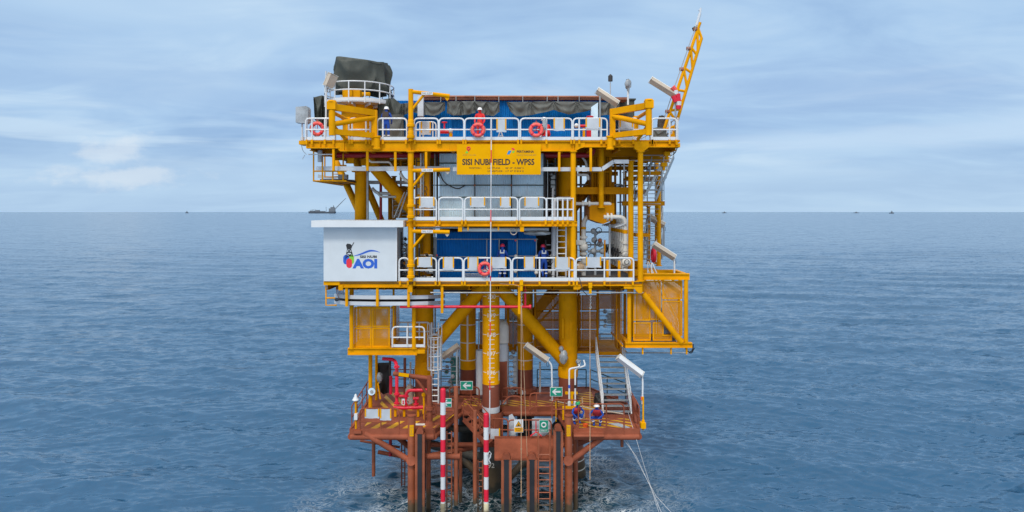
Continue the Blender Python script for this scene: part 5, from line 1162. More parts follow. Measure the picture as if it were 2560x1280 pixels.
# ------------------------------------------------------------------ cable trays
def tray(pts, h, d, label, mat='light_grey', group='cable trays'):
    mb = MB(); q = [Vector(p) for p in pts]
    t = thing('cable_tray', label, 'cable tray', q[0], group)
    for a, b in zip(q, q[1:]):
        MB().beam(a, b, .02, h).done('side_plate', mat, t)
        n_ = Vector((-(b - a).y, (b - a).x, 0)).normalized() * d
        if n_.y < 0: n_ = -n_
        MB().beam(a + n_ - Vector((0, 0, h * .4)), b + n_ - Vector((0, 0, h * .4)), d * 1.9, .015).done('tray_floor', 'dark', t) if abs((b - a).z) < .05 else None
    return t
def px(l): return [P(*a) for a in l]
tray(px([(1132, 423, .35), (1505, 423, .35), (1534, 404, .35), (1572, 404, .35)]), .20, .16, 'grey cable tray behind the name board, ramping up at the right')
tray(px([(1110, 421, 1.4), (1050, 421, .8), (920, 422, .5), (846, 421, .55), (815, 421, 1.0), (792, 421, 2.2), (790, 423, 4.0)]), .22, .18, 'grey cable tray curving round the left of the platform')
tray(px([(795, 440, 5.2), (850, 452, 5.0), (930, 456, 4.4), (1030, 456, 4.0)]), .2, .16, 'lower grey cable tray at the left behind the yellow column', 'grey')
def loop(y, label):
    c = [(1112, y - 2, 2.6), (1095, y, 1.4), (1070, y + 1, .6), (1020, y + 2, .25), (930, y + 2, .22), (870, y + 1, .3), (850, y - 1, .8), (836, y - 3, 2.0)]
    return tray(px(c), .19, .15, label)
loop(741.5, 'upper grey tray loop under the white shelter'); loop(757, 'lower grey tray loop under the white shelter')
MB().path(fillet([P(840, 749, 1.6), P(852, 749.5, .95), P(875, 750, .55), P(1020, 750, .5), P(1085, 749, 1.6)], .4), .085, 8).done('cables_and_gap_shade', 'black', label='black strip added as the shade between the two tray loops under the shelter', cat='cables')  # dark strip put in for the black gap between the trays
mb = MB()
for i in range(6): mb.path([P(840 + i * 3, 716, .7 + i * .1), P(842 + i * 3.5, 732, .8 + i * .1), P(848 + i * 5, 747, .9 + i * .05)], .018, 5)
mb.done('cables_and_gap_shade', 'rust', label='brown cables dropping into the tray under the white shelter', cat='cables')
def pipe(pts, w, mat, label, fil=.3, flanges=(), group=None, name='pipe', n=12):
    q = fillet(px(pts), fil, 5); r = w / 2 * S(pts[0][2])
    if not flanges: return MB().path(q, r, n).done(name, mat, label=label, cat='pipe', group=group)
    t = thing(name, label, 'pipe', q[0], group); MB().path(q, r, n).done('pipe_run', mat, t)
    raw = px(pts)
    for i, u in flanges:
        p = raw[i] + (raw[i + 1] - raw[i]) * u; d = (raw[i + 1] - raw[i]).normalized() * .05; MB().tube(p - d, p + d, r * 1.7, n).done('flange', mat, t)
    return t
pipe([(843, 388, 2.2), (1478, 388, 2.2), (1484, 372, 2.2)], 13, 'dark_red', 'dark red fire main under the top deck')
pipe([(1000, 767, .35), (1327, 767, .35)], 7, 'pink_red', 'crimson pipe under the lower deck crossing the front leg', flanges=((0, .995),))
pipe([(1313, 767, .45), (1313, 716, .45)], 6, 'pink_red', 'short crimson riser joining the pipe under the lower deck')
pipe([(1076, 731.5, .15), (1608, 731.5, .15)], 3.4, 'galvanised', 'thin grey conduit under the lower deck edge'); pipe([(770, 386, .4), (832, 386, .4)], 3, 'light_grey', 'short pale conduit at the far left under the top deck')
pipe([(952, 440, 4.2), (952, 560, 4.2)], 7, 'dark_red', 'dark red vertical pipe behind the white shelter roof'); pipe([(919, 404, 3.0), (919, 556, 3.0)], 6, 'galvanised', 'grey vertical pipe beside the yellow left column')
pipe([(919, 396, 1.2), (926, 405, 1.2), (975, 405, 1.2), (981, 418, 1.2)], 5, 'offwhite', 'small white bent pipe under the top deck at the left'); pipe([(930, 470, 3.6), (942, 483, 3.6), (980, 484, 3.6)], 8, 'grey', 'grey bent duct behind the yellow left column')
pipe([(1000, 432, 2.0), (1012, 452, 2.0), (1045, 455, 2.0)], 8, 'offwhite', 'white bent pipe left of the davit post')
for i, (x, y0, y1, w, mt, Y) in enumerate(((1052, 384, 545, 3.5, 'light_grey', .9), (1058, 384, 545, 3, 'galvanised', 1.0), (1087, 384, 690, 3.2, 'galvanised', 1.8), (1092, 384, 550, 2.6, 'dark', 2.0), (1364, 390, 550, 2.6, 'dark', 2.1), (1369, 400, 550, 2.2, 'galvanised', 1.9), (1382, 470, 550, 5, 'white', 2.2), (1388, 385, 552, 2.4, 'galvanised', 2.6), (1383, 568, 698, 9, 'light_grey', 1.5), (1048, 610, 698, 4, 'galvanised', 1.2))):
    pipe([(x, y0, Y), (x, y1, Y)], w, mt, 'vertical service pipe among the pipework between the decks', group='vertical service pipes')
pipe([(1385, 640, 1.4), (1385, 504, 1.4), (1392, 497, 1.4), (1430, 497, 1.4)], 10, 'light_grey', 'fat pale pipe rising behind the barred end railing', .35)
# dark process gear crammed between the decks (skids with vessel, valves)
def skid(px_, py, Y, w, h, label, seed, mats=('dark', 'grey', 'galvanised')):
    rnd = random.Random(seed); t = thing('valve_skid', label, 'valve skid', P(px_, py, Y)); s = S(Y)
    b = P(px_, py, Y); W, Hh = w * s, h * s
    for k in (-1, 1): MB().tube(b + Vector((k * W * .45, .0, 0)), b + Vector((k * W * .45, 0, Hh)), .03, 6).done('upright', mats[0], t)
    for k in range(int(Hh / .28)):
        z = .15 + k * .28; x_ = rnd.uniform(-.2, .2) * W
        MB().tube(b + Vector((-W * .45, .05, z)), b + Vector((W * .45, .05, z)), .025, 6).done('tube_run', mats[rnd.randrange(3)], t)
        MB().ball(b + Vector((x_, 0, z)), rnd.uniform(.07, .13), 10, 6).done('valve_body', mats[rnd.randrange(3)], t)
        if rnd.random() < .6: MB().torus(b + Vector((x_, -.18, z)), .11, .018, 'Y', 14, 5).done('handwheel', mats[0], t)
    MB().wbox(b.x + W * .05, b.x + W * .4, Y + .1, Y + .35, b.z + Hh * .2, b.z + Hh * .75).done('instrument_box', mats[2], t)
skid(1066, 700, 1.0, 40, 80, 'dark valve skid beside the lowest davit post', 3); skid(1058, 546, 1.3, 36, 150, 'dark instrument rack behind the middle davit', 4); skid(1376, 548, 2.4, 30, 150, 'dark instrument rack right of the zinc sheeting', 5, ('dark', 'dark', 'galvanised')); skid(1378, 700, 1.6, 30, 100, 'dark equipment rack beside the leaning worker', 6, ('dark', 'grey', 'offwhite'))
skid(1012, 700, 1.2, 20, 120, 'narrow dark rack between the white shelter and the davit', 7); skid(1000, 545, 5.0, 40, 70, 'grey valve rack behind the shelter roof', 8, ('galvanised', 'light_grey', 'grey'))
MB().lathe(P(1008, 545, 6.2), [(.45, 0), (.5, .1), (.5, 1.6), (.3, 1.85), (.05, 1.9)], 18).done('vessel', 'shaded_yellow', label='yellow rounded vessel behind the shelter roof', cat='vessel')
# wall of service panels closing the middle bay at the back
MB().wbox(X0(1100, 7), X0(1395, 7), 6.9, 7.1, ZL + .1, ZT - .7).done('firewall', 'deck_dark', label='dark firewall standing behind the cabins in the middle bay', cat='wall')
for i, x in enumerate((1128, 1345)): pass
# ------------------------------------------------------------------ right: valve row, pipes, ribbed trunk
xv = 5.98
for i in range(7):
    Y = 2.0 + i * .86
    t = thing('choke_valve', ('nearest white pipe and valve stack of the receding row at the right' if i == 0 else 'white pipe and valve stack of the receding row at the right'), 'valve', (xv, Y, ZL), 'receding row of white valve stacks')
    zt = 14.30
    MB().path(fillet([(xv - 1.15, Y, zt), (xv, Y, zt), (xv, Y, ZL + .35)], .38, 6), .115 if i == 0 else .08, 14).done('riser_pipe', 'offwhite', t)
    for z in (12.95, 12.55, 12.1, 11.75): MB().tube((xv, Y, z - .07), (xv, Y, z + .05), .185 if i == 0 else .125, 14).done('flange', 'offwhite', t)
    MB().ball((xv, Y, 12.32), .20 if i == 0 else .14, 14, 10).done('valve_body', 'offwhite', t); MB().tube((xv, Y - .27, 12.32), (xv, Y - .22, 12.32), .09, 12).done('bonnet', 'grey', t)
    for xq in (xv - .75, xv - .95): MB().tube((xq - .05, Y, zt), (xq + .05, Y, zt), .21 if i == 0 else .15, 14).done('flange', 'offwhite', t)
    MB().tube((xv, Y, 13.42), (xv, Y, 13.62), .128 if i == 0 else .09, 14, cap=False).done('paint_band', 'yellow', t)
    MB().torus((xv - .42, Y - .1, 12.4), .24, .028, 'X', 20, 6).tube((xv - .42, Y - .1, 12.4), (xv - .1, Y - .05, 12.4), .03, 6).done('handwheel', 'black', t)
    MB().tube((xv - .55, Y, 13.75), (xv + .02, Y - .2, 13.95), .035, 6).done('bracket', 'light_grey', t)
t = thing('wellhead_valve', 'large white elbow pipe and valve column left of the valve row', 'valve', P(1462, 690, 2.4))
MB().path(fillet(px([(1528, 541, 3.2), (1459, 541, 3.2), (1459, 690, 3.2)]), .5, 6), 12 / 2 * S(2.4), 16).done('riser_pipe', 'offwhite', t)
for a in (593, 608, 634, 655, 672): MB().tp(1459, a - 3, 1459, a + 3, 3.2, 19, n=16).done('flange', 'offwhite', t)
for a in (1474, 1481, 1488, 1497): MB().tp(a - 2, 541, a + 2, 541, 3.2, 19, n=16).done('flange', 'offwhite', t)
MB().ball(P(1459, 618, 3.1), .25, 14, 10).done('valve_body', 'offwhite', t); MB().tp(1459, 567, 1459, 573, 3.2, 12.8, n=16).done('paint_band', 'yellow', t); MB().bx(1441, 600, 1458, 612, 2.9, .12).done('label_plate', 'offwhite', t)
pipe([(1440, 509, 2.0), (1527, 509, 2.0), (1527, 545, 2.6)], 8.5, 'offwhite', 'white pipe bending down behind the right yellow column', .12, ((0, .38), (0, .2)))
t = thing('wellhead_valve', 'grey valve tree with handwheels between the white valve columns', 'valve', P(1488, 690, 3.4)); MB().pp([(1488, 690, 3.4), (1488, 575, 3.4)], 6).pp([(1470, 628, 3.4), (1512, 628, 3.4)], 7).pp([(1488, 590, 3.4), (1500, 577, 3.4)], 4).done('tree_pipe', 'grey', t)
for a in ((1484, 578), (1486, 600), (1500, 610), (1483, 628), (1506, 628)): MB().ball(P(*a, 3.3), .17, 12, 8).done('valve_body', 'grey', t)
for a in ((1497, 576), (1494, 607), (1471, 612), (1478, 640)): MB().torus(P(*a, 3.0), .15, .022, 'Y', 18, 6).done('handwheel', 'dark', t)
MB().ball(P(1500, 601, 3.0), .12, 10, 6).done('actuator', 'rust', t)
t = thing('ribbed_trunk', 'yellow ribbed pipe trunk hanging below the top deck at the right', 'pipe trunk', P(1500, 560, 4))
for i in range(7): MB().tp(1481 + i * 7.4, 384, 1481 + i * 7.4, 516, 3.0 + .15 * (i % 2), 7.2).done('conductor', 'shaded_yellow', t)
MB().bx(1478, 384, 1530, 515, 3.3, 2.2).done('trunk_casing', 'shaded_yellow', t)
MB().ppoly([(1474, 508), (1536, 508), (1536, 536), (1526, 552), (1508, 560), (1474, 548)], 1.95, 2.8).done('hopper', 'shaded_yellow', t)
for yy in (430, 478): MB().bx(1477, yy - 2, 1531, yy + 2, 2.8, .1).done('clamp_band', 'shaded_yellow', t)
MB().bx(1517, 510, 1529, 536, 2.2, .3).done('hanger_box', 'yellow', t)
for i, (a, b) in enumerate(((1519, 650), (1548, 652))): MB().bx(a - 3, b, a + 3, 700, .9, .14).done('guard_post', 'yellow', label=('yellow guard post before the valve row, the left one', 'yellow guard post before the valve row, the right one')[i], cat='post')
t = thing('valve_hose_reel', 'wrapped hose bundle with a white round label at the foot of the valve row', 'hose', P(1566, 662, 1.2)); mb = MB().ball(P(1566, 656, 1.2), .25, 12, 8, (1, .6, .9)); mb.done('wrap', 'offwhite', t); MB().torus(P(1567, 655, 1.0), .12, .02, 'Y', 16, 5).done('coil', 'black', t)
t = thing('rag_bundle', 'brown and white rags tied to the railing left of the valve row', 'rags', P(1449, 680, .2))
mb = MB().ball(P(1449, 668, .25), .26, 12, 8, (1, .6, .75)); rnd = random.Random(2); mb.v = [(x + rnd.uniform(-.05, .05), y, z + rnd.uniform(-.06, .06)) for x, y, z in mb.v]; mb.done('rag', 'wood', t)
MB().ball(P(1443, 663, .2), .12, 10, 8, (1.2, .6, .5)).done('white_cloth', 'offwhite', t)
MB().bx(1421, 655, 1428, 672, 1.2, .2).done('control_panel', 'dark_green', label='small dark green box beside the right yellow column', cat='box')
pipe([(1655, 392, 6.5), (1655, 648, 6.5)], 4.5, 'grey', 'grey downpipe at the outer right of the stair columns')
t = thing('ladder_rack', 'grey railings stepping down beside the upper right stair', 'railing', P(1660, 420, 3))
for i in range(7): MB().tube(P(1600 + i * 2, 388 + i * 12, 2.2 + i * .5), P(1676 - i * 6, 388 + i * 12, 2.2 + i * .5), .028, 6).done('rail_bar', 'galvanised', t)
for i, x in enumerate((1630, 1660)): MB().tp(x, 385, x - 10, 470, 3.0, 3).done('rail_post', 'galvanised', t)
mb = MB()
for a in ((1652, 640, 1690), ): pass
t = thing('lifebuoy', 'red lifebuoy half hidden behind the right columns', 'lifebuoy', P(1634, 650, 3.0), 'lifebuoys on the railings'); MB().torus(P(1634, 638, 3.0), .32, .1, 'X', 24, 8).done('ring', 'pink_red', t)
# drum and tank between the legs
MB().lathe((P(1255, 0, 3.4).x, 3.4, 0), [(.05, P(0, 800, 3.4).z), (.28, P(0, 806, 3.4).z), (.38, P(0, 816, 3.4).z), (.38, P(0, 856, 3.4).z)], 22).done('storage_vessel', 'offwhite', label='upright white vessel behind the front leg', cat='vessel')
MB().tube((P(1255, 0, 3.4).x, 3.4, ZB), (P(1255, 0, 3.4).x, 3.4, P(0, 858, 3.4).z), .33, 20).done('storage_vessel', 'light_grey', label='pale lower tank behind the front leg on the landing', cat='vessel')
MB().bx(1248, 905, 1268, 1000, 3.0, .3).done('control_panel', 'primer', label='tall brown panel right of the front leg on the landing', cat='panel')
MB().tp(1200, 875, 1200, 985, 4.0, 20, n=18).done('storage_vessel', 'light_grey', label='pale upright cylinder between the left rear leg and the front leg', cat='vessel')
skid(1282, 985, 4.8, 24, 120, 'grey valve tree between the front leg and the rear leg', 12, ('galvanised', 'grey', 'light_grey')); skid(1125, 985, 4.6, 50, 120, 'grey valve rack behind the caged ladder', 13, ('galvanised', 'light_grey', 'teal'))
MB().tp(1350, 905, 1350, 985, 4.2, 5).done('service_pipe', 'grey', label='grey standpipe beside the right leg', cat='pipe')
# ------------------------------------------------------------------ boat landing equipment
t = thing('fire_monitor', 'big red fire water manifold standing on the left wing of the boat landing', 'fire monitor', P(1030, 1035, .8))
MB().path(fillet(px([(957, 897, 1.8), (985, 898, 1.6), (992, 912, 1.0), (992, 1010, .8)]), .45, 6), 8.5 / 2 * S(1), 14).done('inlet_pipe', 'pink_red', t)
MB().pp([(984, 1017, .7), (1000, 1020, .7), (1062, 1018, .7)], 9, .2, 12).done('header', 'pink_red', t)
MB().path(fillet(px([(1015, 1018, .7), (1015, 985, .7), (1022, 976, .7), (1070, 975, .7)]), .3, 6), 8 / 2 * S(.7), 14).done('outlet_pipe', 'pink_red', t)
MB().pp([(992, 990, .75), (1015, 990, .7)], 6).done('bypass', 'pink_red', t); MB().pp([(1040, 1016, .7), (1040, 996, .7)], 7).done('riser', 'pink_red', t)
for a in ((992, 917), (992, 985), (1015, 990), (992, 1008), (1040, 1010), (1015, 1006)): MB().tp(a[0], a[1] - 2, a[0], a[1] + 2, .72, 14, n=14).done('flange', 'pink_red', t)
MB().tp(1033, 996, 1047, 996, .68, 8).done('hose_outlet', 'pink_red', t); MB().torus(P(1024, 1003, .6), .13, .025, 'Y', 16, 6).done('handwheel', 'galvanised', t)
MB().bx(1004, 997, 1012, 1012, .55, .02).done('label_plate', 'white', t); MB().ball(P(1008, 1003, .54), .045, 10, 8, (1, .2, 1)).ppoly([(1005.5, 1010), (1008, 1003), (1010.5, 1010)], .538, .006).done('label_symbol', 'pink_red', t)
for x in (988, 1010, 1045): MB().bx(x - 3, 1022, x + 3, 1042, .75, .12).done('support_foot', 'yellow', t)
t = thing('pump_post', 'yellow post with clamps between the red manifold and the brown davit', 'post', P(1061, 1050, .3)); MB().tp(1061, 1048, 1059, 982, .3, 5).done('post', 'yellow', t); MB().tp(1059, 990, 1059, 984, .3, 10).tp(1061, 1034, 1061, 1026, .3, 10).done('clamp', 'yellow', t)
# yellow uprights at the left of the landing
for i, (x, Y, w) in enumerate(((926, 2.2, 10), (941, 4.0, 7))):
    MB().tp(x, 888, x, 1020, Y, w).done('support_column', 'yellow', label=('thick yellow upright under the left stair cage', 'thinner yellow upright behind the left stair cage column')[i], cat='column')
t = thing('wire_reel', 'grey round reel on the yellow upright at the left', 'reel', P(929, 986, 1.9)); MB().tube(P(929, 979, 2.0), P(929, 979, 1.75), .19, 16).done('drum', 'zinc', t); MB().tube(P(929, 979, 1.74), P(929, 979, 1.70), .08, 12).done('hub', 'galvanised', t)
tarp([(944, 906), (976, 905)], [(942, 960), (960, 985), (982, 975)], 4.6, 'black tarpaulin hanging under the left stair cage', 'black', pins=1, amp=.2)
MB().pp([(951, 998, 2.0), (945, 960, 2.2), (953, 940, 2.2)], 4).done('bent_post', 'yellow', label='thin yellow bent bracket at the left of the landing', cat='post')
mb = MB().ball(P(949, 944, 2.0), .2, 12, 8, (.8, .6, 1.3)); rnd = random.Random(6); mb.v = [(x + rnd.uniform(-.04, .04), y, z + rnd.uniform(-.05, .05)) for x, y, z in mb.v]; mb.done('wrapped_bundle', 'plastic_wrap', label='grey plastic bundle on the thin yellow bracket at the left', cat='bundle')
t = thing('navigation_light', 'white conical marker light on a yellow post at the left end of the landing', 'marker light', P(889, 1080, -1.2))
MB().tp(890, 1078, 889, 1000, -1.2, 5).done('post', 'yellow', t); q = P(889, 1001, -1.2); MB().lathe(q, [(.15, 0), (.16, .03), (.06, .2), (.05, .28), (.01, .32)], 16).done('cone', 'white', t); MB().bx(885, 1035, 893, 1050, -1.35, .25).done('battery_box', 'white', t); MB().bx(883, 1078, 903, 1084, -1.4, .4).done('bracket', 'primer', t)
MB().path([P(892, 1010, -1.25), P(902, 1002, -1.25), P(905, 995, -1.2), P(897, 990, -1.2)], .012, 5).done('cable', 'grey', t)
t = thing('navigation_light', 'yellow lantern post at the right end of the landing', 'marker light', P(1609, 1075, -.5)); MB().tp(1608, 1075, 1608, 992, -.5, 4.5).done('post', 'bright_yellow', t); MB().bx(1602, 1058, 1615, 1072, -.7, .35).tp(1608, 1050, 1608, 1058, -.5, 8).done('battery_box', 'bright_yellow', t); MB().tp(1604, 1000, 1604, 992, -.5, 4).done('light_head', 'orange', t)
# white goosenecks by the right leg
for i, (a, lb) in enumerate((([(1423, 1018, .8), (1423, 922, .8), (1450, 917, .9), (1445, 905, 1.0)], 'left white vent pipe bent in front of the right leg'), ([(1438, 1012, .9), (1438, 922, .9), (1464, 914, 1.0), (1459, 900, 1.1)], 'right white vent pipe bent in front of the right leg'))):
    t = thing('vent_pipe', lb, 'pipe', P(*a[0]), 'white bent vent pipes'); MB().path(fillet(px(a), .12), 2.2 * S(.8), 10).done('pipe_run', 'white', t)
    MB().tp(a[0][0], 1016, a[0][0], 1004, .8, 8).done('valve_body', 'white', t); MB().tp(a[0][0], 970, a[0][0], 962, .8 + .1 * i, 5).done('paint_band', ('logo_blue', 'black')[i], t)
t = thing('pipe_support', 'yellow T shaped pipe supports before the right leg', 'support', P(1428, 1040, .6)); MB().bx(1413, 980, 1444, 986, 1.0, .1).bx(1426, 986, 1433, 1010, 1.0, .1).done('tee', 'bright_yellow', t); MB().bx(1406, 1016, 1448, 1022, .5, .1).bx(1406, 1022, 1411, 1050, .5, .1).done('frame', 'bright_yellow', t); MB().bx(1389, 998, 1391, 1054, .2, .06).done('upright', 'bright_yellow', t)
MB().pp([(1385, 1002, .1), (1392, 996, .1), (1400, 1002, .1)], 2.5, .1).done('hand_hoop', 'primer', label='small brown hoop handle on the landing centre', cat='handle')
t = thing('boat_hook', 'red three pronged hook hung on the brown landing railing', 'hook', P(1340, 1092, -.2)); MB().tp(1340, 1053, 1340, 1080, -.2, 2.6).done('shank', 'pink_red', t); MB().pp([(1326, 1090, -.2), (1340, 1080, -.2), (1354, 1090, -.2)], 3.4).done('prongs', 'pink_red', t)
for i, (a, b, c, d) in enumerate(((1272, 1035, 1289, 1095), (1330, 1046, 1380, 1094))):
    MB().ppoly([(a, b + 4), ((a + c) / 2, b), (c, b + 14), (c, d), (a, d)] if i == 0 else [(a, b), (c, b), (c, d - 22), (a + 28, d), (a, d)], .35, .03).done('clear_panel', 'cover', label=('narrow grey sheet behind the warning sign', 'wide grey sheet behind the lifebuoy sign')[i], cat='panel')
MB().lathe(P(1463.5, 1074, -.75), [(.10, 0), (.13, .26), (.135, .27), (.12, .27), (.09, .04)], 18).done('paint_bucket', 'orange', label='red and orange paint bucket between the two squatting workers', cat='bucket')
MB().bx(1442, 1030, 1462, 1056, .3, .3).done('cardboard_box', 'wood', label='brown cardboard box behind the worker with the green helmet', cat='box')
MB().tp(1455, 993, 1457, 1020, 1.4, 3).done('wooden_stick', 'wood', label='short wooden stick leaning near the right leg', cat='stick')
shroud([(P(0, 985, 3.0).z, X0(1490, 3), X0(1508, 3), 2.8, 3.3, .05), (P(0, 990, 3.).z, X0(1487, 3), X0(1516, 3), 2.7, 3.4, .15), (ZB + .02, X0(1485, 3), X0(1520, 3), 2.6, 3.5, .15)], 'black bundle under the long pale stair', 'black', 30, 5, 9)
tarp([(1577, 985), (1592, 1000)], [(1580, 1045), (1602, 1065)], -.2, 'maroon net hung on the right end railing of the landing', 'leg_primer', pins=1, amp=.1)
# ------------------------------------------------------------------ ropes, chains
def rope(pts, r, label, mat='rope', fil=0.0, knots=(), name='rope', group=None, wob=0.0):
    q = px(pts)
    if wob:
        o = []
        for a, b in zip(q, q[1:]):
            for i in range(12): u = i / 12; p = a + (b - a) * u; p.x += wob * math.sin(u * 3.14) ; o.append(p)
        q = o + [q[-1]]
    if not knots: return MB().path(q, r, 6).done(name, mat, label=label, cat='rope', group=group)
    t = thing(name, label, 'rope', q[-1], group); MB().path(q, r, 6).done('line', mat, t)
    for y in knots:
        for a, b in zip(pts, pts[1:]):
            if min(a[1], b[1]) <= y <= max(a[1], b[1]):
                u = (y - a[1]) / (b[1] - a[1]); MB().ball(P(a[0] + (b[0] - a[0]) * u, y, a[2]), r * 2.3, 8, 6, (1, 1, 1.5)).done('knot', mat, t)
    return t
t = thing('measuring_line', 'long white line with red lengths hanging down the middle of the platform', 'line', P(1226, 1085, -1.7))
ys = [(298, 375, 'white_rope'), (375, 407, 'pink_red'), (407, 525, 'white_rope'), (525, 555, 'pink_red'), (555, 690, 'white_rope'), (690, 702, 'pink_red'), (702, 805, 'white_rope'), (805, 837, 'pink_red'), (837, 950, 'white_rope'), (950, 975, 'pink_red'), (975, 1085, 'white_rope')]
def lx(y): return 1228.5 - (y - 298) * 4.5 / 787
for a, b, m in ys: MB().tp(lx(a), a, lx(b), b, -.35 - (a - 298) * .0016, 2.5, -.35 - (b - 298) * .0016, 8).done('line_length', m, t)
rope([(1303, 762, -.3), (1303, 1000, -1.3), (1303, 1242, -2.0)], .017, 'brown knotted rope hanging from the hoist hook nearest the centre', knots=(1123, 1176, 1205, 1225, 1232, 1240)); rope([(1304, 765, -.3), (1312, 985, -.9), (1318, 1140, -1.2)], .012, 'thin brown tag line slanting from the centre hoist to the ramp')
rope([(1475, 760, -.2), (1475, 1060, -1.6), (1475, 1200, -2.0)], .017, 'brown knotted rope hanging at the right from the deck hoist', knots=(1100, 1127, 1150, 1180, 1195))
rope([(1554, 1092, -.9), (1590, 1140, -1.6), (1632, 1230, -2.4), (1655, 1285, -3)], .009, 'pale mooring line from the bollard down into the sea', 'white_rope'); rope([(1562, 1092, -.9), (1610, 1185, -1.8), (1640, 1240, -2.4), (1682, 1285, -3)], .008, 'second pale mooring line crossing the first over the sea', 'white_rope')
rope([(1570, 1030, -.9), (1590, 1095, -1.3), (1612, 1170, -1.9), (1648, 1283, -2.8)], .008, 'thin pale line from the right railing down to the sea', 'white_rope')
def hoist(x, y0, Y, label):
    t = thing('chain_hoist', label, 'hoist', P(x, y0 + 50, Y), 'chain hoists under the lower deck'); MB().bx(x - 4.5, y0, x + 4.5, y0 + 12, Y, .25).bx(x - 3, y0 + 12, x + 3, y0 + 26, Y + .03, .18).done('trolley', 'bright_yellow', t)
    for k in range(7): MB().torus(P(x + (k % 2) * .5, y0 + 29 + k * 4, Y + .1), .035, .013, 'Y' if k % 2 else 'X', 10, 5).done('chain_link', 'galvanised', t)
    MB().pp([(x - 1, y0 + 56, Y + .1), (x + 3, y0 + 60, Y + .1), (x, y0 + 64, Y + .1), (x - 3, y0 + 61, Y + .1)], 2.4, .05).done('hook', 'galvanised', t)
hoist(1303.5, 701, -.35, 'yellow chain hoist at the centre of the lower deck edge'); hoist(1476, 708, -.35, 'yellow chain hoist right of the right leg')
MB().pp([(1250, 709, -.1), (1290, 712, -.1), (1300, 718, -.1)], 1.2).done('loose_cable', 'rope', label='loose cable strung along the lower deck edge at the centre', cat='cable'); MB().path(px([(1447, 690, -.1), (1452, 708, -.12), (1458, 728, -.1), (1468, 738, 0)]), .018, 6).done('loose_cable', 'dark', label='dark cable hanging below the rag bundle', cat='cable')
for i, pts in enumerate(([(754, 362, .4), (756, 376, .4), (766, 386, .4)], [(762, 387, .4), (756, 398, .4)])): MB().path(fillet(px(pts), .2), .016, 5).done('loose_cable', 'grey', label=('thin grey cable looping under the far left bracket', 'short frayed cable end at the far left')[i], cat='cable')
for i, pts in enumerate(([(1692, 370, .6), (1690, 380, .6), (1682, 383, .6)], [(1694, 368, .4), (1688, 384, .4), (1676, 390, .4)])): MB().path(fillet(px(pts), .2), .018, 5).done('loose_cable', 'dark', label=('short dark cable loop under the right outrigger', 'longer dark cable loop under the right outrigger')[i], cat='cable')

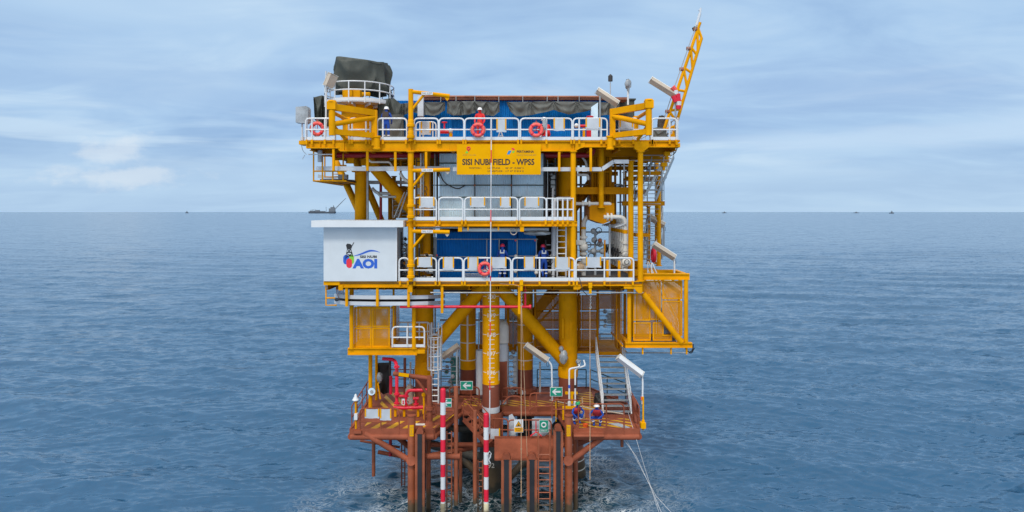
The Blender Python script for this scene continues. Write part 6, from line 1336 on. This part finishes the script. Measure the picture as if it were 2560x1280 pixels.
# ------------------------------------------------------------------ people
def skin_mesh(joints, edges, radii, levels=1):
    me = bpy.data.meshes.new('b'); me.from_pydata([tuple(j) for j in joints], edges, []); ob = bpy.data.objects.new('b', me); COL.objects.link(ob)
    sk = ob.modifiers.new('s', 'SKIN'); sk.use_smooth_shade = True; sk.branch_smoothing = .6
    for i, d in enumerate(me.skin_vertices[0].data): d.radius = radii[i] if isinstance(radii[i], tuple) else (radii[i], radii[i]); d.use_root = (i == 0)
    if levels: sb = ob.modifiers.new('u', 'SUBSURF'); sb.levels = levels; sb.render_levels = levels
    dg = bpy.context.evaluated_depsgraph_get(); dg.update(); r = bpy.data.meshes.new_from_object(ob.evaluated_get(dg))
    COL.objects.unlink(ob); bpy.data.objects.remove(ob); return r
def person(loc, face, label, suit, helmet, pose='stand', vest=None, scale=1.0, bag=None):
    """loc = feet on the floor; face = heading in degrees, 0 looks away from the camera (+Y)"""
    t = thing('person', label, 'person', loc)
    t.rotation_euler = (0, 0, R(face)); t.scale = (scale,) * 3
    if pose == 'squat':
        J = dict(pel=(0, -.10, .34), sp=(0, -.04, .50), ch=(0, .07, .72), nk=(0, .14, .87), hd=(0, .19, .95), ht=(0, .21, 1.05))
        L = dict(sh=(.18, .09, .78), el=(.33, .20, .60), wr=(.28, .42, .50), ha=(.25, .50, .46), hip=(.10, -.10, .32), kn=(.23, .26, .47), an=(.14, .04, .09), to=(.16, .20, .04))
        Rr = dict(L); Rr['wr'] = (.14, .40, .48); Rr['ha'] = (.10, .48, .46)
    else:
        le = .10 if pose == 'lean' else .02
        J = dict(pel=(0, 0, .95), sp=(0, le * .4, 1.15), ch=(0, le * 1.1, 1.36), nk=(0, le * 1.6, 1.51), hd=(0, le * 2 + .02, 1.59), ht=(0, le * 2.2 + .03, 1.69))
        L = dict(sh=(.18, le * 1.3, 1.43), el=(.25, .04 + le, 1.17), wr=(.24, .20 + le, 1.0), ha=(.22, .27 + le, .96), hip=(.10, 0, .90), kn=(.11, .03, .50), an=(.12, -.02, .09), to=(.13, .12, .04))
        Rr = dict(L)
        if pose == 'lean': Rr.update(kn=(.10, .14, .52), an=(.10, -.20, .26), to=(.11, -.18, .12)); L.update(wr=(.22, .34, 1.15), ha=(.20, .42, 1.16))
        if pose == 'walk': Rr.update(kn=(.10, .12, .51), an=(.10, .10, .09), to=(.11, .24, .04)); L.update(el=(.27, -.02, 1.16), wr=(.26, .02, .92), ha=(.26, .05, .85))
    rad = dict(pel=(.155, .125), sp=(.145, .115), ch=(.165, .125), nk=.06, hd=.088, ht=.075, sh=.070, el=.050, wr=.042, ha=.040, hip=.105, kn=.072, an=.056, to=.052)
    names = list(J); pts = [J[k] for k in names]; rr = [rad[k] for k in names]; ed = [(i, i + 1) for i in range(len(names) - 1)]
    for s, D in ((1, L), (-1, Rr)):
        for ch, root in ((('sh', 'el', 'wr', 'ha'), 2), (('hip', 'kn', 'an', 'to'), 0)):
            prev = root
            for k in ch: pts.append((D[k][0] * s, D[k][1], D[k][2])); rr.append(rad[k]); ed.append((prev, len(pts) - 1)); prev = len(pts) - 1
    me = skin_mesh(pts, ed, rr)
    bm = bmesh.new(); bm.from_mesh(me)
    zn = J['nk'][2] + .02; yn = J['nk'][1]
    hands = [(D['ha'][0] * s, D['ha'][1], D['ha'][2]) for s, D in ((1, L), (-1, Rr))]; wr = [(D['wr'][0] * s, D['wr'][1], D['wr'][2]) for s, D in ((1, L), (-1, Rr))]
    feet = [((D['an'][0] * s, D['an'][1], D['an'][2]), (D['to'][0] * s, D['to'][1], D['to'][2])) for s, D in ((1, L), (-1, Rr))]
    # fingers: four tapering ones and a thumb, curled, rooted in each palm
    def finger(h, w, s):
        h, w = Vector(h), Vector(w); d = (h - w).normalized(); side = d.cross(Vector((0, 0, 1))).normalized() * s; dn = d.cross(side).normalized(); dn = dn if dn.z < 0 else -dn
        for i, ln in enumerate((.055, .065, .06, .045, .05)):
            b = h + side * (-.027 + .018 * i) if i < 4 else h - d * .02 - side * .035
            dd = d if i < 4 else (d - side * .9).normalized()
            p = [b, b + dd * ln * .6 + dn * .008, b + dd * ln * .95 + dn * .035]; tmp = MB()
            tmp.path(p, .010, 6, r2=.007); k = [bm.verts.new(x) for x in tmp.v]
            for f in tmp.f: bm.faces.new([k[a] for a in f])
    for h, w, s in zip(hands, wr, (1, -1)): finger(h, w, s)
    # face: nose, eyes, mouth, ears
    hd = Vector(J['hd']); hz = Vector((0, .085, .0)); tmp = MB()
    tmp.ball(hd + Vector((0, .092, .02)), .016, 6, 5, (.8, 1, 1.6)).ball(hd + Vector((.088, 0, .02)), .022, 6, 5, (.4, .8, 1.3)).ball(hd + Vector((-.088, 0, .02)), .022, 6, 5, (.4, .8, 1.3)).ball(hd + Vector((0, .082, -.035)), .02, 6, 5, (1.3, .5, .4))
    k = [bm.verts.new(x) for x in tmp.v]
    for f in tmp.f: bm.faces.new([k[a] for a in f])
    bm.faces.ensure_lookup_table()
    for f in bm.faces:
        c = f.calc_center_median(); mi = 0
        if c.z > zn and (c - Vector(J['hd'])).length < .22: mi = 1
        if min((c - Vector(h)).length for h in hands) < .085: mi = 1
        for a, b in feet:
            if (c - Vector(b)).length < .11 or (c - Vector(a)).length < .085: mi = 2
        f.material_index = mi; f.smooth = True
    bm.to_mesh(me); bm.free(); me.name = 'body'; me.materials.clear()
    for q in (suit, 'skin', 'boot'): me.materials.append(M[q])
    o = bpy.data.objects.new('body', me); COL.objects.link(o); o.parent = t
    def local(mb, name, mat):
        o = MB.done(mb, name, mat, None); off = o.location.copy()
        o.parent = t; return o
    hv = Vector(J['ht']) - Vector(J['hd']); c = Vector(J['hd']) + Vector((0, 0, .055))
    local(MB().lathe(c, [(.150, -.01), (.152, .0), (.118, .008), (.116, .05), (.100, .095), (.06, .128), (.01, .138)], 20).ball(c + Vector((0, .13, -.002)), .05, 10, 5, (1.3, 1, .18)), 'helmet', helmet)
    e = MB()
    for s in (-1, 1): e.ball(hd + Vector((s * .034, .084, .03)), .011, 6, 5)
    local(e, 'eyes', 'black')
    for s, D in ((1, L), (-1, Rr)):
        kn, an = Vector((D['kn'][0] * s, *D['kn'][1:])), Vector((D['an'][0] * s, *D['an'][1:])); d = an - kn
        local(MB().tube(kn + d * .45, kn + d * .60, .078, 12), 'reflective_band', 'reflective')
    if vest is None and suit == 'overall_blue':
        y = J['ch'][1]
        for s in (-1, 1): local(MB().beam((s * .09, y - .135, J['ch'][2] - .06), (s * .09, y - .10, J['ch'][2] + .12), .05, .015, up=(0, 1, 0)), 'reflective_strap', 'reflective')
        local(MB().beam((-.10, y - .14, J['ch'][2] - .03), (.10, y - .14, J['ch'][2] - .03), .012, .06), 'back_print', 'reflective')
    if vest:
        ch, sp = Vector(J['ch']), Vector(J['sp'])
        v = MB()
        prof = []
        for i in range(7):
            u = i / 6; p = sp + (Vector(J['nk']) - sp) * u * .88
            w = .20 + .035 * math.sin(u * 3.1) - .07 * max(0, u - .7) * 3; prof.append([p + Vector((w * math.cos(a), (w * .80) * math.sin(a), 0)) for a in [2 * math.pi * k / 20 for k in range(20)]])
        vs = [x for r in prof for x in r]; v.add(vs, [(i * 20 + k, i * 20 + (k + 1) % 20, (i + 1) * 20 + (k + 1) % 20, (i + 1) * 20 + k) for i in range(6) for k in range(20)])
        local(v, 'life_vest', vest)
    if bag: local(MB().wbox(-.15, .15, -.25, -.10, J['ch'][2] - .16, J['ch'][2] + .12), 'backpack', bag)
    return t
bpy.context.view_layer.update()
person((X0(965.5, .7), .7, ZT), 0, 'worker in a blue overall and white helmet standing behind the top railing', 'overall_blue', 'helmet_white', bag='boot', vest=None)
person((X0(1200, .9), .9, ZT), 175, 'worker in a red overall and white helmet standing above the name board', 'overall_red', 'helmet_white', scale=.98)
person((X0(1366, 1.1), 1.1, ZT), 30, 'worker in a red overall crouching behind a lifebuoy on the top deck', 'overall_red', 'helmet_white', pose='squat', scale=1.15)
person((X0(1256, 1.3), 1.3, ZL), -5, 'worker in blue with a red helmet standing at the dark doorway', 'overall_blue', 'helmet_red', scale=1.02); person((X0(1360, 1.3), 1.3, ZL), 10, 'worker in blue with a red helmet, one leg bent back, on the lower deck', 'overall_blue', 'helmet_red', pose='lean', scale=1.0)
person((X0(1440, -.2), -.2, ZB), 205, 'squatting worker in blue with a green helmet and red vest behind the mooring post', 'overall_blue', 'helmet_green', pose='squat', vest='vest_red'); person((X0(1493, -.55), -.55, ZB), 165, 'squatting worker in blue with a white helmet and red vest by the bucket', 'overall_blue', 'helmet_white', pose='squat', vest='vest_red')
# ------------------------------------------------------------------ far vessels
Yv = 4600
def fp(px_, py): return P(px_, py, Yv)
t = thing('crane_barge', 'distant grey crane barge on the left horizon with its boom raised to the right', 'barge', (P(815, 0, Yv).x, Yv, 0))
s = S(Yv)
def fb(a, b, c, d, dep=18): p, q = fp(a, b), fp(c, d); return MB().wbox(p.x, q.x, Yv, Yv + dep, p.z, q.z)
p, q = fp(771, 533.3), fp(832, 533.3)
MB().poly([(fp(772, 0).x, -2), (fp(828, 0).x, -2), (fp(830, 0).x, fp(0, 529.8).z), (fp(770.5, 0).x, fp(0, 528.6).z)], Yv, Yv + 30).done('hull', 'far_hull', t)
MB().poly([(fp(822, 0).x, -2), (fp(836, 0).x, -2), (fp(838, 0).x, fp(0, 529).z), (fp(821, 0).x, fp(0, 529).z)], Yv - 2, Yv + 30).done('hull', 'far_hull', t)
for a in ((774, 526.5, 786, 529), (788, 525, 798, 529.5), (800, 527.5, 812, 529.5), (822, 521, 837, 529), (826, 517.5, 835, 521)): fb(*a).done('deckhouse', 'far_grey', t)
MB().beam(fp(834, 518), fp(834, 513.5), 4, 4).done('mast', 'far_grey', t)
MB().beam(fp(838, 521), fp(865, 495), 2.6, 2.6).beam(fp(838, 523.5), fp(865, 495), 2, 2).done('crane_boom', 'far_grey', t); MB().beam(fp(837, 521), fp(833, 514), 3, 3).done('a_frame', 'far_grey', t)
MB().beam(fp(816, 529), fp(815, 517), 2, 2).done('mast', 'far_grey', t); MB().beam(fp(776, 525), fp(790, 523.5), 1.6, 1.6).done('boom_rest', 'far_grey', t); MB().beam(fp(780, 526), fp(784, 523.6), 1.2, 1.2).done('derrick', 'far_grey', t)
for i, (x, w, h, lb) in enumerate(((466, 6, 1.5, 'tiny far ship low on the left horizon'), (1811, 10, 1.2, 'tiny far ship right of the platform on the horizon'), (2141, 12, 1.0, 'faint long far ship on the right horizon'), (2230, 10, 1.8, 'far tug on the right horizon, the darkest of the small ships'))):
    Yq = 5200 if i != 3 else 4300; b = P(x, 0, Yq); u = S(Yq); zt = h * 2.2 * u * .6
    t = thing('far_ship', lb, 'ship', (b.x, Yq, 0)); MB().poly([(b.x - w / 2 * u, -1), (b.x + w / 2 * u, -1), (b.x + w * .55 * u, zt), (b.x - w * .52 * u, zt * .8)], Yq, Yq + 12).done('hull', 'far_hull', t); MB().wbox(b.x - .1 * w * u, b.x + .2 * w * u, Yq + 2, Yq + 9, zt * .8, zt + 1.6 * h * u).done('wheelhouse', 'far_grey', t)
    MB().beam((b.x + .05 * w * u, Yq + 5, zt), (b.x + .05 * w * u, Yq + 5, zt + 3.2 * h * u), 1, 1).done('mast', 'far_grey', t)
# ------------------------------------------------------------------ further pipework and steel filling the bays
GP = 'pipes in the right bay'
# right bay between the middle and the top deck
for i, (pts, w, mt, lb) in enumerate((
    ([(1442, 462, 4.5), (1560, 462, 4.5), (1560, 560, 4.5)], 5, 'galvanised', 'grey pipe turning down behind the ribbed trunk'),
    ([(1452, 400, 5.2), (1452, 640, 5.2)], 6, 'shaded_yellow', 'yellow riser just right of the big right leg'),
    ([(1538, 405, 5.0), (1538, 560, 5.0)], 6, 'shaded_yellow', 'yellow riser right of the ribbed trunk'),
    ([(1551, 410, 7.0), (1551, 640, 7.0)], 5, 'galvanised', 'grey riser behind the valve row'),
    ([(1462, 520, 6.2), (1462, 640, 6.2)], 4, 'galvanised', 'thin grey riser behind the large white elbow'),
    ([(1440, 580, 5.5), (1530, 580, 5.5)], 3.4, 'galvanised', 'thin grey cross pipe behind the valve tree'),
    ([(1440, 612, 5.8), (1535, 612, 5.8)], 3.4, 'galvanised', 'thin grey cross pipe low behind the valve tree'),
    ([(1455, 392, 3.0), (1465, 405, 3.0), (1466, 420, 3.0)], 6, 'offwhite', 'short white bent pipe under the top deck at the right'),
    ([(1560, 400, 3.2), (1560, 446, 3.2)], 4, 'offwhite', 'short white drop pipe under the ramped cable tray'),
    ([(1600, 452, 7.5), (1600, 640, 7.5)], 5, 'shaded_yellow', 'slim yellow rear post seen between the right columns'),
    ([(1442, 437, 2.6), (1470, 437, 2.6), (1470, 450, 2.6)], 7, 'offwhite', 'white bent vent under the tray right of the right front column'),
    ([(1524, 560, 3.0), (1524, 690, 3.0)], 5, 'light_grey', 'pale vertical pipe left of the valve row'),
    ([(1512, 600, 2.6), (1512, 690, 2.6)], 4, 'shaded_yellow', 'short yellow upright left of the valve row'))):
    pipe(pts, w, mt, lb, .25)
mb = MB()
for i in range(9):
    a, b = X0(1522, 5.8), X0(1612, 5.8); x = a + (b - a) * i / 9
    mb.poly([(x, P(0, 484, 5.8).z), (x + (b - a) / 18, P(0, 484, 5.8).z), (x + (b - a) / 18 + .1, P(0, 476, 5.8).z), (x + .1, P(0, 476, 5.8).z)], 5.74, 5.78)
zb_ = MB().bx(1518, 474, 1616, 486, 5.8, .12).done('hazard_beam', 'shaded_yellow', label='beam with black and yellow slanting bands in the right bay', cat='beam')
mb.done('hazard_band', 'black', zb_)
for i, (x0, x1, y, Y, lb) in enumerate(((1446, 1545, 434, 6.0, 'yellow crossbeam deep in the right bay under the top deck'), (1530, 1640, 420, 6.5, 'upper yellow crossbeam behind the right columns'), (1560, 1650, 446, 7.6, 'middle yellow crossbeam behind the right columns'))):
    MB().ib(x0, x1, y - 5, y + 5, Y, .2).done('crossbeam', 'shaded_yellow', label=lb, cat='beam')
for i, (x0, x1, y, Y, lb) in enumerate(((1535, 1598, 463, 4.6, 'black cable tray hung high in the right bay'), (1560, 1600, 424, 5.0, 'short black cable tray under the ramped tray end'))):
    MB().beam(P(x0, y + 5, Y), P(x1, y - 3, Y), .45, .07).done('cable_tray', 'black', label=lb, cat='cable tray')
rail_run([P(1560, 500, 3.3), P(1660, 500, 3.3)], 1.05, 'grey railing on the stair landing at the right', 'galvanised', r=.022, step=.8)
rail_run([P(1590, 584, 2.7), P(1626, 584, 2.7)], 1.0, 'grey railing on the small lower stair landing', 'galvanised', r=.022, step=.5)
rail_run([P(1606, 446, 5.5), P(1666, 446, 5.5)], 1.0, 'grey railing under the right end of the top deck', 'galvanised', r=.02, step=.6)
MB().beam(P(1612, 490, 3.1), P(1660, 400, 3.1), .05, .14).done('stair_stringer', 'galvanised', label='grey slanting stringer at the outer right stair', cat='stringer')
MB().tp(1558, 402, 1600, 402, 2.2, 5).done('conduit', 'light_grey', label='pale conduit at the end of the ramped cable tray', cat='conduit')
for i, (x, y, lb) in enumerate(((1668, 385, 'yellow sheave bracket under the right outrigger'), (1660, 412, 'lower yellow bracket under the right outrigger'))):
    MB().bx(x - 6, y - 6, x + 8, y + 4, 1.2, .3).bx(x - 2, y + 4, x + 3, y + 14, 1.25, .2).done('hanging_bracket', 'yellow', label=lb, cat='bracket')
mb = MB()
for i in range(10): mb.tube(P(1604, 0, 3).x * Vector((1, 0, 0)) + Vector((0, 3.0 + i * .35, 15.0 - i * .28)), P(1652, 0, 3).x * Vector((1, 0, 0)) + Vector((0, 3.0 + i * .35, 15.0 - i * .28)), .02, 5)
mb.done('ladder_bars', 'galvanised', label='thin grey bars crossing behind the right columns', cat='bars', kind=None)
# left bay
for pts, w, mt, lb in (
    ([(930, 418, 5.0), (1020, 418, 5.0)], 8, 'grey', 'grey duct under the top deck left of the davit post'), ([(962, 470, 6.0), (1040, 470, 6.0)], 6, 'galvanised', 'grey cross pipe left of the davit post'),
    ([(1002, 400, 4.2), (1002, 545, 4.2)], 5, 'shaded_yellow', 'yellow riser between the left column and the davit post'), ([(942, 480, 2.6), (952, 492, 2.6), (990, 492, 2.6)], 6, 'galvanised', 'bent grey conduit behind the shelter roof'),
    ([(1012, 480, 3.0), (985, 545, 3.0)], 4, 'galvanised', 'slanting grey tube beside the shelter roof'), ([(1018, 480, 3.2), (996, 545, 3.2)], 4, 'light_grey', 'slanting pale tube beside the shelter roof'),
    ([(800, 376, 1.0), (800, 405, 1.0)], 12, 'grey', 'grey box conduit at the far left under the top deck'), ([(975, 396, 2.0), (1018, 396, 2.0)], 4, 'galvanised', 'thin grey pipe under the top deck girder at the left'),
    ([(1064, 378, 2.2), (1064, 545, 2.2)], 4, 'offwhite', 'pale riser left of the zinc sheeting'), ([(1076, 384, 2.4), (1076, 690, 2.4)], 5, 'dark', 'dark riser left of the cabins')):
    pipe(pts, w, mt, lb, .25)
for x0, x1, y0, y1, Y, mt, lb in ((845, 868, 436, 447, 3.0, 'grey', 'grey junction box in the left hanging walkway'), (902, 916, 398, 412, 2.0, 'shaded_yellow', 'yellow bracket box behind the left tray'), (868, 884, 394, 408, 2.4, 'yellow', 'bright yellow bracket box at the left under the top deck'), (1043, 1052, 470, 484, 1.4, 'grey', 'small grey gauge box left of the zinc sheeting')):
    MB().bx(x0, y0, x1, y1, Y, .3).done('junction_box', mt, label=lb, cat='box')
# under the lower deck
for pts, w, mt, lb in (
    ([(1190, 870, 6.8), (1560, 870, 6.8)], 20, 'shaded_yellow', 'broad yellow tube beam at the rear under the lower deck'), ([(1100, 800, 7.2), (1560, 800, 7.2)], 5, 'grey', 'grey rear rail pipe under the lower deck'),
    ([(1270, 722, 5.8), (1270, 868, 5.8)], 7, 'shaded_yellow', 'yellow upright left of the right rear leg'), ([(1283, 722, 6.4), (1283, 868, 6.4)], 3, 'galvanised', 'grey upright left of the right rear leg'),
    ([(1340, 795, 5.2), (1398, 728, 5.2)], 5, 'shaded_yellow', 'upper slim brace crossing the rear mesh wall'), ([(1345, 810, 5.2), (1420, 728, 5.2)], 5, 'shaded_yellow', 'lower slim brace crossing the rear mesh wall'),
    ([(1180, 722, 6.5), (1270, 722, 6.5)], 10, 'deck_dark', 'dark pipe under the lower deck behind the front leg'), ([(1100, 726, 3.0), (1210, 726, 3.0)], 7, 'deck_dark', 'dark pipe under the lower deck left of the front leg'),
    ([(1330, 722, 3.0), (1420, 722, 3.0)], 5, 'galvanised', 'grey pipe under the lower deck left of the right leg'), ([(1450, 724, 3.0), (1560, 724, 3.0)], 6, 'deck_dark', 'dark pipe under the lower deck right of the right leg'),
    ([(1198, 780, 4.4), (1196, 900, 4.4)], 3, 'grey', 'thin slanting pipe beside the left rear leg'), ([(1088, 770, 4.2), (1088, 880, 4.2)], 4, 'grey', 'grey conduit beside the left leg'),
    ([(1130, 880, 5.6), (1130, 985, 5.6)], 7, 'light_grey', 'pale standpipe behind the caged ladder'), ([(1114, 905, 5.0), (1146, 905, 5.0)], 5, 'galvanised', 'pale crossarm behind the caged ladder'),
    ([(975, 900, 3.6), (975, 985, 3.6)], 6, 'deck_dark', 'dark drain pipe behind the red manifold'), ([(1012, 895, 3.4), (1012, 985, 3.4)], 7, 'leg_primer', 'brown standpipe behind the red manifold'),
    ([(977, 940, 2.8), (977, 985, 2.8)], 8, 'pink_red', 'short red standpipe behind the inlet of the manifold'), ([(1026, 905, 4.0), (1026, 968, 4.0)], 5, 'white', 'white standpipe behind the brown davit'),
    ([(900, 1102, 3.0), (1000, 1118, 3.4)], 6, 'leg_primer', 'low brown tube under the left landing'), ([(976, 1085, 2.0), (976, 1140, 2.0)], 8, 'dark_red', 'red riser going down under the left landing')):
    pipe(pts, w, mt, lb, .2)
skid(1518, 820, 6.2, 44, 50, 'pale valve bank seen through the doorway of the rear mesh wall', 21, ('light_grey', 'offwhite', 'galvanised'))
skid(1165, 985, 6.2, 40, 60, 'brown piping rack behind the left rear leg', 22, ('leg_primer', 'primer', 'grey'))
MB().bx(1560, 735, 1566, 870, 2.4, .2).done('junction_box', 'shaded_yellow', label='tall yellow trunking at the side of the right cage', cat='trunking')
ladder(1004, 1012, 1105, 2.4, 'dark boat ladder hidden under the left landing', mat='leg_primer', hoop=False)
for i, (x0, x1, lb) in enumerate(((1262, 1296, 'mesh screen added to darken the gap behind the front leg on its right'), (1200, 1214, 'narrow mesh screen added to darken the gap behind the front leg on its left'))):
    t = thing('darkening_screen', lb, 'screen', P((x0 + x1) / 2, 868, 7.4))  # mesh added to darken the see-through gap between the legs
    for c, d in ((738, 800), (804, 866)):
        o = MB().bx(x0, c, x1, c + 3, 7.4, .06).bx(x0, d - 3, x1, d, 7.4, .06).bx(x0, c + 3, x0 + 3, d - 3, 7.4, .06).bx(x1 - 3, c + 3, x1, d - 3, 7.4, .06).done('mesh_panel', 'shaded_yellow', t)
        p, q = P(x0 + 3, c + 3, 7.43), P(x1 - 3, d - 3, 7.43); MB().add([(p.x, 7.43, p.z), (q.x, 7.43, p.z), (q.x, 7.43, q.z), (p.x, 7.43, q.z)], [(0, 3, 2, 1)]).done('mesh_sheet', 'expanded_shaded', o)
# loose gear on the landing
for pts, r, lb in (([(1062, 1012, .8), (1075, 1000, .9), (1090, 1012, .8), (1090, 1040, .6)], .03, 'brown bent pipe beside the taller striped pole'), ([(1150, 1022, .9), (1160, 1000, .9), (1180, 998, .9), (1196, 1015, .9)], .03, 'brown hoop rail left of the front leg'),
                   ([(1256, 1010, 1.2), (1272, 990, 1.2), (1300, 990, 1.2), (1312, 1010, 1.2)], .03, 'brown hoop rail right of the front leg'), ([(1322, 1030, .6), (1332, 1016, .6), (1385, 1016, .6)], .03, 'brown handrail before the right arrow sign'),
                   ([(1375, 1000, 2.9), (1480, 1022, 1.0), (1560, 1035, -.3)], .03, 'long pale bar lying across the right landing')):
    MB().path(fillet(px(pts), .25), r, 8).done('guide_rail', 'primer' if 'brown' in lb else 'beige', label=lb, cat='rail')
MB().torus(P(1222, 1142, -1.5) , .09, .02, 'Y', 16, 6).path(px([(1218, 1138, -1.9), (1224, 1128, -1.9), (1228, 1134, -1.9), (1222, 1150, -1.9), (1226, 1158, -1.9)]), .025, 6).done('tied_rope', 'white_rope', label='white rope knotted on the shorter striped pole', cat='rope')
mb = MB()
for i in range(9): mb.bx(1240 + i * 1.2, 1004, 1240.6 + i * 1.2, 1006, 2.0, .02)
wrapped(1446, 904, 1.0, 'small plastic wrapped lamp on the white vent pipes by the right leg', 6, 6, None, False)
shroud([(P(0, 962, 3.4).z, X0(1018, 3.4), X0(1030, 3.4), 3.2, 3.6, .05), (P(0, 975, 3.4).z, X0(1014, 3.4), X0(1034, 3.4), 3.1, 3.7, .1), (ZB + .02, X0(1012, 3.4), X0(1036, 3.4), 3.1, 3.7, .1)], 'beige sack behind the brown davit on the landing', 'beige', 24, 5, 12)
